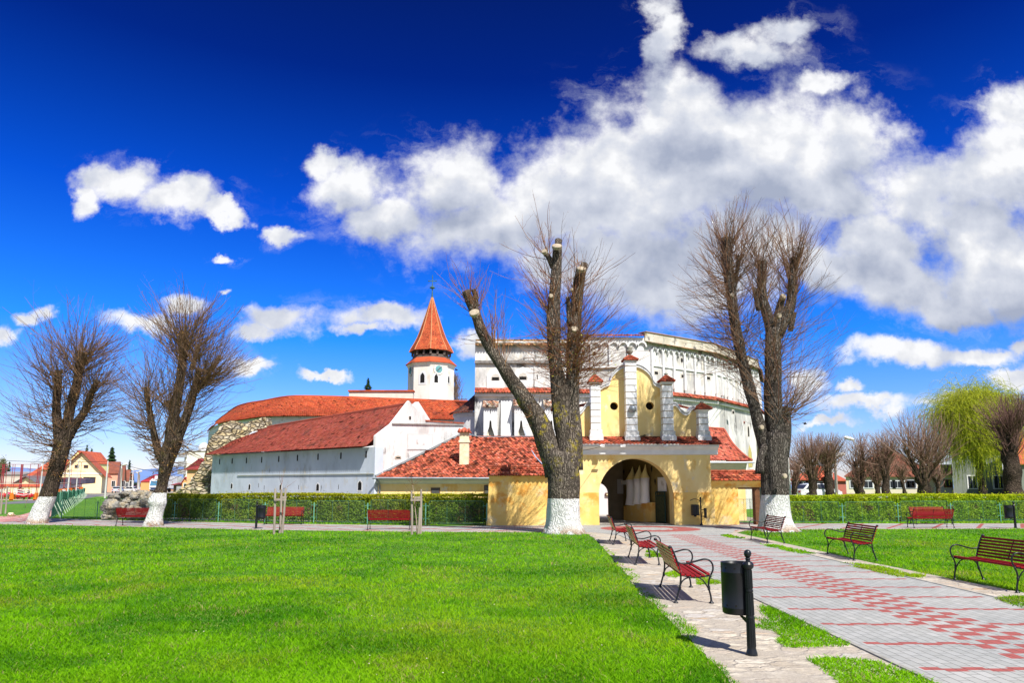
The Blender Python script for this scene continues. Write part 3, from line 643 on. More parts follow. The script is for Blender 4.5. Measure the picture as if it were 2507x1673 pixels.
big_tree('bulging bare tree with white base beside the boulders and the dark bench', [
    [(880, 1490, 98), (888, 1440, 78), (900, 1392, 78), (905, 1362, 100), (908, 1338, 94), (925, 1280, 62), (945, 1180, 70), (960, 1100, 86), (985, 1030, 88), (1000, 980, 82)],
    [(935, 1130, 50), (905, 1070, 40), (880, 960, 34), (862, 850, 32), (850, 790, 30), (835, 700, 26)],
    [(985, 1010, 78), (985, 920, 66), (1005, 820, 56), (1025, 690, 52), (1045, 550, 44), (1045, 430, 38), (1040, 375, 32)],
    [(1000, 1000, 66), (1045, 920, 52), (1085, 810, 44), (1120, 690, 38), (1142, 590, 34)],
    [(1120, 720, 34), (1160, 680, 30), (1205, 615, 22)], [(1095, 600, 24), (1120, 520, 22), (1130, 450, 16)], [(985, 850, 30), (960, 775, 24)]],
    c8, 32.8, 1/2.496, bB, 1.48, barkL2, [
    (2, .70, 1, 160, (1.2, 4.2), 1., .3, .28, .018, None), (3, .66, 1, 90, (1.0, 3.6), 1., .2, .15, .016, (.6, 0, 0)),
    (4, .3, 1, 100, (1.0, 3.2), 1., .3, .1, .017, (.8, 0, 0)), (5, .3, 1, 60, (1., 2.8), 1., .4, .3, .015, None), (1, .45, 1, 100, (1.1, 3.4), 1., .2, .2, .015, (-.4, 0, 0)), (6, .4, 1, 50, (.8, 2.2), 1., .4, .3, .014, None),
    (1, .0, .6, 120, (1., 3.6), 1., .1, .0, .017, (-1., 0, 0)), (0, .62, 1, 70, (.4, 3.), 1., .0, .0, .015, (.5, 0, 0)), (0, .5, 1, 60, (.3, 1.), 1., .0, .0, .012, None), (2, .1, .7, 60, (.8, 2.), 1., .3, .3, .014, None), (3, .0, .7, 70, (.9, 2.8), 1., .2, .1, .015, (.8, 0, -.05))], 21, G1,
    ell=(1070, 610, 385, 520), twigcol=((.10, .055, .035), (.32, .19, .10)), buds=(1100, (800, 1250, 200, 1350), ((.42, .25, .04), (.26, .12, .04))))
c4 = lambda x, y: (x/2.0163+1031, y/2.0163+468.7)
barkC = bark_mat('furrowed_grey_bark', (.24, .20, .16), (.085, .068, .055), 1.30, (.38, .30, .03), (4.6, 5.6))
bC = G(1290, 1224)
big_tree('huge forked tree with sawn-off limbs and white base left of the gate arch', [
    [(528, 1535, 178), (526, 1480, 158), (526, 1370, 150), (526, 1280, 150), (520, 1200, 160), (525, 1150, 160)],
    [(495, 1260, 110), (478, 1170, 106), (448, 1085, 100), (405, 990, 90), (335, 885, 76), (270, 790, 64), (205, 690, 56), (150, 590, 52), (122, 510, 46), (92, 440, 42), (75, 400, 40, -.1)],
    [(550, 1230, 110), (545, 1120, 106), (525, 1000, 92), (507, 850, 76), (487, 700, 68), (485, 560, 64), (487, 430, 56), (494, 300, 48), (500, 190, 46)],
    [(575, 1230, 90, .15), (578, 1100, 80, .15), (572, 980, 66, .15), (570, 850, 60, .1), (572, 700, 60, .1), (582, 560, 60, .1), (592, 440, 56, .1), (610, 300, 44, .1)],
    [(484, 290, 38), (462, 250, 28), (438, 218, 26)], [(500, 215, 34, .2), (505, 165, 36, .3)], [(604, 340, 34, .2), (626, 275, 34, .25)], [(122, 500, 30, -.1), (120, 420, 24, .1), (108, 395, 20, .1)],
    [(560, 560, 30, -.05), (548, 430, 20, -.05)]],
    c4, 27.4, 1/2.0163, bC, 1.3, barkC, [
    (3, .38, .66, 250, (.5, 2.9), 1., .1, .10, .013, (.4, -.2, 0)), (3, .5, .95, 110, (.6, 2.6), 1., .3, .3, .013, (.35, -.1, .1)), (2, .40, .62, 150, (.4, 1.9), 1., .0, -.05, .012, (0, -.5, 0)),
    (2, .55, .9, 60, (.6, 2.4), 1., .2, .25, .013, (-.7, 0, .1)), (4, .3, 1, 22, (.8, 2.3), .8, .5, .6, .013, None), (1, .86, 1, 55, (.5, 1.9), .8, .4, .5, .012, None), (1, .55, .64, 16, (.9, 2.2), .5, .2, 1.2, .014, (.5, -.2, .8)),
    (1, .66, .72, 26, (.9, 2.5), .6, .2, 1., .014, (.5, -.2, .8)), (2, .66, .7, 30, (.9, 2.4), .7, .2, .5, .015, (-1, 0, .2)), (1, .25, .42, 24, (.3, 1.2), 1., .1, .1, .010, (0, -1, 0)), (1, .7, .9, 22, (.4, 1.6), 1., .1, .1, .010, (-.4, 0, 0)), (6, .2, 1, 14, (.5, 1.5), .9, .3, .5, .011, None)], 31, G1,
    cuts=[(115, 500, 46, 34, -.55, -.2, .65), (499, 192, 46, 24, -.45, 0, .9), (438, 217, 25, 18, -.28, -.5, .5), (612, 297, 40, 18, -.4, 0, .9), (470, 424, 20, 16, -.55, -.1, .1), (581, 577, 32, 22, -.55, .1, .5), (568, 395, 16, 12, -.4, -.2, .3)],
    twigcol=((.16, .05, .035), (.36, .19, .08)), buds=(700, (440, 760, 600, 950), ((.35, .42, .05), (.40, .10, .03))))
c6 = lambda x, y: (1527.9+x/1.9458, 440.6+y/1.9458)
barkD = bark_mat('dark_grey_furrowed_bark', (.20, .175, .15), (.07, .058, .048), 1.42)
bD = G(1783, 1219)
big_tree('tall knobbly tree with white base between gate wall and right hedge', [
    [(498, 1530, 162), (492, 1480, 132), (486, 1400, 112), (487, 1300, 112), (485, 1230, 118), (484, 1150, 120), (488, 1080, 108)],
    [(462, 1180, 70), (436, 1110, 60), (408, 1010, 56), (372, 870, 52), (338, 730, 48), (310, 600, 44), (290, 450, 44), (276, 300, 46), (275, 205, 46)],
    [(500, 1150, 100), (488, 1060, 86), (478, 950, 76), (476, 800, 70), (479, 690, 70), (483, 610, 66)],
    [(478, 660, 50), (462, 580, 46), (440, 500, 42), (430, 400, 38), (432, 310, 38)],
    [(490, 630, 50), (503, 540, 38), (523, 470, 28)], [(495, 640, 56), (535, 560, 48), (562, 480, 42), (565, 400, 38), (578, 295, 36)],
    [(515, 1180, 70), (532, 1080, 56), (535, 1000, 46), (528, 960, 36)], [(420, 1260, 40, -.3), (425, 1190, 34, -.3), (445, 1130, 30, -.2)], [(555, 620, 22), (575, 540, 20)], [(415, 530, 22), (395, 430, 18)],
    [(300, 470, 20), (322, 330, 18), (325, 285, 22)]],
    c6, 28.8, 1/1.9458, bD, 1.42, barkD, [
    (1, .80, 1, 130, (.8, 2.7), .9, .3, .6, .015, None), (1, .4, .85, 240, (.9, 3.8), 1., .05, .12, .015, (-.75, 0, 0)), (1, .3, .8, 70, (.6, 1.6), 1., .1, .2, .012, None),
    (3, .5, 1, 80, (.8, 2.5), .8, .3, .6, .014, None), (5, .55, 1, 130, (.8, 2.8), .8, .3, .7, .015, (.3, 0, 0)), (5, .0, .6, 60, (.7, 2.2), 1., .1, .3, .013, (.8, 0, 0)), (2, .3, 1, 90, (.6, 3.4), 1., .1, .15, .014, (.9, 0, 0)), (2, .2, 1, 80, (.5, 2.), 1., .1, .15, .012, None),
    (6, .8, 1, 60, (1., 3.4), .8, .1, .25, .014, (1., -.1, 0)), (9, .4, 1, 30, (.6, 1.8), .9, .3, .5, .012, None), (2, .0, .35, 10, (.5, 1.6), 1., 0, 0, .01, (.8, 0, -.2)), (10, .5, 1, 30, (.6, 2.), .9, .3, .5, .012, None)], 41, G1,
    cuts=[(527, 466, 28, 24, -.3, .4, .3), (507, 552, 22, 18, -.5, .1, 0), (533, 1270, 20, 20, -1.05, .2, 0), (430, 1052, 20, 30, -.4, .2, .0), (297, 460, 18, 14, -.4, 0, .2)],
    ell=(420, 555, 385, 530), twigcol=((.13, .055, .04), (.34, .20, .11)))

# young trees held by stakes
def stakes(label, pts, Y, bar, sap, seed, whitefoot=False):
    g0 = W((pts[0][0]+pts[-1][0])/2, 1200, Y); root = thing('tree_support', label, 'tree stakes', (g0.x, Y, 0), group='wooden stakes round the saplings')
    for (xb, yb, xt, yt) in pts:
        b = G(xb, yb); t = W(xt, yt, b.y); mb = MB(); mb.tube([Vector((b.x, b.y, -.1)), (b+t)/2+Vector((.01, 0, 0)), t], [.045, .043, .038], 9); mb.build('stake', wood_grey, root)
    (x0, y0, x1, y1) = bar; a = W(x0, y0, Y-.12); b = W(x1, y1, Y-.12); mb = MB(); mb.prism([a+Vector((0, 0, -.04)), b+Vector((0, 0, -.04)), b+Vector((0, 0, .04)), a+Vector((0, 0, .04))], (0, .03, 0)); mb.build('crossbar', wood_grey, root)
    a2 = a+Vector((.1, .35, .05)); b2 = b+Vector((-.1, .35, .05)); mb = MB(); mb.prism([a2, b2, b2+Vector((0, 0, .07)), a2+Vector((0, 0, .07))], (0, .03, 0)); mb.build('crossbar', wood_grey, root)
    return root
def sapling(label, base, pts, Y, seed, group='thin bare saplings'):
    root = thing('sapling', label, 'sapling', (base.x, base.y, 0), group=group); mb = MB()
    P_ = [Vector((base.x, base.y, -.05))]+[W(x, y, Y) for x, y in pts]; mb.tube(P_, list(np.linspace(.024, .006, len(P_))), 7); mb.build('trunk', m_tw1, root, smooth=True)
    r = np.random.default_rng(seed); n = 9; i = r.integers(max(1, len(P_)-3), len(P_), n); S = np.array([P_[k] for k in i]); D = r.normal(0, 1, (n, 3))+np.array([0, 0, 1.3])
    V, F, C, _ = branchy(S, D, .3+.5*r.random(n), np.full(n, .007), seed, nsub=2); np_mesh('crown', V, F, m_twig, root, tint=C)
m_tw1 = mat('smooth_young_bark', (.42, .33, .26), (.28, .20, .15), scale=8)
d4 = lambda x, y: ((250+x/5.222)/1.0668, (1190+y/5.222)/1.0668); d5 = lambda x, y: ((650+x/5.222)/1.0668, (1190+y/5.222)/1.0668)
q = G(*d5(108, 622)); Yq = q.y
stakes('grey stake frame round a sapling just left of the bright red bench', [(*d5(108, 622), *d5(124, 40)), (*d5(183, 606), *d5(205, 60)), (*d5(212, 606), *d5(258, 35))], Yq, (*d5(112, 178), *d5(264, 178)), None, 1)
q5 = G(*d5(182, 600)); sapling('thin sapling inside the stakes beside the bright red bench', q5, [d5(185, 420), d5(190, 200), d5(196, 60), d5(205, -10)], q5.y+.1, 3)
q = G(*d5(1872, 628))
stakes('grey stake frame round a sapling beside the dark red bench seen from behind', [(*d5(1872, 628), *d5(1868, 65)), (*d5(1982, 618), *d5(1990, 45)), (*d5(1952, 622), *d5(1975, 280))], q.y, (*d5(1856, 185), *d5(2005, 180)), None, 2)
q5 = G(*d5(1940, 632)); sapling('thin crooked sapling inside the stakes beside the dark red bench', q5, [d5(1930, 450), d5(1912, 280), d5(1900, 120), d5(1880, -10)], q5.y+.05, 4)
# ================================================================== fortified church
zc2 = lambda x, y: (374.96+x*.2511, 843.6+y*.2511)
zc3 = lambda x, y: (843.6+x*.2571, 843.6+y*.2571)
zc7 = lambda x, y: (1078+x*.2992, 731.1+y*.2992)
zc6 = lambda x, y: (1078+x*.17934, 749.9+y*.17934)
zc8 = lambda x, y: (899.9+x*.2033, 618.7+y*.2033)
zd7 = lambda x, y: ((1560+x/4.479)/1.0668, (800+y/4.479)/1.0668)

# ---- long low house with the blue-grey wall
gA, gB = (-7.55, 39.5), (-3.2, 47.9)        # line of its white gable end
BL, BR = Vector((-20.8, 49.8, 0)), Vector((-7.55, 39.5, 0))
root = thing('long_house', 'long blue-grey walled house with a brown-red tiled roof', 'house', (-14, 45, 0))
inn = Vector((.615, .79, 0)); H1 = 4.0
wm = MB(); wm.prism([BL, BR, BR+Vector((0, 0, H1-.05)), BL+Vector((0, 0, H1-.05))], inn*.6)
wm.prism([BL+inn*.6, BL+inn*6, BL+inn*6+Vector((0, 0, 4)), BL+inn*3+Vector((0, 0, 5.8)), BL+inn*.6+Vector((0, 0, 4))], (.5, -.4, 0))
wm.build('wall', blue_plaster, root)
dirb = (BR-BL).normalized(); out = -inn
def on_blue(x, y):
    p = PW(x, y, BL, BR); return p, (p-BL).dot(dirb)
for (x, y) in [(515, 862), (630, 856), (760, 852), (899, 846), (1055, 838), (1226, 828), (1414, 818), (1623, 808), (1854, 795)]:
    p, _ = on_blue(*zc2(x, y)); mb = MB(); h, hw = .19, .055
    M = Matrix.Translation(p) @ Matrix(((dirb.x, out.x, 0, 0), (dirb.y, out.y, 0, 0), (0, 0, 1, 0), (0, 0, 0, 1)))
    mb.prism([M @ Vector((a*hw, .012, b*h)) for a, b in ((-1, -1), (1, -1), (1, .7), (.5, 1), (-.5, 1), (-1, .7))], -out*.02); mb.build('loophole', dark_hole, root)
for (x, y, s) in [(625, 1085, 1.), (788, 1093, 1.), (1072, 1097, 1.), (1411, 1097, 1.25), (1796, 1083, 1.5)]:
    p, _ = on_blue(*zc2(x, y)); M = Matrix.Translation(p) @ Matrix(((dirb.x, out.x, 0, 0), (dirb.y, out.y, 0, 0), (0, 0, 1, 0), (0, 0, 0, 1)))
    f = MB(); f.prism([M @ Vector((a*.15*s, .006, b*.20*s)) for a, b in ((-1, -1.1), (1, -1.1), (1, .6), (0, 1.15), (-1, .6))], -out*.02); ff = f.build('window', clean_white, root)
    mb = MB(); mb.prism([M @ Vector((a*.09*s, .016, b*.16*s)) for a, b in ((-1, -1), (1, -1), (1, .6), (0, 1.1), (-1, .6))], -out*.02); mb.build('pane', dark_hole, ff)
for (x, y) in [(870, 1080), (922, 1100), (1236, 1097), (1601, 1095)]:
    p, _ = on_blue(*zc2(x, y)); mb = MB(); M = Matrix.Translation(p) @ Matrix(((dirb.x, out.x, 0, 0), (dirb.y, out.y, 0, 0), (0, 0, 1, 0), (0, 0, 0, 1)))
    mb.prism([M @ Vector((a*.012, .01, b*.13)) for a, b in ((-1, -1), (1, -1), (1, 1), (-1, 1))], -out*.02); mb.build('slit', dark_hole, root)
# thin ledge on the wall
mb = MB(); a, _ = on_blue(*zc2(680, 993)); b, _ = on_blue(*zc2(1925, 978)); mb.prism([a, b, b+Vector((0, 0, .05)), a+Vector((0, 0, .05))], out*.05); mb.build('ledge', mat('ledge_stone', (.48, .50, .46), (.40, .40, .33)), root)
eL = BL+out*.42+Vector((-.3, .25, H1)); eR = BR+out*.42-dirb*.22+Vector((0, 0, H1)); rR = Vector((-6.05, 42.2, 6.66))-dirb*.32; rL = Vector((-18.6, 51.9, 5.95))
def Pf(u, v):
    e = eL.lerp(eR, u); rg = rL.lerp(rR, u); p = e.lerp(rg, v)
    if u < .12: p = p+(e.lerp(rg, v*.45)-p)*(1-u/.12)**1.6*.9     # swept hip at the left end
    p.z -= .10*math.sin(math.pi*v); return p
tiles('roof', Pf, 96, 26, tile_dark, root, lift=.03, spread=.14, dark=.05)
rb = MB(); rb.prism([rL+inn*.05, rR+Vector((-.4, .1, -.02)), Vector((-5.6, 44.3, 5.0)), rL+inn*3+Vector((0, 0, -2.2))], (0, 0, -.08)); rb.tube([Pf(u/20, 1.0)+Vector((0, 0, .03)) for u in range(2, 21)], .085, 7); rb.build('ridge', tile_dark, root)

# ---- white gable end house
root = thing('gable_house', 'white plastered gable wall with a blind square panel and tiny window', 'house', (-5.4, 43.7, 0))
gp = lambda x, y: PW(*zc3(x, y), gA, gB)
poly = [(65, 975), (72, 610), (210, 505), (370, 297), (455, 400), (492, 460), (520, 478), (855, 500), (856, 560), (856, 700)]
pts = [gp(*p) for p in poly]; low = [Vector((pts[-1].x, pts[-1].y, 0)), Vector((pts[0].x, pts[0].y, 0))]
back = Vector((-.885, .464, 0))*.14
mb = MB(); mb.prism(low+pts, back); mb.build('wall', white_plaster, root)
gn = Vector((.885, -.464, 0))
def plate(name, ring, m, parent, off=.02, th=.03, conv=gp, nn=gn):
    mb = MB(); mb.prism([conv(*p)+nn*off for p in ring], -nn*th); return mb.build(name, m, parent)
plate('string_course', [(215, 497), (520, 502), (852, 508), (852, 520), (520, 514), (215, 508)], mat('grey_ledge', (.40, .38, .36), (.28, .26, .24)), root, .08, .08)
plate('coping', [(515, 470), (858, 494), (858, 506), (515, 482)], tile_red, root, .06, .25)
f = plate('blind_panel', [(352, 592), (580, 597), (580, 735), (352, 737)], mat('panel_frame_grey', (.66, .65, .63), (.58, .57, .55)), root, .035, .03); plate('panel_infill', [(360, 603), (573, 606), (573, 730), (360, 731)], clean_white, f, .040, .03)
f = plate('window', [(368, 436), (387, 436), (387, 468), (368, 468)], wood_grey, root, .012, .03); plate('pane', [(371, 439), (385, 439), (385, 466), (371, 466)], dark_hole, f, .016, .03)
f = plate('window', [(240, 815), (246, 795), (270, 788), (297, 795), (300, 820), (245, 823)], mat('worn_reveal', (.50, .44, .34), (.40, .35, .28)), root, .012, .03); plate('pane', [(250, 812), (258, 802), (286, 802), (292, 814)], dark_hole, f, .018, .03)
mb = MB(); mb.prism([gp(425, 350)+back*1.3, gp(478, 307)+back*1.3, gp(580, 468)+back*1.3, gp(500, 472)+back*1.3], back*2); mb.build('rear_gable', white_plaster, root)
# sloping flashing where the lower roof meets the wall
plate('flashing', [(62, 962), (820, 590), (822, 606), (64, 978)], mat('lead_flashing', (.36, .37, .38), (.28, .29, .3)), root, .10, .10)

# ---- low yellow house with the mossy roof
root = thing('low_house', 'low cream house with a patchy mossy tiled roof and pale green cornice', 'house', (1, 40, 0))
Ye = 39.2; eL = W(*zc3(62, 985), Ye); eR = Vector((3.0, Ye, eL.z)); zr = 5.05; tl = WZ(*zc3(815, 612), zr)
print('low house eave', eL, 'top', tl)
tR = Vector((3.6, tl.y, zr)); sl = tl.x-eL.x
def Pf(u, v): return Vector((eL.x+(eR.x-eL.x)*u, Ye+(tl.y-Ye)*v, eL.z+(zr-eL.z)*v-.12*math.sin(math.pi*v)))
keep = lambda u, v: (eL.x+(eR.x-eL.x)*u) > eL.x+sl*v+.03
tiles('roof', Pf, 58, 30, tile_red, root, lift=.035, keep=keep, spread=.40, dark=.20)
mb = MB(); mb.box(eL.x+.12, -1.06, 39.62, 39.9, 0, 1.95); mb.box(-1.06, 3.0, 39.62, 39.9, 0, 1.95); mb.build('wall', pale_yellow, root)
mb = MB(); mb.prism([(eL.x+.05, Ye+.10, eL.z-.06), (eL.x+.05, Ye+.42, eL.z-.06), (eL.x+.05, Ye+.42, 1.93), (eL.x+.05, Ye+.36, 1.93), (eL.x+.05, Ye+.30, 2.02), (eL.x+.05, Ye+.16, 2.08)], (10.2, 0, 0)); mb.build('cornice', green_trim, root)
mb = MB(); mb.tube([(eL.x-.1, Ye-.05, eL.z-.03), (3.0, Ye-.05, eL.z-.05)], .055, 8); mb.build('gutter', zinc, root)
mb = MB(); a = W(*zc3(92, 1000), Ye); mb.tube([(a.x-.1, Ye, eL.z-.1), (a.x, Ye+.1, eL.z-.22), (a.x+.05, Ye+.35, eL.z-.45), (a.x+.05, Ye+.35, .0)], .045, 8); mb.build('downpipe', zinc, root, smooth=True)
for (x0, x1, y0, y1) in [(572, 640, 1080, 1138), (1046, 1085, 1058, 1140)]:
    a = W(*zc3(x0, y0), 39.62); b = W(*zc3(x1, y1), 39.62); f = MB(); f.box(a.x-.04, b.x+.04, 39.585, 39.65, b.z-.25, a.z+.03); ff = f.build('window', wood_brown, root)
    g = MB(); g.box(a.x, b.x, 39.575, 39.60, b.z-.2, a.z-.02); g.build('pane', mat('old_window_glass', (.10, .10, .09), (.05, .05, .05), rough=.3), ff)
# chimney on that roof
Yc = 41.3; a = W(*zc3(822, 580), Yc); b = W(*zc3(902, 915), Yc)
mb = MB(); mb.box(a.x, b.x, Yc, Yc+.62, b.z-.25, a.z-.02); mb.box(a.x-.05, b.x+.05, Yc-.05, Yc+.67, W(*zc3(850, 625), Yc).z-.30, W(*zc3(850, 625), Yc).z-.17); ch = mb.build('chimney', mat('limewashed_chimney', (.80, .72, .55), (.72, .60, .38), scale=3, rough=.9, stain=[((.62, .48, .22), 4, .55, .7)]), root)
mb = MB(); tz = a.z; cx_ = (a.x+b.x)/2
mb.prism([(a.x-.12, Yc-.15, tz), (b.x+.12, Yc-.15, tz), (b.x+.12, Yc-.15, tz+.06), (cx_, Yc+.1, tz+.30), (a.x-.12, Yc-.15, tz+.06)], (0, .85, 0))
for k in range(4): mb.tube([(a.x-.04+k*.2, Yc-.2, tz+.07), (a.x-.02+k*.18, Yc+.2, tz+.2)], .06, 7)
mb.build('chimney_cap', tile_pink, ch)
# thin cable hanging over that roof
mb = MB(); mb.tube([W(*zc6(a, b), 47-i*.9) for i, (a, b) in enumerate([(0, 1385), (60, 1400), (160, 1415), (420, 1415), (620, 1408), (850, 1410)])], .03, 5); tag(mb.build('cable', mat('grey_cable', (.35, .42, .46))), 'grey cable running along the top of the mossy roof', 'cable')
mb = MB(); mb.tube([W(*zc3(1400, 560), 46.5), W(*zc3(1425, 640), 46.2), W(*zc3(1450, 720), 44.2), W(*zc3(1500, 800), 42.6), W(*zc3(1565, 870), 41)], .035, 5); tag(mb.build('cable', mat('blue_cable', (.45, .55, .70))), 'pale blue cable drooping down the mossy roof behind the forked tree', 'cable')

# ---- ruined rubble wall left of the long house
def stone_mat():
    m = bpy.data.materials.new('rubble_masonry'); m.use_nodes = True; t = NT(m.node_tree); t.n.clear()
    co = t.N('ShaderNodeNewGeometry').outputs[0]; cw = t.vm('MULTIPLY_ADD', t.noise(co, 2, 3, out=1), (.2, .2, .2), co); cs = t.vm('MULTIPLY', cw, (1.6, 1.6, 3.4))
    v = t.N('ShaderNodeTexVoronoi', {'Vector': cs, 'Scale': 1.2}); e = t.N('ShaderNodeTexVoronoi', {'Vector': cs, 'Scale': 1.2}, feature='DISTANCE_TO_EDGE').outputs[0]
    rr = t.N('ShaderNodeSeparateColor', (v.outputs['Color'],)).outputs[0]
    col = t.ramp(rr, [(0, (.40, .33, .20)), (.3, (.58, .47, .27)), (.5, (.46, .40, .30)), (.7, (.66, .57, .40)), (.85, (.33, .30, .26)), (1, (.60, .44, .20))])
    col = t.mix(t.smooth(t.noise(co, 6, 6, .7), .45, .75), col, (.26, .22, .15)); col = t.mix(t.smooth(e, .09, .0), col, (.10, .08, .06))
    bs = t.N('ShaderNodeBsdfPrincipled', {'Base Color': col, 'Roughness': .95, 'Specular IOR Level': .1})
    t.l.new(t.N('ShaderNodeBump', {'Height': t.m('ADD', t.smooth(e, 0, .2), t.m('MULTIPLY', t.noise(co, 9, 5), .5)), 'Strength': 1., 'Distance': .12}).outputs[0], bs.inputs['Normal'])
    t.l.new(bs.outputs[0], t.N('ShaderNodeOutputMaterial').inputs[0]); return m
m_stone = stone_mat()
root = thing('ruined_wall', 'ruined rubble stone wall stepping down at the left end of the fortress', 'ruin wall', (-23, 52, 0))
ring = [(130, 1150), (215, 1110), (262, 1055), (300, 1010), (345, 948), (352, 900), (400, 850), (405, 800), (430, 770), (415, 720), (440, 660), (500, 585), (540, 515), (590, 500), (655, 492), (668, 525), (700, 535), (790, 500), (870, 470), (925, 460), (938, 500), (935, 545), (1000, 600), (900, 800), (520, 1200), (130, 1200)]
mb = MB(); NS = 46; ybot = [0]
# sample the outline into columns and rows so that the face can be roughened
xs = np.linspace(130, 1000, NS); polyr = [zc2(*p) for p in ring]
def top_at(x):
    best = 1e9
    for i in range(len(ring)):
        (x0, y0), (x1, y1) = ring[i], ring[(i+1) % len(ring)]
        if min(x0, x1) <= x <= max(x0, x1) and x0 != x1: best = min(best, y0+(y1-y0)*(x-x0)/(x1-x0))
    return best
def wall_Y(x): return 51.6+max(0, (x-450))*.006
cols_ = []; rndw = random.Random(4)
for x in xs:
    Yw = wall_Y(x); t_ = W(*zc2(x, top_at(x)+rndw.uniform(-9, 9)), Yw).z; cxp = W(*zc2(x, 900), Yw).x; col_ = []
    for k in range(25):
        z = t_*k/24; nz = noise.noise(Vector((cxp*1.5, z*2.2, 1)))*.22+noise.noise(Vector((cxp*4, z*6, 7)))*.12
        col_.append(Vector((cxp+noise.noise(Vector((z*3, cxp*3, 3)))*.1, Yw-.5+nz-.35*(1-z/t_), z)))
    col_ += [Vector((cxp, Yw+1.1, t_)), Vector((cxp, Yw+1.1, 0))]; cols_.append(col_)
nn_ = len(cols_[0]); mb.add([p for c in cols_ for p in c], [(i*nn_+k, (i+1)*nn_+k, (i+1)*nn_+k+1, i*nn_+k+1) for i in range(NS-1) for k in range(nn_-1)])
mb.build('masonry', m_stone, root)

# ---- curved ring building with the bright orange roof
root = thing('ring_building', 'curved white fortress range under a long bright orange tiled roof', 'fortress building', (-22, 66, 0))
ev = [WZ(*zc2(x, y), 8.0) for x, y in [(402, 588), (432, 548), (480, 522), (560, 497), (660, 483), (800, 463), (930, 448), (1150, 443), (1530, 444), (1900, 452)]]+[WZ(*zc3(600, 461), 8.0), WZ(*zc3(790, 462), 8.0), WZ(*zc3(900, 462), 8.0)]
tp = [WZ(*zc2(x, y), 10.9) for x, y in [(480, 500), (530, 460), (580, 425), (625, 390), (680, 358), (780, 330), (900, 312), (1000, 292), (1100, 275), (1250, 266), (1700, 276)]]+[WZ(*zc3(0, 277), 10.9), WZ(*zc3(400, 290), 10.9), WZ(*zc3(820, 306), 10.9), WZ(*zc3(900, 306), 10.9)]
def res(pl, n):
    a = catmull([tuple(p) for p in pl], .4); d = np.concatenate([[0], np.cumsum(np.linalg.norm(np.diff(a, axis=0), axis=1))]); s = np.linspace(0, d[-1], n)
    return np.stack([np.interp(s, d, a[:, k]) for k in range(3)], 1)
NR = 200; EV, TP = res(ev, NR+1), res(tp, NR+1)
def Pf(u, v):
    k = max(0, min(NR, u*NR)); i = int(min(k, NR-1)); f = k-i
    e = EV[i]*(1-f)+EV[i+1]*f; t = TP[i]*(1-f)+TP[i+1]*f; p = e*(1-v)+t*v; return Vector(p)-Vector((0, 0, .25*math.sin(math.pi*min(1, max(0, v)))))
tiles('roof', Pf, 210, 22, tile_orange, root, lift=.04, spread=.12, dark=.04)
mb = MB(); bot = [Vector((p[0]*1.004, p[1]*1.004+.3, 7.98)) for p in EV]; mb.strip([Vector((p.x, p.y, 0)) for p in bot], bot); mb.build('wall', clean_white, root)
mb = MB(); mb.tube([Vector(p)+Vector((0, 0, .03)) for p in TP[::4]], .11, 6); mb.strip([Vector(p) for p in TP[::4]], [Vector(p)+Vector((.5, 6, -3)) for p in TP[::4]]); mb.build('ridge', tile_orange, root)
# pale parapet wall above it
root = thing('parapet_wall', 'long low pale wall rising behind the orange roof left of the clock tower', 'wall', (-15, 79, 0))
a, b = W(*zc2(1697, 222), 79), W(*zc3(405, 232), 79); mb = MB(); mb.box(a.x, b.x, 79, 79.8, 9, a.z); mb.build('masonry', mat('aged_pale_stucco', (.74, .68, .58), (.62, .56, .46), scale=1.5, rough=.9, stain=[((.40, .36, .3), 2, .6, .75)]), root)
mb = MB(); mb.box(a.x-.1, b.x+.1, 78.85, 79.95, a.z, a.z+.16); mb.build('coping', tile_orange, root)

# ---- bell tower
YT = 95; cT = W(*zc8(439, 1200), YT); Tz = lambda y: W(*zc8(439, y), YT).z; s8 = .2033/FD*YT
root = thing('clock_tower', 'octagonal white church tower with clocks and a steep orange spire', 'tower', (cT.x, YT, 0))
tower_pl = mat('weathered_tower_plaster', (.86, .83, .78), (.78, .72, .62), scale=.5, rough=.9, bump=.2, bscale=4,
    stain=[((.62, .48, .34), .45, .50, .70), ((.42, .36, .30), .9, .62, .76)], stretch=(1, 1, .6))
def octa(rad, z, a0=4.5, cy=YT): return [Vector((cT.x+rad*math.sin(R(a0+45*k)), cy-rad*math.cos(R(a0+45*k)), z)) for k in range(8)]
def oloft(mb, rings, cap=True):
    n = len(rings); vs = [p for r_ in rings for p in r_]
    fs = [(i*8+k, i*8+(k+1) % 8, (i+1)*8+(k+1) % 8, (i+1)*8+k) for i in range(n-1) for k in range(8)]
    if cap: fs += [tuple(range(7, -1, -1)), tuple(range((n-1)*8, n*8))]
    mb.add(vs, fs)
R0 = 262*s8; mb = MB(); oloft(mb, [octa(R0, 0), octa(R0, Tz(1130))]); mb.build('drum', tower_pl, root)
mb = MB(); oloft(mb, [octa(R0+.02, Tz(1132)), octa(R0*1.03, Tz(1110)), octa(R0*1.07, Tz(1102)), octa(R0*1.09, Tz(1088))]); mb.build('cornice', tower_pl, root)
skirt = MB(); oloft(skirt, [octa(R0*1.12, Tz(1090)), octa(R0*1.12, Tz(1084)), octa(R0*.86, Tz(1022)), octa(R0*.8, Tz(1022))]); skirt.build('skirt_roof', tile_orange, root)
gal = MB(); dkwood = mat('dark_gallery_timber', (.16, .13, .11), (.09, .075, .065), scale=3, rough=.9); Rg = 215*s8
oloft(gal, [octa(Rg*1.02, Tz(1040)), octa(Rg*1.02, Tz(1012))]); oloft(gal, [octa(Rg*.99, Tz(1012)), octa(Rg*1.0, Tz(985))])
oloft(gal, [octa(Rg*1.02, Tz(905)), octa(Rg*1.04, Tz(890))])
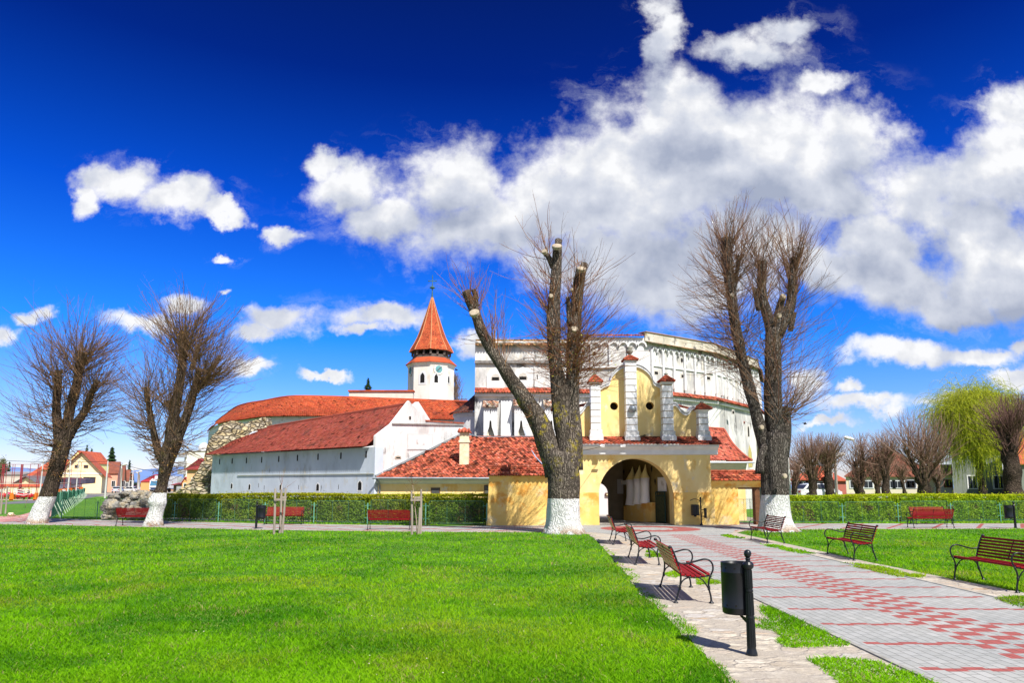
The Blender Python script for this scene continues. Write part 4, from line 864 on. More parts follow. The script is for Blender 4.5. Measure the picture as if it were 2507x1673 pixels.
gal.build('gallery', dkwood, root)
oc = octa(Rg, 0)
for k in range(8):
    a, b = oc[k], oc[(k+1) % 8]
    for j in (0, .5):
        p = a.lerp(b, j); mb = MB(); mb.box(p.x-.13, p.x+.13, p.y-.13, p.y+.13, Tz(990), Tz(898)); mb.build('gallery_post', dkwood, root)
    for j in (0, .5):        # arched heads between the posts
        p0 = a.lerp(b, j); p1 = a.lerp(b, j+.5); nrm_ = (p1-p0).normalized(); mb = MB(); zt = Tz(900); zb = Tz(945); wdt = (p1-p0).length
        for i in range(8):
            t0, t1 = i/8, (i+1)/8; h = lambda t: zb+(zt-zb)*.85*math.sin(math.pi*t)
            q0, q1 = p0+nrm_*wdt*t0, p0+nrm_*wdt*t1
            mb.quad(Vector((q0.x, q0.y, h(t0))), Vector((q1.x, q1.y, h(t1))), Vector((q1.x, q1.y, zt)), Vector((q0.x, q0.y, zt)))
        mb.build('arched_head', dkwood, root)
mb = MB(); oloft(mb, [octa(Rg*.55, Tz(1010)), octa(Rg*.55, Tz(900))]); mb.build('bell_core', dark_hole, root)
spire_m = mat('orange_spire_tiles', (.50, .105, .035), (.38, .07, .028), scale=1.2, rough=.85, attr=True, stain=[((.54, .21, .07), 1.5, .55, .75)])
profS = [(250, 940), (232, 900), (196, 840), (160, 770), (133, 700), (95, 590), (62, 490), (34, 400), (8, 318)]
def facP(k):
    def Pf(u, v):
        x = v*(len(profS)-1); i = int(min(x, len(profS)-2)); f = x-i; rr = profS[i][0]*(1-f)+profS[i+1][0]*f; yy_ = profS[i][1]*(1-f)+profS[i+1][1]*f
        o = octa(rr*s8, Tz(yy_)); return o[k].lerp(o[(k+1) % 8], u)
    return Pf
for k in range(8): tiles('spire_face', facP(k), 11, 44, spire_m, root, lift=.03, spread=.12, dark=.03)
hip = MB()
for k in range(8): hip.tube([octa(r_*s8*1.01, Tz(y_))[k] for r_, y_ in profS], .07, 5)
hip.build('hip_tiles', mat('mortared_hips', (.58, .30, .14), (.45, .20, .09), scale=20), root)
mb = MB(); oloft(mb, [octa(250*s8, Tz(941)), octa(205*s8, Tz(900))]); mb.build('soffit', dkwood, root)
green_cu = mat('green_copper', (.10, .22, .20), (.06, .12, .12), rough=.5, metal=.4)
mb = MB(); c0 = (cT.x, YT, 0); mb.lathe([(.14, Tz(325)), (.09, Tz(280)), (.06, Tz(230)), (.07, Tz(222)), (.40, Tz(208)), (.24, Tz(195)), (.08, Tz(186)), (.05, Tz(160)), (.035, Tz(60))], c0, 10)
zc_ = Tz(130); mb.box(cT.x-.48, cT.x+.48, YT-.04, YT+.04, zc_-.05, zc_+.05)
for dx_, dz_ in ((-.5, 0), (.5, 0), (0, .5)): mb.lathe([(.02, -.1), (.1, 0), (.02, .1)], (cT.x+dx_, YT, zc_+dz_), 6)
mb.build('finial_cross', green_cu, root)
# clocks and windows on the drum faces
ocd = octa(R0, 0)
def face_frame(k):
    a, b = ocd[k], ocd[(k+1) % 8]; d = (b-a).normalized(); n = Vector((d.y, -d.x, 0)); n = n if n.dot((a+b)/2-Vector((cT.x, YT, 0))) > 0 else -n
    return (a+b)/2, d, n
m_dial = mat('white_clock_ring', (.82, .80, .76), (.72, .68, .62)); m_teal = mat('teal_clock_face', (.16, .38, .38), (.10, .28, .30)); m_gold = mat('pale_hour_marks', (.32, .22, .12))
def disc(mb, c, d, n, r_, z, th=.04, seg=28, sy=1.): mb.prism([c+d*(r_*math.cos(2*math.pi*i/seg))+Vector((0, 0, z+r_*sy*math.sin(2*math.pi*i/seg)))+n*th for i in range(seg)], -n*th)
for k in (0, 6):
    c, d, n = face_frame(k); z = Tz(1162); rr = 62*s8; f = MB(); disc(f, c, d, n, rr*1.04, z, .05); ck = f.build('clock', dkwood, root)
    f = MB(); disc(f, c, d, n, rr, z, .07); f.build('dial_ring', m_dial, ck); f = MB(); disc(f, c, d, n, rr*.66, z, .09); f.build('dial_centre', m_teal, ck)
    f = MB()
    for h in range(12):
        a = R(30*h); q = c+d*(rr*.83*math.sin(a))+Vector((0, 0, z+rr*.83*math.cos(a)))+n*.085; tdir = d*math.sin(a)+Vector((0, 0, math.cos(a))); sd = d*math.cos(a)-Vector((0, 0, math.sin(a)))
        L_ = rr*(.14 if h % 3 == 0 else .08); f.prism([q-tdir*L_-sd*.02, q-tdir*L_+sd*.02, q+tdir*L_+sd*.02, q+tdir*L_-sd*.02], -n*.03)
    f.build('hour_marks', m_gold, ck)
    f = MB()
    for a, L_, w_ in ((R(48), rr*.80, .045), (R(222), rr*.55, .06)):
        tdir = d*math.sin(a)+Vector((0, 0, math.cos(a))); sd = d*math.cos(a)-Vector((0, 0, math.sin(a))); q = c+Vector((0, 0, z))+n*.12
        f.prism([q-tdir*.25-sd*w_, q-tdir*.25+sd*w_, q+tdir*L_+sd*w_*.4, q+tdir*L_-sd*w_*.4], -n*.02)
    f.build('hands', dkwood, ck)
for k, xo, yw, s in ((7, 8, 1262, 1.), (0, -30, 1268, .85), (1, -60, 1265, .7)):
    c, d, n = face_frame(k); c = c+d*(xo*s8); z = Tz(yw)
    arch = lambda w_, h_: [(-w_, -h_), (w_, -h_), (w_, h_*.45), (w_*.6, h_*.85), (0, h_*1.15), (-w_*.6, h_*.85), (-w_, h_*.45)]
    f = MB(); f.prism([c+d*a+Vector((0, 0, z+b))+n*.03 for a, b in arch(.55*s, .85*s)], -n*.05); ff = f.build('window', clean_white, root)
    f = MB(); f.prism([c+d*a+Vector((0, 0, z+b))+n*.045 for a, b in arch(.30*s, .62*s)], -n*.05); f.build('pane', dark_hole, ff)
# ---- fir tree and bare poplar behind the church, cross
def conifer(label, x, ytop, ybot, Y, wpx, seed, n=2600, cat='fir tree', group=None, zbase=None, c=((.02, .06, .018), (.05, .11, .03))):
    t_ = W(x, ytop, Y); zb = W(x, ybot, Y).z if zbase is None else zbase; wr = wpx/FD*Y/2
    root = thing('fir_tree', label, cat, (t_.x, Y, 0), group=group); r = np.random.default_rng(seed); h = t_.z-zb
    mb = MB(); mb.tube([(t_.x, Y, 0), (t_.x, Y, t_.z-.2)], [max(.12, h*.02), .03], 7); mb.build('trunk', wood_brown, root)
    k = r.random(n)**.65; z = t_.z-k*h; lay = .75+.35*np.sin(k*h*5.5+r.random(n)*.6); rad = wr*k*lay*(.25+.75*r.random(n)); a = r.random(n)*6.283
    P_ = np.stack([t_.x+rad*np.cos(a), Y+rad*np.sin(a), z-.18*rad], 1); s = (wr*.20+.04)*(.5+.7*r.random((n, 1)))
    o_ = np.stack([np.cos(a), np.sin(a), -.35+0*a], 1)*s; sd = nrm(r.normal(0, 1, (n, 3)))*s*.42
    V = np.stack([P_-o_*.5-sd, P_-o_*.5+sd, P_+o_+sd*.2, P_+o_-sd*.2], 1).reshape(-1, 3); g = r.random((n, 1)); cc = np.array(c[0])*(1-g)+np.array(c[1])*g
    np_mesh('crown', V, np.arange(4*n).reshape(-1, 4), m_twig, root, tint=cc); return root
conifer('small dark fir peeking over the pale parapet wall', 845, 868, 900, 110, 22, 5, 900)
def poplar(label, x, ytop, Y, wpx, seed, zb=0.):
    t_ = W(x, ytop, Y); root = thing('poplar_tree', label, 'tree', (t_.x, Y, 0)); r = np.random.default_rng(seed); h = t_.z-zb; n = 130
    mb = MB(); mb.tube([(t_.x, Y, 0), (t_.x, Y, zb+h*.9)], [.3, .04], 8); mb.build('trunk', wood_brown, root)
    z = zb+h*(.1+.85*r.random(n)); S = np.stack([np.full(n, t_.x), np.full(n, Y), z], 1); D = np.stack([r.normal(0, .28, n), r.normal(0, .28, n), np.ones(n)], 1)
    L = (t_.z-z)*.6+1; L = np.minimum(L, 4.5); V, F, C, _ = branchy(S, D, L, np.full(n, .05), seed, nsub=4, up=.1, col=((.16, .11, .09), (.28, .2, .15))); np_mesh('crown', V, F, m_twig, root, tint=C)
poplar('slender bare poplar standing right behind the clock tower', 1045, 862, 103, 12, 6)
root = thing('roof_cross', 'thin dark cross above the orange roof right of the tower', 'cross', (W(1058, 920, 90).x, 90, 0)); mb = MB(); a = W(1060, 907, 90); mb.box(a.x-.05, a.x+.05, 90, 90.1, 8, a.z); mb.box(a.x-.7, a.x+.7, 89.98, 90.12, W(1060, 917, 90).z-.06, W(1060, 917, 90).z+.06); mb.build('beam', dkwood, root)

# ---- round bastion with the dark conical roof
root = thing('round_bastion', 'small round white bastion under a dark mossy cone roof', 'bastion', (W(1104, 1000, 52.5).x, 52.5, 0)); cb = W(1104, 1000, 52.5); rb_ = 62/FD*52.5
mb = MB(); mb.lathe([(rb_*1.02, 0), (rb_, 5), (rb_, W(1104, 945, 52.5-rb_).z-.35), (rb_*1.05, W(1104, 945, 52.5-rb_).z-.2), (rb_*1.05, W(1104, 945, 52.5-rb_).z)], (cb.x, 52.5, 0), 36); mb.build('wall', white_plaster, root, smooth=False)
zr0 = W(1104, 945, 52.5-rb_).z
def Pf(u, v): a = math.pi*(.95+1.15*u); rr = (rb_+.25)*(1-v)+.05; return Vector((cb.x+rr*math.cos(a), 52.5+rr*math.sin(a), zr0+v*1.9-.15*math.sin(math.pi*v)))
tiles('roof', Pf, 34, 12, mat('mossy_dark_tiles', (.22, .07, .045), (.08, .04, .03), scale=1.5, attr=True, stain=[((.04, .03, .03), 1.2, .45, .6)]), root, lift=.035, keep=lambda u, v: v < .93)

# ---- the great white curtain wall
root = thing('fortress_wall', 'tall white fortress wall with arcades, loopholes and tiled ledges', 'fortress wall', (10, 51, 0))
PL = [Vector((-2.75, 60, 0)), Vector((-2.62, 50, 0)), Vector((4.2, 50, 0)), Vector((4.25, 50.3, 0)), Vector((9.47, 50.3, 0)), Vector((15.65, 54.6, 0)), Vector((21.4, 61.8, 0)), Vector((24.5, 70, 0)), Vector((25, 80, 0))]
ZT = [12.1, 12.1, 12.1, 12.5, 12.4, 12.4, 12.4, 12.4, 12.4]
mb = MB()
for i in range(len(PL)-1):
    a, b = PL[i], PL[i+1]; d = (b-a).normalized(); n = Vector((d.y, -d.x, 0))
    zt = min(ZT[i], ZT[i+1]) if i in (2,) else None; za, zb = (zt, zt) if zt else (ZT[i], ZT[i+1])
    inn_ = -n*.9; mb.prism([a, b, b+Vector((0, 0, zb)), a+Vector((0, 0, za))], inn_)
mb.build('wall', fort_plaster, root)
def seg(i):
    a, b = PL[i], PL[i+1]; d = (b-a).normalized(); n = Vector((d.y, -d.x, 0)); return a, b, d, n
mosst = mat('mossy_coping_tiles', (.36, .17, .07), (.24, .15, .06), scale=1.2, attr=True, rough=.9, stain=[((.16, .15, .10), 1.3, .48, .62), ((.44, .30, .07), 2.0, .58, .7)])
def ledge_tiles(i0, i1, z0, z1, outd, name='tile_ledge', m=tile_red, wdt=.2, rows=2, back=0.):
    for i in range(i0, i1):
        a, b, d, n = seg(i); L = (b-a).length; n1 = n
        def Pf(u, v): return a.lerp(b, u)+n*(outd*(1-v)-back*v)+Vector((0, 0, z0[0]+(z1-z0[0])*v))
        tiles(name, Pf, max(3, int(L/wdt)), rows, m, root, lift=.05, spread=.25)
ledge_tiles(1, 2, (8.36,), 8.75, .42); ledge_tiles(3, 7, (8.36,), 8.70, .38); ledge_tiles(2, 3, (8.36,), 8.7, .4)
# cornice shadow moulding below the ledge
mb = MB()
for i in range(1, 7):
    a, b, d, n = seg(i); mb.prism([a+Vector((0, 0, 8.10)), b+Vector((0, 0, 8.10)), b+Vector((0, 0, 8.33)), a+Vector((0, 0, 8.33))], n*.22)
mb.build('moulding', clean_white, root)
# coping roofs on top
ledge_tiles(1, 2, (11.75,), 12.38, .30, 'coping_tiles', mosst, .2, 4, .7); ledge_tiles(3, 4, (12.50,), 12.75, .22, 'coping_tiles', tile_pink, .2, 2, .5)
mb = MB()
for i in range(4, 7):
    a, b, d, n = seg(i); z = ZT[i]; z2 = ZT[i+1]
    mb.prism([a+Vector((0, 0, z-.25)), b+Vector((0, 0, z2-.25)), b+Vector((0, 0, z2+.45)), a+Vector((0, 0, z+.45))], n*.12-n*.0)
mb.build('parapet', mat('stained_parapet', (.66, .62, .52), (.46, .42, .32), scale=1.3, rough=.95, stain=[((.14, .13, .12), 1.6, .52, .66), ((.46, .33, .10), 1.9, .60, .72)]), root)
ledge_tiles(4, 7, (12.02,), 12.20, .35, 'lower_coping', mosst, .22, 1); 
mb = MB()
for i in range(4, 7):
    a, b, d, n = seg(i); mb.prism([a+n*.2+Vector((0, 0, ZT[i]+.42)), b+n*.2+Vector((0, 0, ZT[i+1]+.42)), b+n*.2+Vector((0, 0, ZT[i+1]+.47)), a+n*.2+Vector((0, 0, ZT[i]+.47))], -n*.8)
mb.build('top_coping', mat('weathered_brick_coping', (.48, .26, .18), (.34, .27, .20), scale=2, stain=[((.15, .14, .12), 3, .55, .7)]), root)
# band line on the left block, dark weathered ledge
a, b, d, n = seg(1); mb = MB(); zl = W(*zc6(80, 465), 50).z; mb.box(a.x-.03, b.x+.02, 49.80, 50.1, zl-.05, zl+.07); mb.box(a.x-.03, b.x+.02, 49.86, 50.1, zl+.07, zl+.16)
mb.build('string_course', mat('black_weathered_ledge', (.12, .11, .10), (.30, .28, .26), scale=3), root)
# pilaster strips and blind arches
def strip_on(i, s0, s1, z0, z1, pr=.17, m=clean_white, name='pilaster_strip'):
    a, b, d, n = seg(i); p, q = a+d*s0, a+d*s1; mb = MB(); mb.prism([p+Vector((0, 0, z0)), q+Vector((0, 0, z0)), q+Vector((0, 0, z1)), p+Vector((0, 0, z1))], n*pr); return mb.build(name, m, root)
def arch_on(i, s0, s1, zs, rz, pr=.16, name='blind_arch', th=.11, m=clean_white):
    a, b, d, n = seg(i); mb = MB(); c = (s0+s1)/2; ra = (s1-s0)/2; k = 10
    for j in range(k):
        t0, t1 = math.pi*j/k, math.pi*(j+1)/k
        pt = lambda t, r1: a+d*(c-(ra+r1)*math.cos(t))+Vector((0, 0, zs+(rz+r1)*math.sin(t)))
        mb.prism([pt(t0, 0), pt(t1, 0), pt(t1, th), pt(t0, th)], n*pr)
    return mb.build(name, m, root)
a, b, d, n = seg(3); pitch = .66
for j in range(8):
    s = j*pitch+.02
    if j % 2 == 0: strip_on(3, s, s+.14, 10.3, 11.9)
    arch_on(3, s+.12, s+pitch, 11.72, .30)
strip_on(3, 0, 5.2, 10.2, 10.3)
for i, st in ((4, 0.55), (5, 0.), (6, 0.)):
    a, b, d, n = seg(i); L = (b-a).length; j = 0; s = st
    while s+1.0 < L:
        strip_on(i, s, s+.16, 8.9, 11.6); arch_on(i, s+.16, s+.62, 11.42, .30, .15); arch_on(i, s+.70, s+1.14, 11.42, .30, .15); s += 1.14; j += 1
    strip_on(i, st, s, 10.42, 10.52, .09)
# openings
def hole(i, x, y, w_, h_, arched=0, reveal=.10, rm=None, conv=zc7):
    a, b, d, n = seg(i); p = PW(*conv(x, y), a, b); rm = rm or mat('shaded_reveal', (.60, .56, .50), (.50, .46, .40))
    def ring(ww, hh):
        pts_ = [(-ww, -hh), (ww, -hh)]
        if arched == 2: return [(ww*math.cos(t), hh*math.sin(t)) for t in np.linspace(0, 6.283, 17)[:-1]]
        return pts_+([(ww, hh*.5), (ww*.7, hh*.85), (0, hh), (-ww*.7, hh*.85), (-ww, hh*.5)] if arched else [(ww, hh), (-ww, hh)])
    f = MB(); f.prism([p+d*u+Vector((0, 0, v))+n*.012 for u, v in ring(w_+reveal, h_+reveal)], -n*.03); ff = f.build('loophole', rm, root)
    f = MB(); f.prism([p+d*u+Vector((0, 0, v-reveal*.4))+n*.022 for u, v in ring(w_, h_)], -n*.03); f.build('pane', dark_hole, ff)
for x, y in [(1430, 415), (1635, 440), (1830, 455)]: hole(4, x, y, .17, .10)
hole(4, 1625, 320, .10, .18, 2, .03); hole(5, 2075, 500, .12, .1, 0, .08); hole(3, 955, 270, .10, .16, 2, .03)
hole(4, 2020, 718, .10, .12, 1, .06); hole(5, 2137, 865, .14, .42, 1, .08); hole(5, 2105, 800, .1, .05, 0, .05, tile_red)
for x, y in [(330, 668), (680, 660)]:       # the arched niches of the left block
    a, b, d, n = seg(1); p = PW(*zc6(x, y), a, b); f = MB()
    f.prism([p+d*u+Vector((0, 0, v)) for u, v in [(-.62, -1.15), (.62, -1.15), (.62, .25), (.45, .62), (0, .80), (-.45, .62), (-.62, .25)]], n*.05); f.build('niche', clean_white, root)
    f = MB(); f.prism([p+d*u+Vector((0, 0, v))+n*.05 for u, v in [(-.33, -.13), (.33, -.13), (.33, .05), (.22, .28), (0, .36), (-.22, .28), (-.33, .05)]], n*.012); ff = f.build('loophole', mat('shaded_reveal', (.6, .56, .5)), root)
    f = MB(); f.prism([p+d*u+Vector((0, 0, v))+n*.06 for u, v in [(-.25, -.12), (.25, -.12), (.25, .10), (-.25, .10)]], n*.012); f.build('pane', dark_hole, ff)
for s in (2.0, 3.95, 5.2): strip_on(1, s*1.02+.45 if s < 3 else s+.2, (s*1.02+.45 if s < 3 else s+.2)+.10, 8.8, 10.4, .05, mat('grey_shadow_pilaster', (.55, .54, .52), (.45, .44, .42)))
hole(1, 865, 645, .03, .16, 0, .0, None, zc6)
# boxes hanging from the wall above the low roof (machicolations)
for (x0, x1, yt) in ((178, 352, 1030), (572, 745, 1015), (960, 1130, 1020)):
    a = W(*zc6(x0, yt), 49.0); b = W(*zc6(x1, 1400), 49.0); zt = a.z; zb = b.z-.3; xm = (a.x+b.x)/2; m0 = MB()
    sw = (b.x-a.x)/2; hz = lambda y: W(*zc6(x0, y), 49.0).z
    slit = [(-.05, hz(1205)), (.05, hz(1205)), (.10, hz(1290)), (.27, hz(1385)), (-.27, hz(1385)), (-.10, hz(1290))]
    # front made of two halves round the flared slit
    Lh = [(xm-sw, zb), (xm-.27, zb), (xm-.27, slit[4][1]), (xm-.10, slit[5][1]), (xm-.05, slit[0][1]), (xm, slit[0][1]), (xm, zt), (xm-sw, zt)]
    m0.prism([Vector((x_, 49.0, z_)) for x_, z_ in Lh], (0, .25, 0)); m0.prism([Vector((2*xm-x_, 49.0, z_)) for x_, z_ in reversed(Lh)], (0, .25, 0))
    m0.box(xm-sw, xm-sw+.2, 49.25, 50, zb, zt); m0.box(xm+sw-.2, xm+sw, 49.25, 50, zb, zt); m0.prism([(xm-sw, 49, zt), (xm-sw, 50, zt), (xm-sw, 50, zt+.55)], (sw*2, 0, 0))
    bx = m0.build('machicolation', clean_white, root)
    sb = MB(); sb.prism([(xm-.3, 49.62, slit[0][1]), (xm+.3, 49.62, slit[0][1]), (xm+.3, 49.3, zb), (xm-.3, 49.3, zb)], (0, .05, 0)); sb.build('sloping_back', mat('aged_inner_plaster', (.62, .58, .46), (.5, .46, .36)), bx)
    hs = MB(); hs.box(xm-.02, xm+.02, 48.985, 49.01, hz(1115), hz(1065)); hs.build('slit', dark_hole, bx)
    def Pf(u, v): return Vector((xm-sw-.08+u*(sw*2+.16), 48.85+v*1.15, zt-.02+v*.60))
    tiles('roof', Pf, 7, 5, mat('lichen_tiles', (.40, .16, .09), (.24, .18, .13), scale=2, attr=True, stain=[((.5, .47, .4), 3, .5, .6), ((.08, .06, .05), 4, .55, .65)]), bx, lift=.04, spread=.4)
# buttress between the boxes, and drain corbels
mb = MB(); a = W(*zc6(400, 940), 49.6); b = W(*zc6(540, 1400), 49.6); mb.prism([(a.x, 49.95, a.z), (a.x, 49.4, b.z-.4), (a.x, 49.95, b.z-.4)], (b.x-a.x, 0, 0)); mb.build('buttress', clean_white, root)
# sloped buttress foot at the right end
mb = MB(); a = W(1819, 1040, 60); b = W(1823, 1140, 60); mb.prism([(21.2, 60.6, 0), (b.x+.25, 60.6, 0), (b.x, 60.6, 1.2), (a.x-.1, 60.6, 4.6), (22.2, 60.6, 7.8), (21.2, 60.6, 8.0)], (0, 3, 0)); mb.build('buttress', white_plaster, root)
f = MB(); p = W(1721, 1040, 57.4); hgt = 1.1
for (xx, yy_, s) in ((1721, 1048, 1.), (1741, 1050, .9)):
    a, b, d, n = seg(5); p = PW(xx, yy_, a, b); mb = MB(); mb.prism([p+d*u*s+Vector((0, 0, v*s)) for u, v in [(-.42, -.9), (.42, -.9), (.42, .3), (0, .95), (-.42, .3)]], n*.02); ff = mb.build('niche', mat('yellow_moss_niche', (.55, .45, .10), (.40, .36, .20)), root)
# ================================================================== gatehouse
g5 = lambda x, y: (1312.3+x*.28106, 796.8+y*.28106)
gc3 = lambda x, y: (1593.6+x*.17333, 956.1+y*.17333)
YG = 33.5
def gw(x, y, Y=YG): return W(*g5(x, y), Y)
root = thing('gatehouse', 'yellow baroque gatehouse with white banded pilasters and a big round arch', 'gatehouse', (5.8, YG, 0))
gx = lambda x: gw(x, 900).x
gzz = lambda y: gw(400, y).z
xl, xr = gx(-85), gx(1130); zc = gzz(880); acx = (gx(215)+gx(820))/2; ar = (gx(820)-gx(215))/2; azs = gzz(910)-ar
wallT = .9
mb = MB(); K = 24
arc = [(acx-ar*math.cos(math.pi*i/K), azs+ar*math.sin(math.pi*i/K)) for i in range(K+1)]
outer = [(xl, 0), (xl, zc), (xr, zc), (xr, 0)]
# wall around the arch: built as columns so every face stays flat
def arch_wall(mb, x0, x1, z1, arc, y0, y1):
    mb.box(x0, arc[0][0], y0, y1, -.1, z1); mb.box(arc[-1][0], x1, y0, y1, -.1, z1)
    for (xa, za), (xb, zb) in zip(arc[:-1], arc[1:]): mb.prism([(xa, y0, za), (xb, y0, zb), (xb, y0, z1), (xa, y0, z1)], (0, y1-y0, 0))
arch_wall(mb, xl, xr, zc, arc, YG, YG+wallT); mb.build('wall', pale_yellow, root)
zp = gzz(1190)
for (a, b) in ((xl-.02, arc[0][0]-.0), (arc[-1][0]+.0, xr+.10)): mb = MB(); mb.prism([(a, YG-.10, -.1), (b, YG-.10, -.1), (b, YG-.10, zp), (a, YG-.10, zp)], (0, .101, 0)); mb.build('plinth', yellow_plaster, root)
# cornice
z0, z1 = zc-.02, gzz(802); ov = .42; mb = MB()
mb.prism([(xl-.30, YG-.02, z0), (xl-.30, YG-.16, z0+.03), (xl-.30, YG-.18, z0+.22), (xl-.30, YG-.30, z0+.30), (xl-.30, YG-ov, z1-.08), (xl-.30, YG-ov, z1), (xl-.30, YG+.3, z1)], (xr-xl+.62, 0, 0)); mb.build('cornice', grey_trim, root)
# tiled band above the cornice
zt = gzz(738)
def Pf(u, v): return Vector((xl-.40+(xr-xl+.85)*u, YG-ov-.10+v*.98, z1+.02+v*(zt-z1+.05)))
tiles('roof_band', Pf, 44, 6, tile_red, root, lift=.04, spread=.33, dark=.16)
mb = MB(); mb.prism([(xr+.45, YG-ov-.1, z1+.02), (xr+.45, YG+1.4, z1+.02), (xr+.05, YG+.75, zt+.03), (xr+.05, YG+.55, zt+.03)], (-.03, 0, 0)); mb.build('hip_end', tile_red, root)
# parapet panels between the pilasters
YP = YG+.48
def pw(x, y, Y=YP): return W(*g5(x, y), Y)
zb = pw(400, 738).z-.05
curveB = [(523, 165), (560, 176), (600, 200), (635, 235), (655, 270), (662, 300), (675, 318), (700, 330), (725, 342), (748, 358)]
mir = lambda pts_: [(2*487-x, y) for x, y in reversed(pts_)]
curveC = [(822, 484), (845, 484), (862, 500), (882, 530), (905, 552), (930, 562), (955, 550), (972, 525), (988, 512), (1005, 525), (1018, 548), (1040, 560)]
panels = [('B', curveB), ('A', mir(curveB)), ('C', curveC), ('D', mir(curveC))]
for nm, cv in panels:
    cvp = [pw(x, y) for x, y in catmull(cv, 6)[:, :2]]; mb = MB(); n_ = len(cvp)
    holec = {'B': (637, 481), 'A': (345, 483)}.get(nm)
    if holec:
        hc = pw(*holec); hr = 33*.28106/FD*YP; x0, x1 = cvp[0].x, cvp[-1].x; lo_, hi_ = min(x0, x1), max(x0, x1)
        KK = 24; circ = [Vector((hc.x+hr*math.cos(2*math.pi*i/KK), YP, hc.z+hr*math.sin(2*math.pi*i/KK))) for i in range(KK)]
        # lower block, upper block, sides
        def block(xa, xb, fz0, fz1): mb.prism([(xa, YP, fz0(xa)), (xb, YP, fz0(xb)), (xb, YP, fz1(xb)), (xa, YP, fz1(xa))], (0, .45, 0))
        top = lambda x: float(np.interp(x, *zip(*sorted((p.x, p.z) for p in cvp))))
        bot = lambda x: zb
        cu = lambda x: hc.z+math.sqrt(max(0, hr*hr-(x-hc.x)**2)); cl = lambda x: hc.z-math.sqrt(max(0, hr*hr-(x-hc.x)**2))
        xsl = np.linspace(lo_, hc.x-hr, 9); xsc = hc.x+hr*np.cos(np.linspace(math.pi, 0, 15)); xsr = np.linspace(hc.x+hr, hi_, 9)
        for A_ in (xsl, xsr):
            for xa, xb in zip(A_[:-1], A_[1:]): block(xa, xb, bot, top)
        for xa, xb in zip(xsc[:-1], xsc[1:]): block(xa, xb, bot, cl); block(xa, xb, cu, top)
    else:
        for a, b in zip(cvp[:-1], cvp[1:]): mb.prism([(a.x, YP, zb), (b.x, YP, zb), b, a], (0, .45, 0))
    mb.build('parapet_panel', pale_yellow, root)
    mo = MB()
    for off, th, pr in ((.0, .07, .10), (.07, .06, .05), (.13, .06, .13)):
        for a, b in zip(cvp[:-1], cvp[1:]):
            mo.prism([a+Vector((0, -pr, off)), b+Vector((0, -pr, off)), b+Vector((0, -pr, off+th)), a+Vector((0, -pr, off+th))], (0, pr+.5, 0))
    mo.build('scrolled_coping', mat('weathered_white_moulding', (.74, .75, .77), (.58, .59, .61), scale=5, stain=[((.15, .15, .15), 3.5, .62, .72)]), root)
    if holec:
        rv = MB()
        for i in range(KK):
            a, b = circ[i], circ[(i+1) % KK]; rv.quad(a, b, b+Vector((0, .43, 0)), a+Vector((0, .43, 0)))
        rr_ = rv.build('round_window', mat('ochre_reveal', (.62, .40, .10), (.5, .3, .06)), root)
        dk = MB(); dk.prism([p+Vector((0, .32, 0)) for p in circ], (0, .03, 0)); dk.build('pane', dark_hole, rr_)
    if nm in 'CD':   # little tiled slope behind the low scroll
        xs_c = [p.x for p in cvp]; a, b = min(xs_c), max(xs_c)
        def Pf(u, v, a=a, b=b, nm=nm):
            t = u if nm == 'C' else 1-u; pz = pw(870, 520).z; return Vector((a+(b-a)*u, YP+.5+v*.5, pz+.05+.28*(1-t)+v*.18))
        tiles('rear_tiles', Pf, 8, 3, tile_red, root, lift=.04)
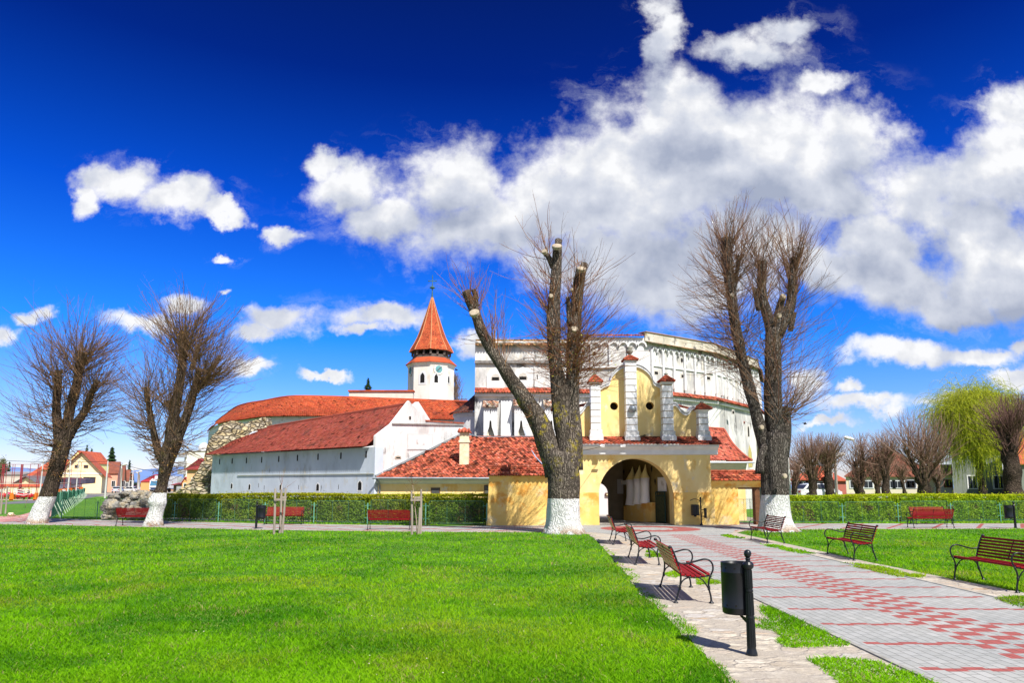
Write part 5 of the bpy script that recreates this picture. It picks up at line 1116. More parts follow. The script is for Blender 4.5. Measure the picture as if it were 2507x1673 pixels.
# pilasters: (x0, x1, base y, top y, cap y0, cap y1, cap x0, cap x1)
YQ = YG-.02
band_white = mat('lime_white_bands', (.84, .85, .87), (.76, .77, .80), scale=3, rough=.85)
specs = [(160, 233, 745, 292, 225, 290, 135, 250), (449, 526, 758, 132, 65, 110, 420, 540), (749, 823, 755, 300, 230, 285, 710, 832), (1043, 1113, 755, 525, 460, 512, 1005, 1135), (-140, -70, 752, 530, 465, 515, -160, -45)]
for i, (x0, x1, yb, yt, c0, c1, cx0, cx1) in enumerate(specs):
    a, b = W(*g5(x0, yb), YQ), W(*g5(x1, yt), YQ); zb_, zt_ = a.z, b.z; wq = b.x-a.x
    mb = MB(); mb.box(a.x+.02, b.x-.02, YQ+.04, YQ+.5, zb_, zt_+.05); core = mb.build('pilaster', mat('ochre_joint', (.42, .27, .07), (.34, .20, .05)), root)
    mb = MB(); zz = zb_+.42; hB = .275; gp_ = .036
    while zz < zt_-.05:
        zz2 = min(zz+hB, zt_); mb.box(a.x, b.x, YQ, YQ+.52, zz, zz2); zz += hB+gp_
    mb.build('banding', band_white, core)
    mb = MB(); ex = .09; mb.box(a.x-ex, b.x+ex, YQ-.12, YQ+.55, zb_-.12, zb_+.13); mb.prism([(a.x-ex+.01, YQ-.10, zb_+.13), (b.x+ex-.01, YQ-.10, zb_+.13), (b.x+.04, YQ-.05, zb_+.22), (a.x-.04, YQ-.05, zb_+.22)], (0, .5, 0)); mb.box(a.x-.05, b.x+.05, YQ-.06, YQ+.54, zb_+.22, zb_+.40); mb.build('base', mat('stained_base_white', (.76, .76, .76), (.60, .60, .60), scale=5, stain=[((.3, .3, .3), 4, .6, .7)]), core)
    ca, cb_ = W(*g5(cx0, c1), YQ), W(*g5(cx1, c0), YQ); xm = (a.x+b.x)/2; hw = (cb_.x-ca.x)/2
    mb = MB()
    for k in range(4):
        t0, t1 = k/4, (k+1)/4; w0 = wq/2+(hw*.86-wq/2)*t0**1.6; w1 = wq/2+(hw*.86-wq/2)*t1**1.6; za_, zb2 = zt_+(ca.z-zt_)*t0-.02, zt_+(ca.z-zt_)*t1
        o0, o1 = w0-wq/2, w1-wq/2; mb.prism([(xm-w0, YQ-o0, za_), (xm+w0, YQ-o0, za_), (xm+w1, YQ-o1, zb2), (xm-w1, YQ-o1, zb2)], (0, .5+o0+o1, 0))
    mb.build('capital', grey_trim, core)
    ym = YQ+.26; hd = .26+hw-wq/2; z_a, z_b = ca.z, cb_.z; top_ = Vector((xm, ym, z_b)); cs_ = [Vector((xm-hw, ym-hd, z_a)), Vector((xm+hw, ym-hd, z_a)), Vector((xm+hw, ym+hd, z_a)), Vector((xm-hw, ym+hd, z_a))]
    mb = MB(); mb.add(cs_+[top_], [(0, 1, 4), (1, 2, 4), (2, 3, 4), (3, 0, 4), (3, 2, 1, 0)]); cp = mb.build('cap_roof', tile_red, core)
    tm = MB(); rr_ = random.Random(i)
    for k in range(4):
        p, q = cs_[k], cs_[(k+1) % 4]
        for j in range(3):
            for l in range(5-j*2+0):
                nT = 5-j*2; u0, u1 = l/nT, (l+1)/nT; v0, v1 = j/3, (j+1)/3+.04
                A = p.lerp(q, u0*(1-v0)+v0*.5 if False else u0); f0 = lambda u, v: p.lerp(q, u).lerp(top_, v)
                n_ = (q-p).cross(top_-p).normalized(); n_ = n_ if n_.z > 0 else -n_; g = rr_.uniform(.6, 1.35); tm.ct = (g, g*.95, g*.9)
                tm.quad(f0(u0+.02, v0)+n_*.05, f0(u1-.02, v0)+n_*.05, f0(u1-.02, min(v1, 1))+n_*.015, f0(u0+.02, min(v1, 1))+n_*.015)
    for c_ in cs_: tm.ct = (1, .9, .85); tm.tube([c_+Vector((0, 0, .05)), top_+Vector((0, 0, .04))], .045, 5)
    tm.build('cap_tiles', tile_red, cp)
    mb = MB(); mb.lathe([(.09, -.04), (.05, .04), (.11, .09), (.04, .14)] if i != 1 else [(.10, -.05), (.06, .05), (.09, .09), (.16, .18), (.17, .27), (.10, .33), (.15, .37), (.12, .44), (.02, .47)], top_, 12); mb.build('finial', mat('grey_stone_finial', (.34, .33, .28), (.2, .2, .17)), core, smooth=True)
# lamp on the middle pilaster and floodlights on the cornice
t_ = W(*g5(497, 505), YQ-.12); lp = thing('wall_lamp', 'round grey bulkhead lamp on the tall middle pilaster of the gate', 'wall lamp', tuple(t_)); mb = MB(); M = Matrix.Translation(t_) @ Matrix.Rotation(R(75), 4, 'X'); mb.lathe([(.17, -.10), (.19, -.02), (.17, .04), (.12, .13), (.02, .17)], sides=16, M=M); mb.build('lamp_shade', zinc, lp, smooth=True); mb = MB(); mb.box(t_.x-.1, t_.x+.06, t_.y+.02, t_.y+.13, t_.z+.10, t_.z+.17); mb.build('bracket', black_iron, lp)
for i, (x, y) in enumerate([(250, 815), (418, 815), (765, 815)]):
    p = W(*g5(x, y), YG-ov-.08); fl = thing('floodlight', ['small white floodlight on the gate cornice, nearest the forked tree', 'small white floodlight on the cornice over the left part of the arch', 'small white floodlight on the cornice below the right tall pilaster'][i], 'floodlight', tuple(p), group='floodlights along the gate cornice')
    mb = MB(); mb.box(p.x-.13, p.x+.10, p.y-.1, p.y+.03, p.z-.02, p.z+.05); mb.prism([(p.x-.14, p.y-.1, p.z+.05), (p.x+.13, p.y-.1, p.z+.05), (p.x+.03, p.y-.05, p.z+.12)], (0, .1, 0)); mb.build('housing', clean_white, fl)
    mb = MB(); mb.box(p.x-.16, p.x+.12, p.y-.12, p.y-.04, p.z-.34, p.z-.29); mb.build('bracket', clean_white, fl)
# inside of the passage: plasters darkened, its shade put into their colours
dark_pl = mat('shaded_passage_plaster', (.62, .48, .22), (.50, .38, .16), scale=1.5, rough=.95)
inn_y = YG+wallT
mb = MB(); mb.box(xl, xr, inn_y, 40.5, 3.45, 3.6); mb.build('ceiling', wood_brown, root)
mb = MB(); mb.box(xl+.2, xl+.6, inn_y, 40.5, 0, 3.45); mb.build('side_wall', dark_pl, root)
# rear wall with a second arch at its left
YB = 38.6
def bw(x, y, Y=YB): return W(*g5(x, y), Y)
ax0, ax1 = bw(130, 1300).x, bw(305, 1300).x; ac = (ax0+ax1)/2; a_r = (ax1-ax0)/2; za = bw(150, 1110).z-a_r*1.0
arc2 = [(ac-a_r*math.cos(math.pi*i/14), za+a_r*math.sin(math.pi*i/14)) for i in range(15)]
mb = MB(); arch_wall(mb, xl+.6, bw(415, 1000).x, 3.45, arc2, YB, YB+.5); mb.build('rear_wall', mat('shade_dark_rear_plaster', (.20, .16, .10), (.15, .12, .07)), root)
# right inner wall slanting back, with pillars and ledge
RA, RB = Vector((arc[-1][0]+.05, inn_y, 0)), Vector((bw(415, 1000, 39).x, 39, 0)); rd = (RB-RA).normalized(); rn = Vector((-abs(rd.y), rd.x if rd.x < 0 else -rd.x, 0)).normalized(); rn = rn if rn.x < 0 else -rn
mb = MB(); mb.prism([RA, RB, RB+Vector((0, 0, 3.45)), RA+Vector((0, 0, 3.45))], -rn*.4); mb.build('inner_wall', mat('shade_dark_passage_plaster', (.30, .22, .075), (.22, .16, .05), scale=1.5, rough=.95), root)
ri = lambda x, y: PW(*g5(x, y), RA, RB)
mb = MB(); lz = ri(560, 1300)
mb.prism([ri(475, 1430)+rn*.02, ri(700, 1430)+rn*.02, ri(700, 1270)+rn*.02, ri(475, 1300)+rn*.02], rn*.35); mb.build('ledge', yellow_plaster, root)
for (x0, x1, yt, yb_) in [(508, 566, 1085, 1295), (566, 624, 1078, 1287), (620, 668, 1070, 1278)]:  # pillar white and spike ochre are lifted to read as lit
    pb, pt_ = ri((x0+x1)/2, yb_), ri((x0+x1)/2, yt); hw_ = (ri(x0, yb_)-ri(x1, yb_)).length/2; zb_2, zt_2 = pb.z, pt_.z; c0_ = Vector((pb.x, pb.y, 0))+rn*.30
    mb = MB(); hs_ = zt_2-zb_2
    mb.tube([c0_+rn*(o_*.03)+Vector((0, 0, zb_2+hs_*t)) for t, o_ in ((0, .9), (.12, .6), (.35, .1), (.7, 0), (1, .05))], [hw_*.92, hw_*.86, hw_*.76, hw_*.74, hw_*.82], 14); mb.build('pillar', mat('lifted_pillar_white', (.90, .90, .90), (.84, .84, .84)), root, smooth=True)
    mb = MB(); mb.tube([c0_+Vector((0, 0, zt_2)), c0_+Vector((0, 0, zt_2+.20)), c0_-rn*.03+Vector((0, 0, zt_2+.42)), c0_-rn*.06+Vector((0, 0, zt_2+.68))], [hw_*.85, hw_*.50, hw_*.24, .01], 10); mb.build('pointed_top', mat('bright_ochre_spike', (.90, .80, .36), (.86, .72, .28)), root)
for (x, y) in [(430, 1025), (482, 1025), (543, 1015), (600, 1005), (655, 1000), (685, 1105)]:
    p = ri(x, y); mb = MB(); mb.prism([p+rn*.03+rd*(-a*.07)+Vector((0, 0, b*.16)) for a, b in ((0, -1), (1, .2), (.4, 1), (-.4, 1), (-1, .2))], rn*.01); mb.build('dark_slot', dark_hole, root)
mb = MB(); p0, p1 = ri(445, 1125), ri(505, 1125); mb.prism([p0+rn*.02, p1+rn*.02, p1+rn*.02+Vector((0, 0, .22)), p0+rn*.02+Vector((0, 0, .22))], rn*.3); mb.build('impost', clean_white, root)
# door niche with white reveal and the iron gate
mb = MB(); p0, p1 = ri(712, 1180), ri(778, 1180); zz1 = ri(740, 1065).z; mb.prism([p0+rn*.02, p1+rn*.02, p1+Vector((0, 0, zz1-p1.z))+rn*.02, p0+Vector((0, 0, zz1-p0.z))+rn*.02], rn*.04); mb.build('white_panel', clean_white, root)
gt = thing('iron_gate', 'dark green iron gate leaf folded back inside the arch', 'gate', tuple(ri(745, 1430)))
p0, p1 = Vector(ri(712, 1300)), Vector(ri(786, 1300)); p0.z = p1.z = 0; p0 += rn*.16; p1 += rn*.16; dg = mat('dark_green_gate', (.012, .05, .035), (.008, .035, .025), rough=.5); hz1 = ri(745, 1215).z; hz2 = ri(745, 1185).z
mb = MB(); mb.prism([p0+Vector((0, 0, .08)), p1+Vector((0, 0, .08)), p1+Vector((0, 0, hz1)), p0+Vector((0, 0, hz1))], rn*.02); mb.build('panel', mat('green_brown_mesh', (.06, .07, .03), (.03, .04, .02), scale=9), gt)
mb = MB()
for q in (p0, p1): mb.tube([q+Vector((0, 0, .02)), q+Vector((0, 0, hz2))], .035, 6)
for z_ in (.08, hz1, hz2): mb.tube([p0+Vector((0, 0, z_)), p1+Vector((0, 0, z_))], .03, 6)
for k in range(5):
    c_ = p0.lerp(p1, (k+.5)/5)+Vector((0, 0, (hz1+hz2)/2)); rr_ = (hz2-hz1)*.45; mb.tube([c_+(p1-p0).normalized()*rr_*math.cos(t)+Vector((0, 0, rr_*math.sin(t))) for t in np.linspace(0, 6.28, 9)], .012, 4)
mb.build('frame', dg, gt)
# courtyard wall seen through the rear arch, notice boards
root = thing('courtyard_wall', 'pinkish white courtyard wall glimpsed through the gate passage', 'wall', (3, 46, 0)); mb = MB(); mb.box(-1, 8, 46, 46.4, 0, 4.5); mb.build('masonry', mat('pinkish_white_plaster', (.78, .70, .70), (.70, .62, .62)), root)
nb = thing('notice_board', 'small framed notice on the courtyard wall beyond the arch', 'notice board', (W(*g5(288, 1210), 45.9).x, 45.9, 2.0)); a, b = W(*g5(274, 1222), 45.9), W(*g5(302, 1192), 45.9); mb = MB(); mb.box(a.x, b.x, 45.9, 45.96, a.z, b.z); mb.build('frame', wood_brown, nb); mb = MB(); mb.box(a.x+.07, b.x-.07, 45.88, 45.9, a.z+.07, b.z-.07); mb.build('sheet', cream, nb)
nb = thing('notice_board', 'tall pale notice sheet hung in the dark of the passage', 'notice board', tuple(W(*g5(395, 1140), YB-.08))); a, b = W(*g5(372, 1200), YB-.08), W(*g5(418, 1080), YB-.08); mb = MB(); mb.box(a.x, b.x, YB-.1, YB-.03, a.z, b.z); mb.build('sheet', mat('grey_notice', (.34, .34, .32), (.3, .3, .28)), nb)
# courtyard ground in the passage (cobbles)
sheet('passage_paving', [(xl-.2, 33.6), (xr+.2, 33.6), (xr+.2, 47), (-2, 47)], .024, mat('cobble_grey', (.42, .39, .35), (.28, .26, .24), scale=7, coord='World', bump=.6, bscale=9))

# ---- low yellow wall left of the gate
def coping(Pa, Pb, z0, z1, depth, root, nu, nv=3, m=tile_red):
    def Pf(u, v): p = Pa.lerp(Pb, u); return Vector((p.x, p.y-.16+v*depth, z0+v*(z1-z0)))
    tiles('coping_tiles', Pf, nu, nv, m, root, lift=.045, spread=.3, dark=.10)
    mb = MB(); n_ = int((Pb-Pa).length/.42); L = (Pb-Pa)/n_
    for k in range(n_): a = Pa+L*k; mb.tube([Vector((a.x+.01, a.y-.16+depth, z1+.02)), Vector((a.x+L.x-.02, a.y+L.y-.16+depth, z1+.035))], [.075, .085], 8)
    mb.build('ridge_tiles', m, root); mb = MB(); mb.prism([(Pa.x, Pa.y-.16+depth, z1), (Pa.x, Pa.y-.16+2*depth, z0), (Pa.x, Pa.y-.12, z0-.02)], (Pb.x-Pa.x, 0, 0)); mb.build('coping_core', mat('lime_mortar', (.5, .42, .34)), root)
Yl = 33.15; a = W(*zc3(1084, 966), Yl); b_x = W(1300, 1100, Yl).x
root = thing('boundary_wall', 'low ochre wall with tiled coping left of the gate behind the forked tree', 'wall', (0, Yl, 0))
mb = MB(); zt_ = a.z; NN = 22; zs_ = [0, .25, .6, 1.0, zt_]
vs = []; 
for i in range(NN+1):
    for z in zs_:
        x = a.x+(b_x-a.x)*i/NN; y = Yl-(.10*max(0, 1-z/.9))+.02*noise.noise(Vector((x*2, z*3, 0))); vs.append((x-(.12*max(0, 1-z/1.6) if i == 0 else 0), y, z))
mb.add(vs, [(i*5+k, (i+1)*5+k, (i+1)*5+k+1, i*5+k+1) for i in range(NN) for k in range(4)]); mb.box(a.x+.02, b_x, Yl+.03, Yl+.5, 0, zt_); mb.build('masonry', yellow_plaster, root)
coping(Vector((a.x-.06, Yl-.05, 0)), Vector((b_x, Yl-.05, 0)), zt_, W(*zc3(1200, 895), Yl+.2).z+.02, .40, root, 18, 4)
# ---- low yellow wall right of the gate with doorway
Yr = 33.8; a = W(*gc3(215, 850), Yr); d0 = W(*gc3(575, 940), Yr); d1 = W(*gc3(890, 850), Yr)
root = thing('boundary_wall', 'low ochre wall with tiled coping and a square opening right of the gate', 'wall', (11, Yr, 0))
mb = MB(); mb.box(a.x, d0.x, Yr, Yr+.5, 0, a.z); mb.box(d0.x, d1.x+1.0, Yr, Yr+.5, d0.z, a.z); mb.build('masonry', yellow_plaster, root)
mb = MB(); mb.prism([(a.x, Yr-.02, a.z-.22), (a.x, Yr-.18, a.z-.02), (a.x, Yr+.1, a.z-.02), (a.x, Yr+.1, a.z-.22)], (d1.x+1-a.x, 0, 0)); mb.build('cornice', yellow_plaster, root)
coping(Vector((a.x-.02, Yr-.08, 0)), Vector((d1.x+1.0, Yr-.08, 0)), a.z, W(*gc3(500, 745), Yr+.2).z+.02, .42, root, 15, 4)
mb = MB(); w0, w1 = W(*gc3(822, 1410), Yr).x, W(*gc3(888, 1410), Yr).x; mb.box(w0, w1, Yr+.05, Yr+.45, 0, d0.z); mb.box(d0.x, w0, Yr+.05, Yr+.40, d0.z-.09, d0.z-.005); mb.build('door_frame', wood_brown, root)
mb = MB(); w2 = W(*gc3(690, 1300), 38.5); mb.box(W(*gc3(560, 1300), 38.5).x-.8, w2.x, 38.5, 39, 0, W(*gc3(600, 950), 38.5).z+.6); mb.build('return_wall', pale_yellow, root)
# stone plinth strip seen through the opening
# ---- small red-roofed house right of the gate
root = thing('annex_house', 'small annex with a swept pinkish-red roof right of the gatehouse', 'house', (11.5, 40, 0))
YA = 40.; ea = W(*gc3(150, 600), YA); eb = W(*gc3(765, 590), YA); tpts = [W(*gc3(150, 60), 45), W(*gc3(390, 178), 44.2)]
edge = [(760, 588), (690, 545), (600, 470), (520, 385), (470, 315), (425, 235), (392, 175)]
ez = [W(*gc3(x, y), YA+4.2*i/6) for i, (x, y) in enumerate(edge)]
ez_arr = res([tuple(p) for p in ez], 21)
def Pf(u, v):
    k = v*20; i = int(min(k, 19)); f = k-i; r_ = Vector(ez_arr[i]*(1-f)+ez_arr[i+1]*f); l_ = Vector((ea.x-1.0, r_.y, r_.z+(.25*v))); return l_.lerp(r_, u)
tiles('roof', Pf, 30, 24, tile_pink, root, lift=.035, spread=.3, dark=.08)
mb = MB(); mb.tube([Pf(1, v/20)+Vector((0, 0, .04)) for v in range(21)]+[Pf(.4, 1)+Vector((0, .05, .05))], .07, 6); mb.build('hip_tiles', tile_pink, root)
# far side of the roof
mb = MB(); mb.strip([Pf(1, v/20) for v in range(21)], [Pf(1, v/20)+Vector((.05, 4.5*(1-v/20)+.3, -.05)) for v in range(21)]); mb.build('rear_slope', tile_pink, root)
mb = MB(); mb.tube([(ea.x, YA-.06, ea.z-.05), (W(*gc3(790, 600), YA).x, YA-.06, ea.z-.05)], .05, 8); mb.build('gutter', zinc, root)
xe = W(*gc3(700, 650), YA).x; mb = MB(); mb.prism([(ea.x, YA, ea.z-.08), (ea.x, YA+.5, ea.z-.08), (ea.x, YA+.5, ea.z-.62), (ea.x, YA+.42, ea.z-.62), (ea.x, YA+.25, ea.z-.40)], (xe-ea.x, 0, 0)); mb.build('cornice', green_trim, root)
mb = MB(); mb.box(ea.x, xe-.15, YA+.45, YA+4, 0, ea.z-.3); mb.build('wall', pale_yellow, root)
a, b = W(*gc3(222, 680), YA+.44), W(*gc3(318, 712), YA+.44); mb = MB(); mb.box(a.x, b.x, YA+.41, YA+.46, b.z-.7, a.z); mb.build('window', wood_brown, root)
# cables from the gate
def cable(label, p, q, sag, r_=.012, m=black_iron, n=12):
    mb = MB(); mb.tube([p.lerp(q, t)-Vector((0, 0, sag*4*t*(1-t))) for t in np.linspace(0, 1, n)], r_, 4); tag(mb.build('cable', m), label, 'cable')
cable('double black cable rising from the gate band to the white wall, upper strand', W(*g5(545, 735), 33), W(*zc7(1985, 632), 56), .15, .018)
cable('double black cable rising from the gate band to the white wall, lower strand', W(*g5(560, 738), 33), W(*zc7(1950, 640), 56), .15, .018)
cable('thin black cable leaving the cornice towards the forked tree', W(*g5(280, 800), 32.9), W(*g5(30, 850), 30), .05, .012)
# ================================================================== benches, bins, hedges, fences
def make_bench(bare):
    root = thing('park_bench', 'x', 'bench', (0, 0, 0)); L = 1.74; ms = [red_paint, bare_wood] if bare else red_paint
    seat = MB()
    for k in range(6):
        y = -.235+k*.072; z = .415-.03*math.sin(math.pi*min(1, k/5.))-(.012 if k == 5 else 0)+(.004 if k == 0 else 0); seat.box(-L/2, L/2, y, y+.056, z-.012, z+.014)
    seat.build('seat', red_paint, root, bevel=.004)
    bk = MB()
    for k in range(7):
        t = k/6; z0 = .455+t*.315; y0 = .195+t*.12+.012*math.sin(math.pi*t); M = Matrix.Translation((0, y0, z0)) @ Matrix.Rotation(-R(20), 4, 'X')
        bk.box(-L/2, L/2, -.011, .011, -.0185, .0185, M)
        if bare:
            bk.cm = 1; bk.box(-L/2+.003, L/2-.003, .0115, .0135, -.0175, .0175, M); bk.cm = 0
    bk.build('backrest', ms, root, bevel=0 if bare else .004)
    for s in (-1, 1):
        x = s*(L/2-.02); f = MB(); T3 = lambda P_, r_, n=7: f.tube([(x, a, b) for a, b in P_], r_, n)
        sm = lambda P_: [tuple(v) for v in catmull([(a, b, 0) for a, b in P_], .02)[:, :2]]
        T3(sm([(-.245, .0), (-.24, .10), (-.215, .22), (-.222, .32), (-.255, .41)]), .0145)                       # front leg
        T3(sm([(-.255, .41), (-.285, .48), (-.28, .56), (-.235, .615), (-.16, .63), (-.04, .60), (.10, .565), (.20, .575), (.245, .60)]), .0135)   # arm
        T3(sm([(.27, .0), (.235, .12), (.20, .24), (.185, .36), (.19, .44), (.225, .57), (.27, .70), (.315, .80), (.335, .815), (.345, .79)]), .0145)  # rear leg and back post
        T3(sm([(.205, .22), (.16, .315), (.06, .37), (-.03, .375), (-.13, .33), (-.205, .22)]), .0105)                 # arch under the seat
        T3(sm([(-.25, .40), (-.10, .375), (.05, .372), (.18, .40)]), .013)
        for (y, z) in ((-.217, .215), (.203, .215)): f.lathe([(.012, -.035), (.022, -.026), (.016, -.014), (.026, 0), (.016, .014), (.022, .026), (.012, .035)], (x, y, z), 10)
        for y in (-.245, .27): f.lathe([(.040, -.005), (.036, .010), (.020, .022), (.014, .05)], (x, y, 0), 10)
        f.lathe([(.004, -.026), (.022, -.015), (.026, 0), (.022, .015), (.004, .026)], (x, .335, .80), 10)
        f.build('side_frame', black_iron, root, smooth=True)
        bo = MB()
        for k in range(7): t = k/6; bo.lathe([(.009, -.005), (.009, .005)], (x+s*.0, .195+t*.12-.014, .455+t*.315), 6, M=None)
        bo.build('bolt_row', mat('pale_bolts', (.6, .6, .62), rough=.4, metal=.6), root)
    st = MB(); st.tube([(0, .20, .44), (0, .265, .60), (0, .335, .775)], .009, 6); st.build('centre_strap', black_iron, root)
    return root
def solve_bench(a, b):   # ground points of two feet of one row (left foot, right foot seen facing the seat)
    return (a+b)/2
benchR = make_bench(False); benchW = make_bench(True); used = {0: False, 1: False}
def place_bench(px, py, rz, label, bare=0, group='red slatted benches with black iron frames'):
    src = benchW if bare else benchR; o = src if not used[bare] else copy_tree(src); used[bare] = True
    o.location = (px, py, .012); o.rotation_euler = (0, 0, rz); tag(o, label, 'bench', group); return o
# local: seat faces -Y, back on +Y.  benches left of the path face +X: rz = +90deg
aL = R(90)-math.atan2(.12, 1.7)
place_bench(2.735, 11.65, aL, 'nearest of the three left benches, pale bare wood on the back of its slats', 1)
place_bench(3.04, 16.9, aL, 'middle of the three left benches, partly hidden by the nearest one', 1)
place_bench(3.35, 22.55, aL, 'farthest of the three left benches, close to the forked tree', 1)
aR = R(-90)-math.atan2(-.05, 1.7)
place_bench(8.40, 12.68, aR-R(3), 'largest bench on the right, cut off by the picture edge')
place_bench(8.27, 17.85, aR-R(6), 'right bench in the middle of its row, red slats and both armrests in view')
place_bench(8.08, 23.1, aR-R(4), 'right bench standing in front of the tall tree with white base')
place_bench(17.95, 31.15, R(180), 'bench seen from behind at the right walkway, back to the viewer')
place_bench(19.75, 34.2, R(3), 'bright red bench at the right hedge facing the viewer, half hidden by another bench')
place_bench(-5.03, 29.85, R(180), 'dark red bench seen from behind on the left walkway by the second stake frame')
place_bench(-10.72, 34.1, R(6), 'bright red bench facing the viewer in front of the left hedge')
place_bench(-17.0, 32.95, R(176), 'shadowed dark bench seen from behind beside the bulging tree')

def make_bin():
    root = thing('litter_bin', 'x', 'bin', (0, 0, 0)); p = MB()
    p.lathe([(.062, -.01), (.060, .02), (.047, .07), (.044, .12), (.041, .38), (.047, .385), (.047, .40), (.040, .405), (.037, .66), (.043, .665), (.043, .68), (.037, .685), (.034, .90), (.040, .905), (.058, .925), (.060, .955), (.045, .98), (.024, .99), (.022, 1.0), (.032, 1.012), (.020, 1.025), (.030, 1.035)], (0, 0, 0), 20)
    p.build('post', black_iron, root, smooth=False)
    fl = MB()
    for k in range(12):
        a = 2*math.pi*k/12
        for z0, z1, rr_ in ((.09, .37, .0445), (.42, .65, .0405), (.70, .895, .037)): fl.tube([(rr_*math.cos(a), rr_*math.sin(a), z0), (rr_*.93*math.cos(a), rr_*.93*math.sin(a), z1)], .005, 5)
    fl.build('fluting', black_iron, root)
    b = MB(); rs = [.038*math.sin(math.pi*t) for t in (.12, .3, .5, .7, .9, .98)]; b.lathe([(.018, 1.03), (.034, 1.045), (.041, 1.07), (.034, 1.097), (.016, 1.110), (.001, 1.113)], (0, 0, 0), 20); b.build('ball', black_iron, root, smooth=True)
    cy = .205; c = (0, cy, 0); k = MB(); k.lathe([(.165, .96), (.163, .96), (.158, .955), (.158, .42), (.001, .42)], c, 36, False); k.lathe([(.001, .405), (.150, .405), (.161, .42), (.163, .47), (.1655, .475), (.163, .48), (.163, .85), (.1655, .855), (.163, .86), (.163, .96)], c, 36, False); k.build('bucket', black_iron, root, smooth=True)
    h = MB()
    for z in (.905, .505):
        for q in range(10):
            a = 2*math.pi*(q+.3)/10; M = Matrix.Translation((.1635*math.cos(a), cy+.1635*math.sin(a), z)) @ Vector((math.cos(a), math.sin(a), 0)).to_track_quat('Z', 'Y').to_matrix().to_4x4(); h.lathe([(.011, -.002), (.011, .0012)], sides=10, M=M)
    h.build('vent_holes', dark_hole, root)
    m = MB(); m.box(-.018, .018, .03, .05, .40, .93); m.prism([(-.012, .03, .36), (-.012, .19, .405), (-.012, .03, .31)], (.024, 0, 0)); m.build('bracket', black_iron, root); return root
bin0 = make_bin()
def place_bin(x, y, rz, label, first=False, s=1.):
    o = bin0 if first else copy_tree(bin0); o.location = (x, y, .01); o.rotation_euler = (0, 0, rz); o.scale = (s, s, s); tag(o, label, 'bin', 'black litter bins on ball-topped posts'); return o
place_bin(2.42, 7.50, R(22), 'large black litter bin on a fluted post in the foreground', True, .94)
place_bin(-10.73, 30.45, R(-82), 'black litter bin by the left walkway near the bright red bench')
place_bin(21.35, 30.8, R(72), 'black litter bin at the far right edge before the hedge')
# arched double ashtray bin at the gate
b4 = W(1603, 1203, 33.2); root = thing('litter_bin', 'black litter bin hung from an arched bracket against the gate wall', 'bin', (b4.x, 33.0, 0)); x0 = b4.x+.08; y0 = 33.0
mb = MB(); mb.lathe([(.10, 0), (.05, .08), (.035, .12), (.03, 1.15), (.04, 1.17), (.03, 1.19), (.045, 1.24), (.03, 1.29), (.001, 1.30)], (x0, y0, 0), 12); mb.build('post', black_iron, root)
mb = MB(); mb.tube([tuple(v) for v in catmull([(x0, y0, 1.05), (x0-.1, y0, 1.16), (x0-.3, y0, 1.2), (x0-.48, y0, 1.13)], .03)], .016, 6); mb.tube([(x0-.05, y0, .48), (x0-.3, y0, .48)], .015, 6); mb.tube([(x0, y0, .72), (x0+.2, y0, .72)], .02, 6); mb.tube([(x0, y0, .42), (x0+.2, y0, .42)], .02, 6); mb.build('bracket', black_iron, root)
mb = MB(); mb.lathe([(.02, .46), (.17, .46), (.185, .50), (.185, .95), (.175, .95), (.17, .5), (.02, .5)], (x0-.27, y0, 0), 24, False); mb.lathe([(.05, .40), (.07, .46)], (x0-.27, y0, 0), 10); mb.build('bucket', black_iron, root, smooth=False)
mb = MB(); mb.lathe([(.01, .34), (.065, .34), (.065, .78), (.01, .80)], (x0+.2, y0, 0), 14); mb.build('ash_tube', black_iron, root)

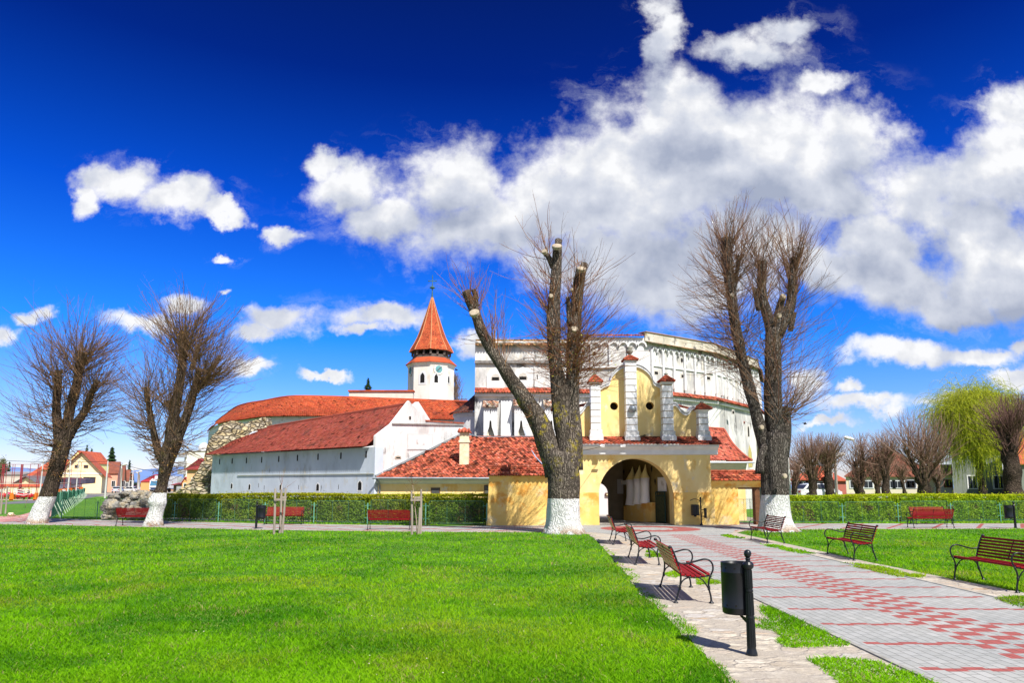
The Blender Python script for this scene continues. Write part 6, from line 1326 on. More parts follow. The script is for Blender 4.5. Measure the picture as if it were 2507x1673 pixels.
# ---- hedges
def hedge(name, label, line, z1, wd, n, seed, cols, gap=None, core=True):
    a0 = Vector((*line[0], 0)); root = thing(name, label, 'hedge', tuple(a0)); r = np.random.default_rng(seed); A = np.array([(*p, 0) for p in line], float)
    seg_ = np.linalg.norm(np.diff(A, axis=0), axis=1); cum = np.concatenate([[0], np.cumsum(seg_)]); Lt = cum[-1]
    s = r.random(n)*Lt; X = np.interp(s, cum, A[:, 0]); Y = np.interp(s, cum, A[:, 1]); i = np.clip(np.searchsorted(cum, s)-1, 0, len(seg_)-1); d = (A[i+1]-A[i])/seg_[i][:, None]; nn2 = np.stack([d[:, 1], -d[:, 0], 0*s], 1)
    top = r.random(n) < .34; v = np.where(top, r.random(n)*wd, np.abs(r.normal(0, .10, n))); z = np.where(top, z1-np.abs(r.normal(0, .045, n)), z1*r.random(n)**.85)
    hn = vnoise(s*1., z*1.3+9, .45, 3)-.5; h2 = vnoise(s, z*1.0, .16, 4)-.5; hl = vnoise(s, z*0, 2.5, 8)-.5
    v = v-hn*.16-h2*.10; z = z+(.10*hl+.06*h2)*(z/z1); sp = r.random(n) < .010; z = np.where(sp & top, z+r.random(n)*.16, z)
    # thin near the ground
    keepm = (z > .30) | (r.random(n) < .35+.65*z/.3)
    if gap is not None: keepm &= ~((s > gap[0]) & (s < gap[1]) & (z < gap[2]) & (r.random(n) < gap[3]))
    P_ = np.stack([X, Y, z], 1)-nn2*v[:, None]; P_ = P_[keepm]; s, z, top, hn, h2 = s[keepm], z[keepm], top[keepm], hn[keepm], h2[keepm]; n = len(P_)
    sz = .028+.026*r.random((n, 1)); a = nrm(r.normal(0, 1, (n, 3))+np.array([0, -.4, .5])); b = nrm(np.cross(a, r.normal(0, 1, (n, 3))))
    V = np.stack([P_-a*sz, P_+b*sz*.55, P_+a*sz, P_-b*sz*.55], 1).reshape(-1, 3)
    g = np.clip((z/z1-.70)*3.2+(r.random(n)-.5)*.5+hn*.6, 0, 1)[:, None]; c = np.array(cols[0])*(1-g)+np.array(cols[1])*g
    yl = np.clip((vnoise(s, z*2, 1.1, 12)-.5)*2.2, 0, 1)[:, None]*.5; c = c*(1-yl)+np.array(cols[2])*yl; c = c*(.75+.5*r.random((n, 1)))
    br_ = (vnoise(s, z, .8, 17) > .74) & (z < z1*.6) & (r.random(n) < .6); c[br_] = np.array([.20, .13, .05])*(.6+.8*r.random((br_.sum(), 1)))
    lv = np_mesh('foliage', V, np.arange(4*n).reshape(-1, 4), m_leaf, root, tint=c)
    m = int(Lt*16); ss = r.random(m)*Lt; X = np.interp(ss, cum, A[:, 0]); Y = np.interp(ss, cum, A[:, 1])+.1+r.random(m)*wd*.7
    S = np.stack([X, Y, 0*X], 1); D = np.stack([r.normal(0, .25, m), r.normal(0, .2, m), np.ones(m)], 1)
    V, F, C, _ = branchy(S, D, z1*(.75+.25*r.random(m)), np.full(m, .010), seed+5, segs=5, up=.0, nsub=3, col=((.12, .08, .05), (.26, .19, .12))); np_mesh('stems', V, F, m_twig, root, tint=C)['kind'] = 'stuff'
    if core:
        mb = MB(); off = .28; N_ = int(Lt/.5)
        for k in range(N_):
            p, q = [Vector((np.interp(t, cum, A[:, 0]), np.interp(t, cum, A[:, 1]), 0)) for t in (k*Lt/N_, (k+1)*Lt/N_)]
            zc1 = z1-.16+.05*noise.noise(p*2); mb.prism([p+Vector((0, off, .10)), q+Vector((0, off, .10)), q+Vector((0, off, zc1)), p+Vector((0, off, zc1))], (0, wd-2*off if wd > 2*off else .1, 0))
        mb.build('inner_dark_core', mat('shade_dark_core', (.07, .15, .02), (.03, .07, .012), scale=9, bump=1., bscale=30, bdist=.1), root)  # solid dark core, coloured for the shade deep inside the hedge
    return root
m_leaf = mat('hedge_leaves', (1, 1, 1), (.92, .92, .92), attr=True, rough=.65, spec=.25, transl=.3)
HL = [(-18.9, 39.1), (-18.2, 38.9), (-12.5, 36.7), (-8.1, 35.1), (-4, 34.2), (-1.15, 33.8)]
hedge('hedge', 'clipped green hedge behind the wire fence left of the gate', HL, 1.40, .95, 62000, 51, ((.19, .31, .02), (.44, .44, .012), (.36, .34, .02)), gap=(15.2, 19, 1.2, .35))
HRt = [(13.2, 35.5), (16, 35.9), (21, 36.9), (26.5, 38.3), (34, 40)]
hedge('hedge', 'clipped bright green hedge behind the wire fence on the right', HRt, 1.36, .95, 62000, 52, ((.24, .43, .012), (.56, .62, .012), (.44, .50, .015)))
bush = (W(1995/1.0668*0+433, 1132, 60).x, 60)
hedge('low_bush', 'small rounded bush below the orange house beside the ruined wall', [(W(424, 1132, 62).x, 62), (W(452, 1132, 62).x, 62)], 2.0, .9, 3000, 53, ((.05, .13, .01), (.16, .22, .01), (.17, .20, .02)))

# ---- chain-link fences
frame_green = mat('dull_green_tube', (.07, .22, .15), (.05, .16, .11), rough=.6)
wire_m = mat('galvanised_wire', (.12, .22, .16), (.08, .15, .11), rough=.5)
def chain(mb_list, p, q, z0, z1, pitch=.09, r_=.0016):
    d = (q-p); L = d.length; d.normalize(); n = int(L/pitch); H_ = z1-z0; V = []; F = []
    for sgn in (1, -1):
        for k in range(-int(H_/pitch)-1, n+int(H_/pitch)+2):
            s0 = k*pitch; s1 = s0+sgn*H_; za, zb_ = z0, z1
            # clip to the panel
            t0, t1 = 0., 1.
            for lim, side in ((0, 1), (L, -1)):
                f0, f1 = (s0-lim)*side, (s1-lim)*side
                if f0 < 0 and f1 < 0: t0 = 2; break
                if f0 < 0: t0 = max(t0, f0/(f0-f1))
                if f1 < 0: t1 = min(t1, f0/(f0-f1))
            if t0 >= t1: continue
            a = p+d*(s0+(s1-s0)*t0)+Vector((0, 0, za+H_*t0)); b = p+d*(s0+(s1-s0)*t1)+Vector((0, 0, za+H_*t1)); sd = Vector((d.x, d.y, 0))*r_*1.4; up = Vector((0, 0, r_*1.4)); dn = Vector((d.y, -d.x, 0))*r_
            mb_list.add([a-sd, a+sd, b+sd, b-sd, a+dn, b+dn], [(0, 1, 2, 3), (4, 0, 3, 5), (1, 4, 5, 2)])
def fence(label, line, panel, z1, post_z, seed=1, name='chain_link_fence', mesh=True, lean=0., gapx=.16, tilt=0):
    root = thing(name, label, 'fence', (*line[0], 0)); A = np.array([(*p, 0) for p in line], float); sg = np.linalg.norm(np.diff(A, axis=0), axis=1); cum = np.concatenate([[0], np.cumsum(sg)]); rr_ = random.Random(seed)
    at = lambda s: Vector((np.interp(s, cum, A[:, 0]), np.interp(s, cum, A[:, 1]), 0)); n = max(1, round(cum[-1]/panel)); pl = cum[-1]/n
    for k in range(n+1):
        p = at(k*pl); mb = MB(); mb.tube([p+Vector((0, 0, -.05)), p+Vector((0, 0, post_z))], 0.029, 8)
        for z in (.30, post_z-.12): mb.tube([at(max(0, k*pl-gapx))+Vector((0, 0, z)), at(min(cum[-1], k*pl+gapx))+Vector((0, 0, z))], .012, 5)
        mb.build('post', green_paint, root)
    for k in range(n):
        s0, s1 = k*pl+gapx, (k+1)*pl-gapx; p, q = at(s0), at(s1); u = Vector((0, 0, 1)); dz = rr_.uniform(-.03, .03); top = z1+dz
        mb = MB(); mb.tube([p+u*.08, p+u*(top-.06), p.lerp(q, .02)+u*top, p.lerp(q, .98)+u*top, q+u*(top-.06), q+u*.08, p+u*.08], .009, 5)
        for t in (1/3, 2/3): mb.tube([p.lerp(q, t)+u*.08, p.lerp(q, t)+u*top], .007, 5)
        fr = mb.build('panel_frame', frame_green, root)
        if mesh: w_ = MB(); chain(w_, p, q, .08, top); w_.build('wire_mesh', wire_m, fr)
    return root
fence('green chain-link fence in front of the left hedge and boulders', [(-25.6, 41.2), (-18.1, 38.05), (-12.5, 36.0), (-8.1, 34.4), (-4, 33.5), (-1.15, 33.1)], 2.75, 1.12, 1.0, 3)
fence('green chain-link fence in front of the right hedge', [(12.95, 34.75), (16, 35.1), (21, 36.1), (26.5, 37.5), (34, 39.2)], 3.0, 1.05, .95, 4)
a = W(*gc3(582, 1400), 34.9); b = W(*gc3(825, 1400), 34.9); fence('small chain-link gate panel inside the square opening of the right wall', [(a.x-.1, 34.9), (b.x+.1, 34.9)], 2.0, 1.15, .8, 5, gapx=.1)
# leaning green fence going away on the left
root = thing('leaning_fence', 'long faded green wire fence with slanting struts leading to the street', 'fence', (-25.8, 41.4, 0)); FA, FB = Vector((-26.3, 41.4, 0)), Vector((-84, 142, 0)); rr_ = random.Random(8)
nf = 30
for k in range(nf):
    t0 = (k/nf)**1.0; t1 = ((k+.94)/nf); p, q = FA.lerp(FB, t0), FA.lerp(FB, t1); p.z = gz(p.y); q.z = gz(q.y); u = Vector((rr_.uniform(-.1, .1), rr_.uniform(-.1, .1), 1.5+rr_.uniform(-.08, .08))); m = MB(); m.tube([p, p+u, q+u*.98, q], .03, 5); m.tube([p.lerp(q, .5), p.lerp(q, .5)+u], .022, 5); m.build('post', green_paint, root)
    m = MB(); m.tube([p.lerp(q, .25)+Vector((.55, -.1, 0)), p.lerp(q, .2)+u*.6], .028, 5); m.build('strut', mat('pale_green_strut', (.45, .55, .42), (.30, .42, .30)), root)
    m = MB(); chain(m, p, q, .05, 1.42, .14, .007); m.build('wire_mesh', green_paint, root)

# ---- boulders
m_rock = mat('pitted_grey_rock', (.34, .33, .30), (.20, .195, .18), scale=2.5, rough=.95, bump=1., bscale=9, bdist=.12, stain=[((.50, .42, .28), .9, .49, .62), ((.05, .05, .045), 6, .60, .70)])
def boulder(name, x, y, w_, h_, Y, seed, label, cat='boulder', group='boulders piled beside the bulging tree', m=None):
    c = W(x, y, Y); wr, hr = w_/FD*Y/2, h_/FD*Y/2; bm = bmesh.new(); bmesh.ops.create_icosphere(bm, subdivisions=4, radius=1)
    for v in bm.verts:
        p = v.co.copy(); n1 = noise.noise(p*1.0+Vector((seed, 0, 0)))*.45; n2 = (noise.cell(p*1.8+Vector((0, seed, 0)))-.3)*.16+noise.noise(p*3.2+Vector((0, seed, 0)))*.22; n3 = noise.noise(p*8+Vector((0, 0, seed)))*.10
        q = p*(1+n1+n2+n3); q = Vector((max(-.92, min(.92, q.x)), q.y, max(-.88, min(.88, q.z)))); v.co = Vector((q.x*wr, q.y*min(.6, wr*.9), q.z*hr))
    me = bpy.data.meshes.new(name); bm.to_mesh(me); bm.free(); me.materials.append(m or m_rock); me.polygons.foreach_set('use_smooth', [True]*len(me.polygons)); o = bpy.data.objects.new(name, me); COL.objects.link(o)
    o.location = c; o.rotation_euler = (0, 0, seed); o.rotation_euler = (0, 0, 0); return tag(o, label, cat, group)
rk = lambda x, y: ((200+x/7.84)/1.0668, (1100+y/7.84)/1.0668)
# (cx, cy, w, h) in the crop, label
RK = [(495, 1282, 190, 110, 'pale boulder at the bottom left corner of the pile'), (640, 1285, 150, 110, 'pale boulder in the bottom row, second from the left'), (800, 1270, 200, 130, 'dark bottom boulder hidden behind the left end of the dark bench'), (1010, 1270, 220, 130, 'dark bottom boulder hidden behind the middle of the dark bench'), (1220, 1260, 220, 140, 'bottom boulder between the dark bench and the bulging tree'),
      (445, 1130, 120, 110, 'small grey boulder at the left edge of the pile, second row up'), (520, 1195, 190, 130, 'grey and tan boulder above the bottom left corner'), (630, 1180, 110, 130, 'tall tan boulder over the left end of the dark bench'), (770, 1185, 200, 100, 'tan boulder showing just above the dark bench back'), (940, 1150, 130, 130, 'round pale boulder above the middle of the dark bench'), (1120, 1110, 290, 170, 'widest grey boulder right of the round pale one'), (1290, 1100, 160, 200, 'boulder tucked behind the bulge of the white tree base'),
      (585, 1060, 250, 170, 'large boulder with tan face in the middle left of the pile'), (795, 1090, 240, 130, 'long grey boulder in the centre of the pile'), (1010, 1040, 190, 130, 'grey boulder right of the pile centre, third row'), (1180, 1015, 110, 90, 'small boulder under the pointed one'),
      (640, 945, 220, 110, 'flat grey boulder at the upper left shoulder of the pile'), (760, 970, 210, 120, 'dark grey boulder in the upper row, left of centre'), (920, 985, 220, 110, 'grey boulder in the upper row below the long top one'), (1285, 960, 160, 180, 'upright grey boulder beside the white tree base at the top'),
      (900, 875, 260, 130, 'long grey boulder on top of the pile at the left'), (1020, 895, 170, 110, 'grey boulder on top between the long one and the pointed one'), (1150, 895, 210, 190, 'pointed boulder at the top of the pile'), (1320, 880, 150, 110, 'topmost boulder touching the bulging tree')]
for i, (x, y, w_, h_, lb) in enumerate(RK): boulder('boulder', *rk(x, y), w_/7.84/1.0668*1.22, h_/7.84/1.0668*1.28, 38.6+.35*((i*7) % 3)+(.6 if y < 1000 else 0), i*3.1+1, lb)
boulder('pale_stone', *((0+230/8.71)/1.0668, (1120+1225/8.71)/1.0668), 16, 10, 43.5, 77, 'single pale yellow stone on the grass left of the leaning tree', 'stone', None, mat('pale_sandstone', (.66, .58, .40), (.54, .46, .30), scale=5))
# ================================================================== street and houses left, houses and trees right
k0 = lambda x, y: ((x/8.71)/1.0668, (1120+y/8.71)/1.0668)
k1 = lambda x, y: ((200+x/7.84)/1.0668, (1100+y/7.84)/1.0668)
k4 = lambda x, y: ((1930+x/7.467)/1.0668, (1040+y/7.467)/1.0668)
k5 = lambda x, y: ((2200+x/5.06)/1.0668, (940+y/5.06)/1.0668)
gsheet = lambda nm, pts_, z, m: sheet(nm, [tuple(G(*p, 0))[:2] for p in pts_], z, m)
gsheet('sidewalk', [k0(-400, 1420), k0(950, 1345), k0(1165, 1215), k0(1165, 1045), k0(600, 1200), k0(430, 1245), k0(0, 1270), k0(-400, 1275)], .020, m_redpave)
a_ = [k0(-500, 1030), k0(0, 1008), k0(700, 985), k0(1160, 975)]; b_ = [k0(1160, 880), k0(700, 938), k0(0, 975), k0(-500, 980)]
gsheet('road', a_+b_, .012, m_asph)
# the street running to the far hills
s0, s1 = G(*k0(1160, 975)), G(*k0(1160, 880)); mb = MB(); dv = Vector((-33, 71, 0)).normalized()
edge1 = [Vector((s0.x, s0.y, 0))+dv*t for t in (0, 15, 40, 70, 120, 200, 400)]; off_ = Vector((-7, 1, 0))
for e in edge1: e.z = gz(e.y)+.012
mb.strip(edge1, [e+off_ for e in edge1]); tag(mb.build('street', m_asph), kind='structure')
far_roof = mat('distant_red_roof', (.52, .12, .055), (.36, .07, .04), scale=1.6, rough=.9, stain=[((.18, .07, .04), .8, .58, .7)], bump=.4, bscale=6)
maroon_roof = mat('distant_maroon_metal_roof', (.42, .035, .045), (.34, .03, .04), rough=.6)
brown_roof = mat('distant_brown_roof', (.26, .085, .05), (.17, .06, .04), scale=1, rough=.9, bump=.4, bscale=5)
def house(name, label, A, B, depth, z0, ze, zr, m_wall, m_roof, kind='side', hip=0., wins=(), plinth=None, band=None, wf=window_white, over=.35, cat='house', dormer=None, chim=(), group=None, gm=None, skew=None):
    A, B = Vector((A[0], A[1], 0)), Vector((B[0], B[1], 0)); d = (B-A).normalized(); n = Vector((d.y, -d.x, 0)); n = n if n.y < 0 else -n; L = (B-A).length
    sk = Vector((*skew, 0)).normalized() if skew else -n; P_ = lambda u, v, z: A+d*u+(sk*v if v > 0 else -n*v)+Vector((0, 0, z)); root = thing(name, label, cat, (*(A+B)[:2], 0) if False else ((A.x+B.x)/2, (A.y+B.y)/2, z0), group=group)
    mb = MB(); mb.prism([P_(0, 0, z0-.5), P_(L, 0, z0-.5), P_(L, 0, ze), P_(0, 0, ze)], sk*depth)
    if kind == 'gable': mb.prism([P_(0, 0, ze), P_(L, 0, ze), P_(L/2, 0, zr-.12)], -n*.3)
    elif not hip: mb.prism([P_(0, 0, ze), P_(0, depth, ze), P_(0, depth/2, zr-.12)], d*.3); mb.prism([P_(L-.3, 0, ze), P_(L-.3, depth, ze), P_(L-.3, depth/2, zr-.12)], d*.3)
    mb.build('wall', m_wall, root); o = over; rf = MB(); th = Vector((0, 0, .14))
    def slab(pts_): rf.prism([p+th for p in pts_], (0, 0, -.14))
    if kind == 'gable':
        sl = (zr-ze)/(L/2); slab([P_(-o, -o, ze-o*sl), P_(L/2, -o, zr), P_(L/2, depth+o, zr), P_(-o, depth+o, ze-o*sl)]); slab([P_(L/2, -o, zr), P_(L+o, -o, ze-o*sl), P_(L+o, depth+o, ze-o*sl), P_(L/2, depth+o, zr)])
    else:
        sl = (zr-ze)/(depth/2); zl = ze-o*sl*.6; h = hip if hip else -o*.6
        slab([P_(-o, -o, zl), P_(L+o, -o, zl), P_(L-h, depth/2, zr), P_(h, depth/2, zr)]); slab([P_(h, depth/2, zr), P_(L-h, depth/2, zr), P_(L+o, depth+o, zl), P_(-o, depth+o, zl)])
        if hip: slab([P_(-o, -o, zl), P_(h, depth/2, zr), P_(-o, depth+o, zl)]); slab([P_(L+o, -o, zl), P_(L+o, depth+o, zl), P_(L-h, depth/2, zr)])
    ro = rf.build('roof', m_roof, root)
    for (u, v) in chim: mb = MB(); c = P_(u, v, zr-.8); mb.box(c.x-.35, c.x+.35, c.y-.35, c.y+.35, c.z, zr+.8); mb.build('chimney', mat('brick_chimney', (.45, .22, .15)), ro)
    for w_ in wins:
        u, za, zb, ww = w_[:4]; fm = w_[4] if len(w_) > 4 else wf
        mb = MB(); mb.prism([P_(u-ww/2-.12, 0, za-.12), P_(u+ww/2+.12, 0, za-.12), P_(u+ww/2+.12, 0, zb+.12), P_(u-ww/2-.12, 0, zb+.12)], n*.07); f = mb.build('window', fm, root)
        mb = MB(); k = 2 if ww > .8 else 1
        for j in range(k): x0, x1 = u-ww/2+j*ww/k+.03, u-ww/2+(j+1)*ww/k-.03; mb.prism([P_(x0, -.07, za), P_(x1, -.07, za), P_(x1, -.07, zb), P_(x0, -.07, zb)], n*.012)
        mb.build('pane', glass_dark, f)
    if plinth: mb = MB(); mb.prism([P_(-.03, 0, z0-.5), P_(L+.03, 0, z0-.5), P_(L+.03, 0, z0+plinth[0]), P_(-.03, 0, z0+plinth[0])], n*.06); mb.build('plinth', plinth[1], root)
    if band: mb = MB(); mb.prism([P_(-.05, 0, band[0]), P_(L+.05, 0, band[0]), P_(L+.05, 0, band[1]), P_(-.05, 0, band[1])], n*.10); mb.build('band', band[2], root)
    return root, P_
def WX(x, Y): return (W(x, 1122, Y).x, Y)
def FR(xa, xb, Y, ang=(.906, .42)):      # front of a house whose side runs down the left street
    B = Vector((W(xb, 1122, Y).x, Y)); d = Vector(ang); k = (xa-CX)/(ray(xa, 1122).y)
    s = (B.x-k*B.y)/(d.x-k*d.y); return tuple(B-d*s), tuple(B)
hz_ = lambda y, Y: W(1175, y, Y).z
cream_f = mat('cream_facade', (.86, .74, .46), (.82, .69, .40), scale=.5, rough=.9); yellow_f = mat('lemon_facade', (.85, .80, .35), (.8, .74, .30)); orange_f = mat('orange_facade', (.80, .42, .17), (.74, .36, .13)); white_f = mat('white_facade', (.82, .82, .82), (.75, .75, .76))
pinkish_f = mat('salmon_facade', (.80, .42, .28), (.74, .36, .24)); lt_orange = mat('light_orange_facade', (.84, .50, .28), (.78, .44, .22))
# big cream house with the broad gable
Yh = 170; zg = gz(Yh); zE = hz_((1050+490/4.48)/1.0668, Yh); zR = hz_((1050+262/4.48)/1.0668, Yh); zw0, zw1 = hz_(k1(0, 645)[1], Yh), hz_(k1(0, 550)[1], Yh)
xA, xB = FR((620/4.48)/1.0668, (1110/4.48)/1.0668, Yh); u_ = lambda x: (x-620)/490*(Vector(xB)-Vector(xA)).length
house('gabled_house', 'cream house with a broad red-tiled gable and one dark wide window, left of the street', xA, xB, 16, zg, zE, zR, cream_f, far_roof, 'gable', wins=[(u_(970), zw0, zw1, 2.3, wood_brown), (u_(822), hz_((1050+430/4.48)/1.0668, Yh), hz_((1050+408/4.48)/1.0668, Yh), .7, wood_brown), (u_(922), hz_((1050+430/4.48)/1.0668, Yh), hz_((1050+408/4.48)/1.0668, Yh), .7, wood_brown), (u_(770), hz_((1050+600/4.48)/1.0668, Yh), hz_((1050+545/4.48)/1.0668, Yh), 4.2, wood_brown)], band=(hz_((1050+492/4.48)/1.0668, Yh)-.25, zE, white_f), over=.9)
# yellow-green hip house behind
house('yellow_gable_house', 'pale yellow-green gable peeping over the big cream house roof', WX(150, 185), WX(196, 185), 10, .6, hz_(1062, 185), hz_(1036, 185), yellow_f, far_roof, 'gable', over=.2)
# red-roofed house further left
house('red_roof_house', 'long house with a steep red tile roof behind the red cage', WX(50, 190), WX(150, 190), 15, .6, hz_(1101, 190), hz_(1054, 190), cream_f, far_roof, 'side', hip=2.5)
house('red_roof_house', 'low pale wing with a rusty red roof at the left behind the playground', WX(48, 165), WX(118, 165), 9, .6, hz_(1112, 165), hz_(1082, 165), cream_f, brown_roof, 'side', hip=1.)
house('grey_shed', 'low grey-roofed shed with an orange gable at the playground edge', WX(30, 150), WX(92, 150), 7, .5, hz_(1113, 150), hz_(1094, 150), cream_f, mat('grey_felt_roof', (.16, .16, .17), (.11, .11, .12)), 'gable', over=.7, cat='shed')
house('pale_hall', 'flat pale building at the far left edge behind the red cage', WX(-60, 210), WX(50, 210), 14, .6, hz_(1090, 210), hz_(1083, 210), mat('greige_facade', (.62, .58, .48), (.56, .52, .42)), mat('grey_roof', (.35, .34, .33)), 'side', cat='building')
house('low_wall_house', 'long cream garden wall with tiled top behind the playground', WX(-40, 140), WX(120, 140), .6, .4, hz_(1117, 140), hz_(1113, 140), cream_f, far_roof, 'side', over=.15, cat='wall')
# street row going away
for i, (x0, x1, Y, ye, yr, mw, mr, kd, lb) in enumerate([
    (224, 268, 205, 1087, 1060, pinkish_f, brown_roof, 'side', 'salmon street house with a wide brown-red roof next to the cream gabled one'),
    (258, 281, 216, 1103, 1067, lt_orange, brown_roof, 'side', 'orange street house under a tall brown-red roof, second along the street'),
    (280, 294, 250, 1104, 1079, cream_f, brown_roof, 'side', 'pale yellow street house, third along the street'),
    (291, 302, 300, 1106, 1088, white_f, brown_roof, 'side', 'last small pale street house before the gap')]):
    house('street_house', lb, WX(x0, Y), WX(x1, Y), 11, .6, hz_(ye, Y), hz_(yr, Y), mw, mr, kd, skew=(-.42, .9), wins=[(1.5, 2.2, 3.6, 1.0)] if i > 1 else [(x_, 2.2, 3.8, 1.0) for x_ in ((2., 4.4, 9.5) if i == 0 else (1.4, 3.2))], group='houses lining the left street')
house('warehouse', 'red-roofed house with white gable wall at the end of the street', WX(322, 330), WX(368, 330), 14, .6, hz_(1106, 330), hz_(1090, 330), orange_f, maroon_roof, 'side', hip=7, wins=[])
mb = MB(); a, b = W(344, 1103, 325), W(372, 1118, 325); mb.box(a.x, b.x, 325, 328, b.z, a.z); tag(mb.build('billboard', white_f), 'large white blank hoarding panel beside the truck', 'hoarding')
house('maroon_roof_house', 'low house with a maroon metal roof right of the bulging tree', WX(398, 130), WX(421, 126), 9, .3, hz_(1114, 130), hz_(1098, 130), mat('brown_wall', (.22, .12, .08)), maroon_roof, 'side')
house('orange_cottage', 'narrow bright orange cottage beside the maroon roof', WX(417, 118), WX(432, 118), 8, .3, hz_(1109, 118), hz_(1097, 118), orange_f, maroon_roof, 'gable', wins=[(.55, hz_(1119, 118), hz_(1111, 118), .45)], over=.2)
Yo = 92; house('orange_house', 'orange house with a dark red hip roof and white framed window behind the ruin', WX(427, Yo), WX(500, Yo), 10, 0, hz_(k1(0, 395)[1], Yo), hz_(1052, Yo), lt_orange, mat('dark_red_metal_roof', (.32, .05, .04), (.27, .045, .035), rough=.5), 'side', hip=5, wins=[((449-427)/FD*Yo, hz_(1108, Yo), hz_(1099, Yo), 1.0)], plinth=None)
# tall white block with balconies on its edge
Yw = 125; rt, P_ = house('apartment_block', 'tall cream-white flat-roofed block behind the orange house', WX(419, Yw), WX(520, Yw), 12, 0, hz_(1037, Yw), hz_(1035.5, Yw), mat('block_cream', (.84, .80, .70), (.78, .74, .64)), mat('flat_roof', (.5, .48, .44)), 'side', wins=[], over=.1, cat='apartment building')
for k in range(5): mb = MB(); a = P_(.2, 0, 1.2+k*1.45); mb.box(a.x-.9, a.x+.25, a.y-.8, a.y+.0, a.z, a.z+.85); mb.build('balcony', mat('grey_balcony', (.42, .42, .44), (.3, .3, .32)), rt)
dm = thing('roof_dome', 'small white dome standing on the roof of the tall block', 'dome', (W(468, 1035, Yw+2).x, Yw+2, hz_(1035, Yw))); mb = MB(); c = W(468, 1036, Yw+2); mb.lathe([(.9, -.2), (.9, .35), (1.0, .4), (.85, .95), (.5, 1.35), (.02, 1.55)], c, 14); mb.build('shell', white_f, dm, smooth=False)
# far hills
mb = MB(); hp = []; rr_ = random.Random(5)
hx = [-5200+i*120 for i in range(88)]
prof = [max(8, 62+58*noise.noise(Vector((x/900., 3.3, 0)))+16*noise.noise(Vector((x/210., 1.1, 0)))+(50 if x < -900 else 0)) for x in hx]
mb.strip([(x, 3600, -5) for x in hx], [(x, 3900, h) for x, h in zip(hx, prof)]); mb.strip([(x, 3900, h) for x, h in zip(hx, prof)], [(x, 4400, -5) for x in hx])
tag(mb.build('hills', mat('haze_blue_hills', (.16, .26, .50), (.12, .20, .42), scale=.002, rough=1., coord='World')), kind='structure')  # blue of far haze is put into the wooded hills' colour

# ---- fir trees and shrubs in the left background
conifer('broad fir behind the roof of the cream gabled house', 258, 1027, 1125, 215, 34, 61, 2600, zbase=7, group='firs above the left houses')
conifer('twin dark fir beside the cream gable ridge, left', 200, 1022, 1125, 230, 20, 62, 900, zbase=9, group='firs above the left houses')
conifer('narrow fir just right of the one over the cream gable ridge', 211, 1030, 1125, 230, 20, 63, 900, zbase=9, group='firs above the left houses')
conifer('blue-green fir at the end of the street row of houses', 298, 1056, 1128, 260, 22, 64, 1500, zbase=2, group='firs above the left houses')
conifer('dark fir at the far left above the pale hall', 22, 1060, 1110, 230, 20, 65, 1200, zbase=2, group='firs above the left houses')
conifer('small distant fir at the end of the street', 351, 1094, 1125, 420, 14, 66, 800, zbase=2, group='firs above the left houses')
def shrub(label, x, y, w_, h_, Y, n, seed, c, cat='tree', name='leafy_tree'):
    p = W(x, y, Y); root = thing(name, label, cat, (p.x, Y, 0)); r = np.random.default_rng(seed); wr, hr = w_/FD*Y/2, h_/FD*Y/2
    mb = MB(); mb.tube([(p.x, Y, 0), (p.x+.1, Y, p.z)], [.25, .1], 7); mb.build('trunk', wood_brown, root); cl = r.normal(0, .45, (14, 3)); q = cl[r.integers(0, 14, n)]+r.normal(0, .22, (n, 3)); P_ = np.array(p)+q*np.array([wr, wr, hr]); s = .05*wr+.12; a = nrm(r.normal(0, 1, (n, 3)))*s; b = nrm(r.normal(0, 1, (n, 3)))*s
    V = np.stack([P_-a, P_-b*.6, P_+a, P_+b*.6], 1).reshape(-1, 3); g = r.random((n, 1)); np_mesh('crown', V, np.arange(4*n).reshape(-1, 4), m_leaf, root, tint=np.array(c[0])*(1-g)+np.array(c[1])*g)
shrub('hazy pale green tree at the extreme left edge', 2, 1075, 30, 50, 200, 2500, 71, ((.16, .18, .08), (.28, .28, .14)))
shrub('dark low trees beside the street end', 312, 1115, 30, 16, 420, 1500, 72, ((.03, .06, .05), (.06, .10, .07)))
# ---- red steel cage, orange fence
red_steel = mat('dark_red_steel', (.30, .03, .04), (.24, .025, .035), rough=.5)
root = thing('sports_cage', 'tall dark red steel framework of the playground cage', 'cage', (W(40, 1122, 108).x, 108, 0))
def bar(p, q, r_, name='bar', m=red_steel, rt=None): mb = MB(); mb.tube([p, q], r_, 5); mb.build(name, m, rt or root)
for x, r_ in [(-200, .05), (-60, .05), (65, .09), (100, .09), (155, .04), (280, .04), (325, .04), (460, .09), (490, .09), (655, .04), (820, .07), (855, .05)]:
    t_ = W(*k0(x, 150), 112); bar(Vector((t_.x, 112, 0)), t_, r_, 'post')
for y in (155, 255, 345, 430, 540): bar(W(*k0(-260, y), 112), W(*k0(870, y), 112), .03, 'rail')
for x in (1410, 1390, 1540, 1740): t_ = W(*k0(x, 110 if x > 1500 else 170), 125); bar(Vector((t_.x, 125, .1)), t_, .035, 'post')
for y in (160, 290, 455): bar(W(*k0(1300, y), 125), W(*k0(1830, y+20), 125), .025, 'rail')
root = thing('railing', 'orange pillared railing with dark red bars before the playground', 'railing', (W(20, 1122, 101).x, 101, 0)); pf = mat('orange_pillar_paint', (.78, .20, .02), (.70, .17, .02))
for (x0, x1) in ((-330, -230), (190, 295), (700, 775)):
    a, b = W(*k0(x0, 925), 101), W(*k0(x1, 762), 101); mb = MB(); mb.box(a.x, b.x, 101, 101.5, -.1, b.z); mb.build('pillar', pf, root)
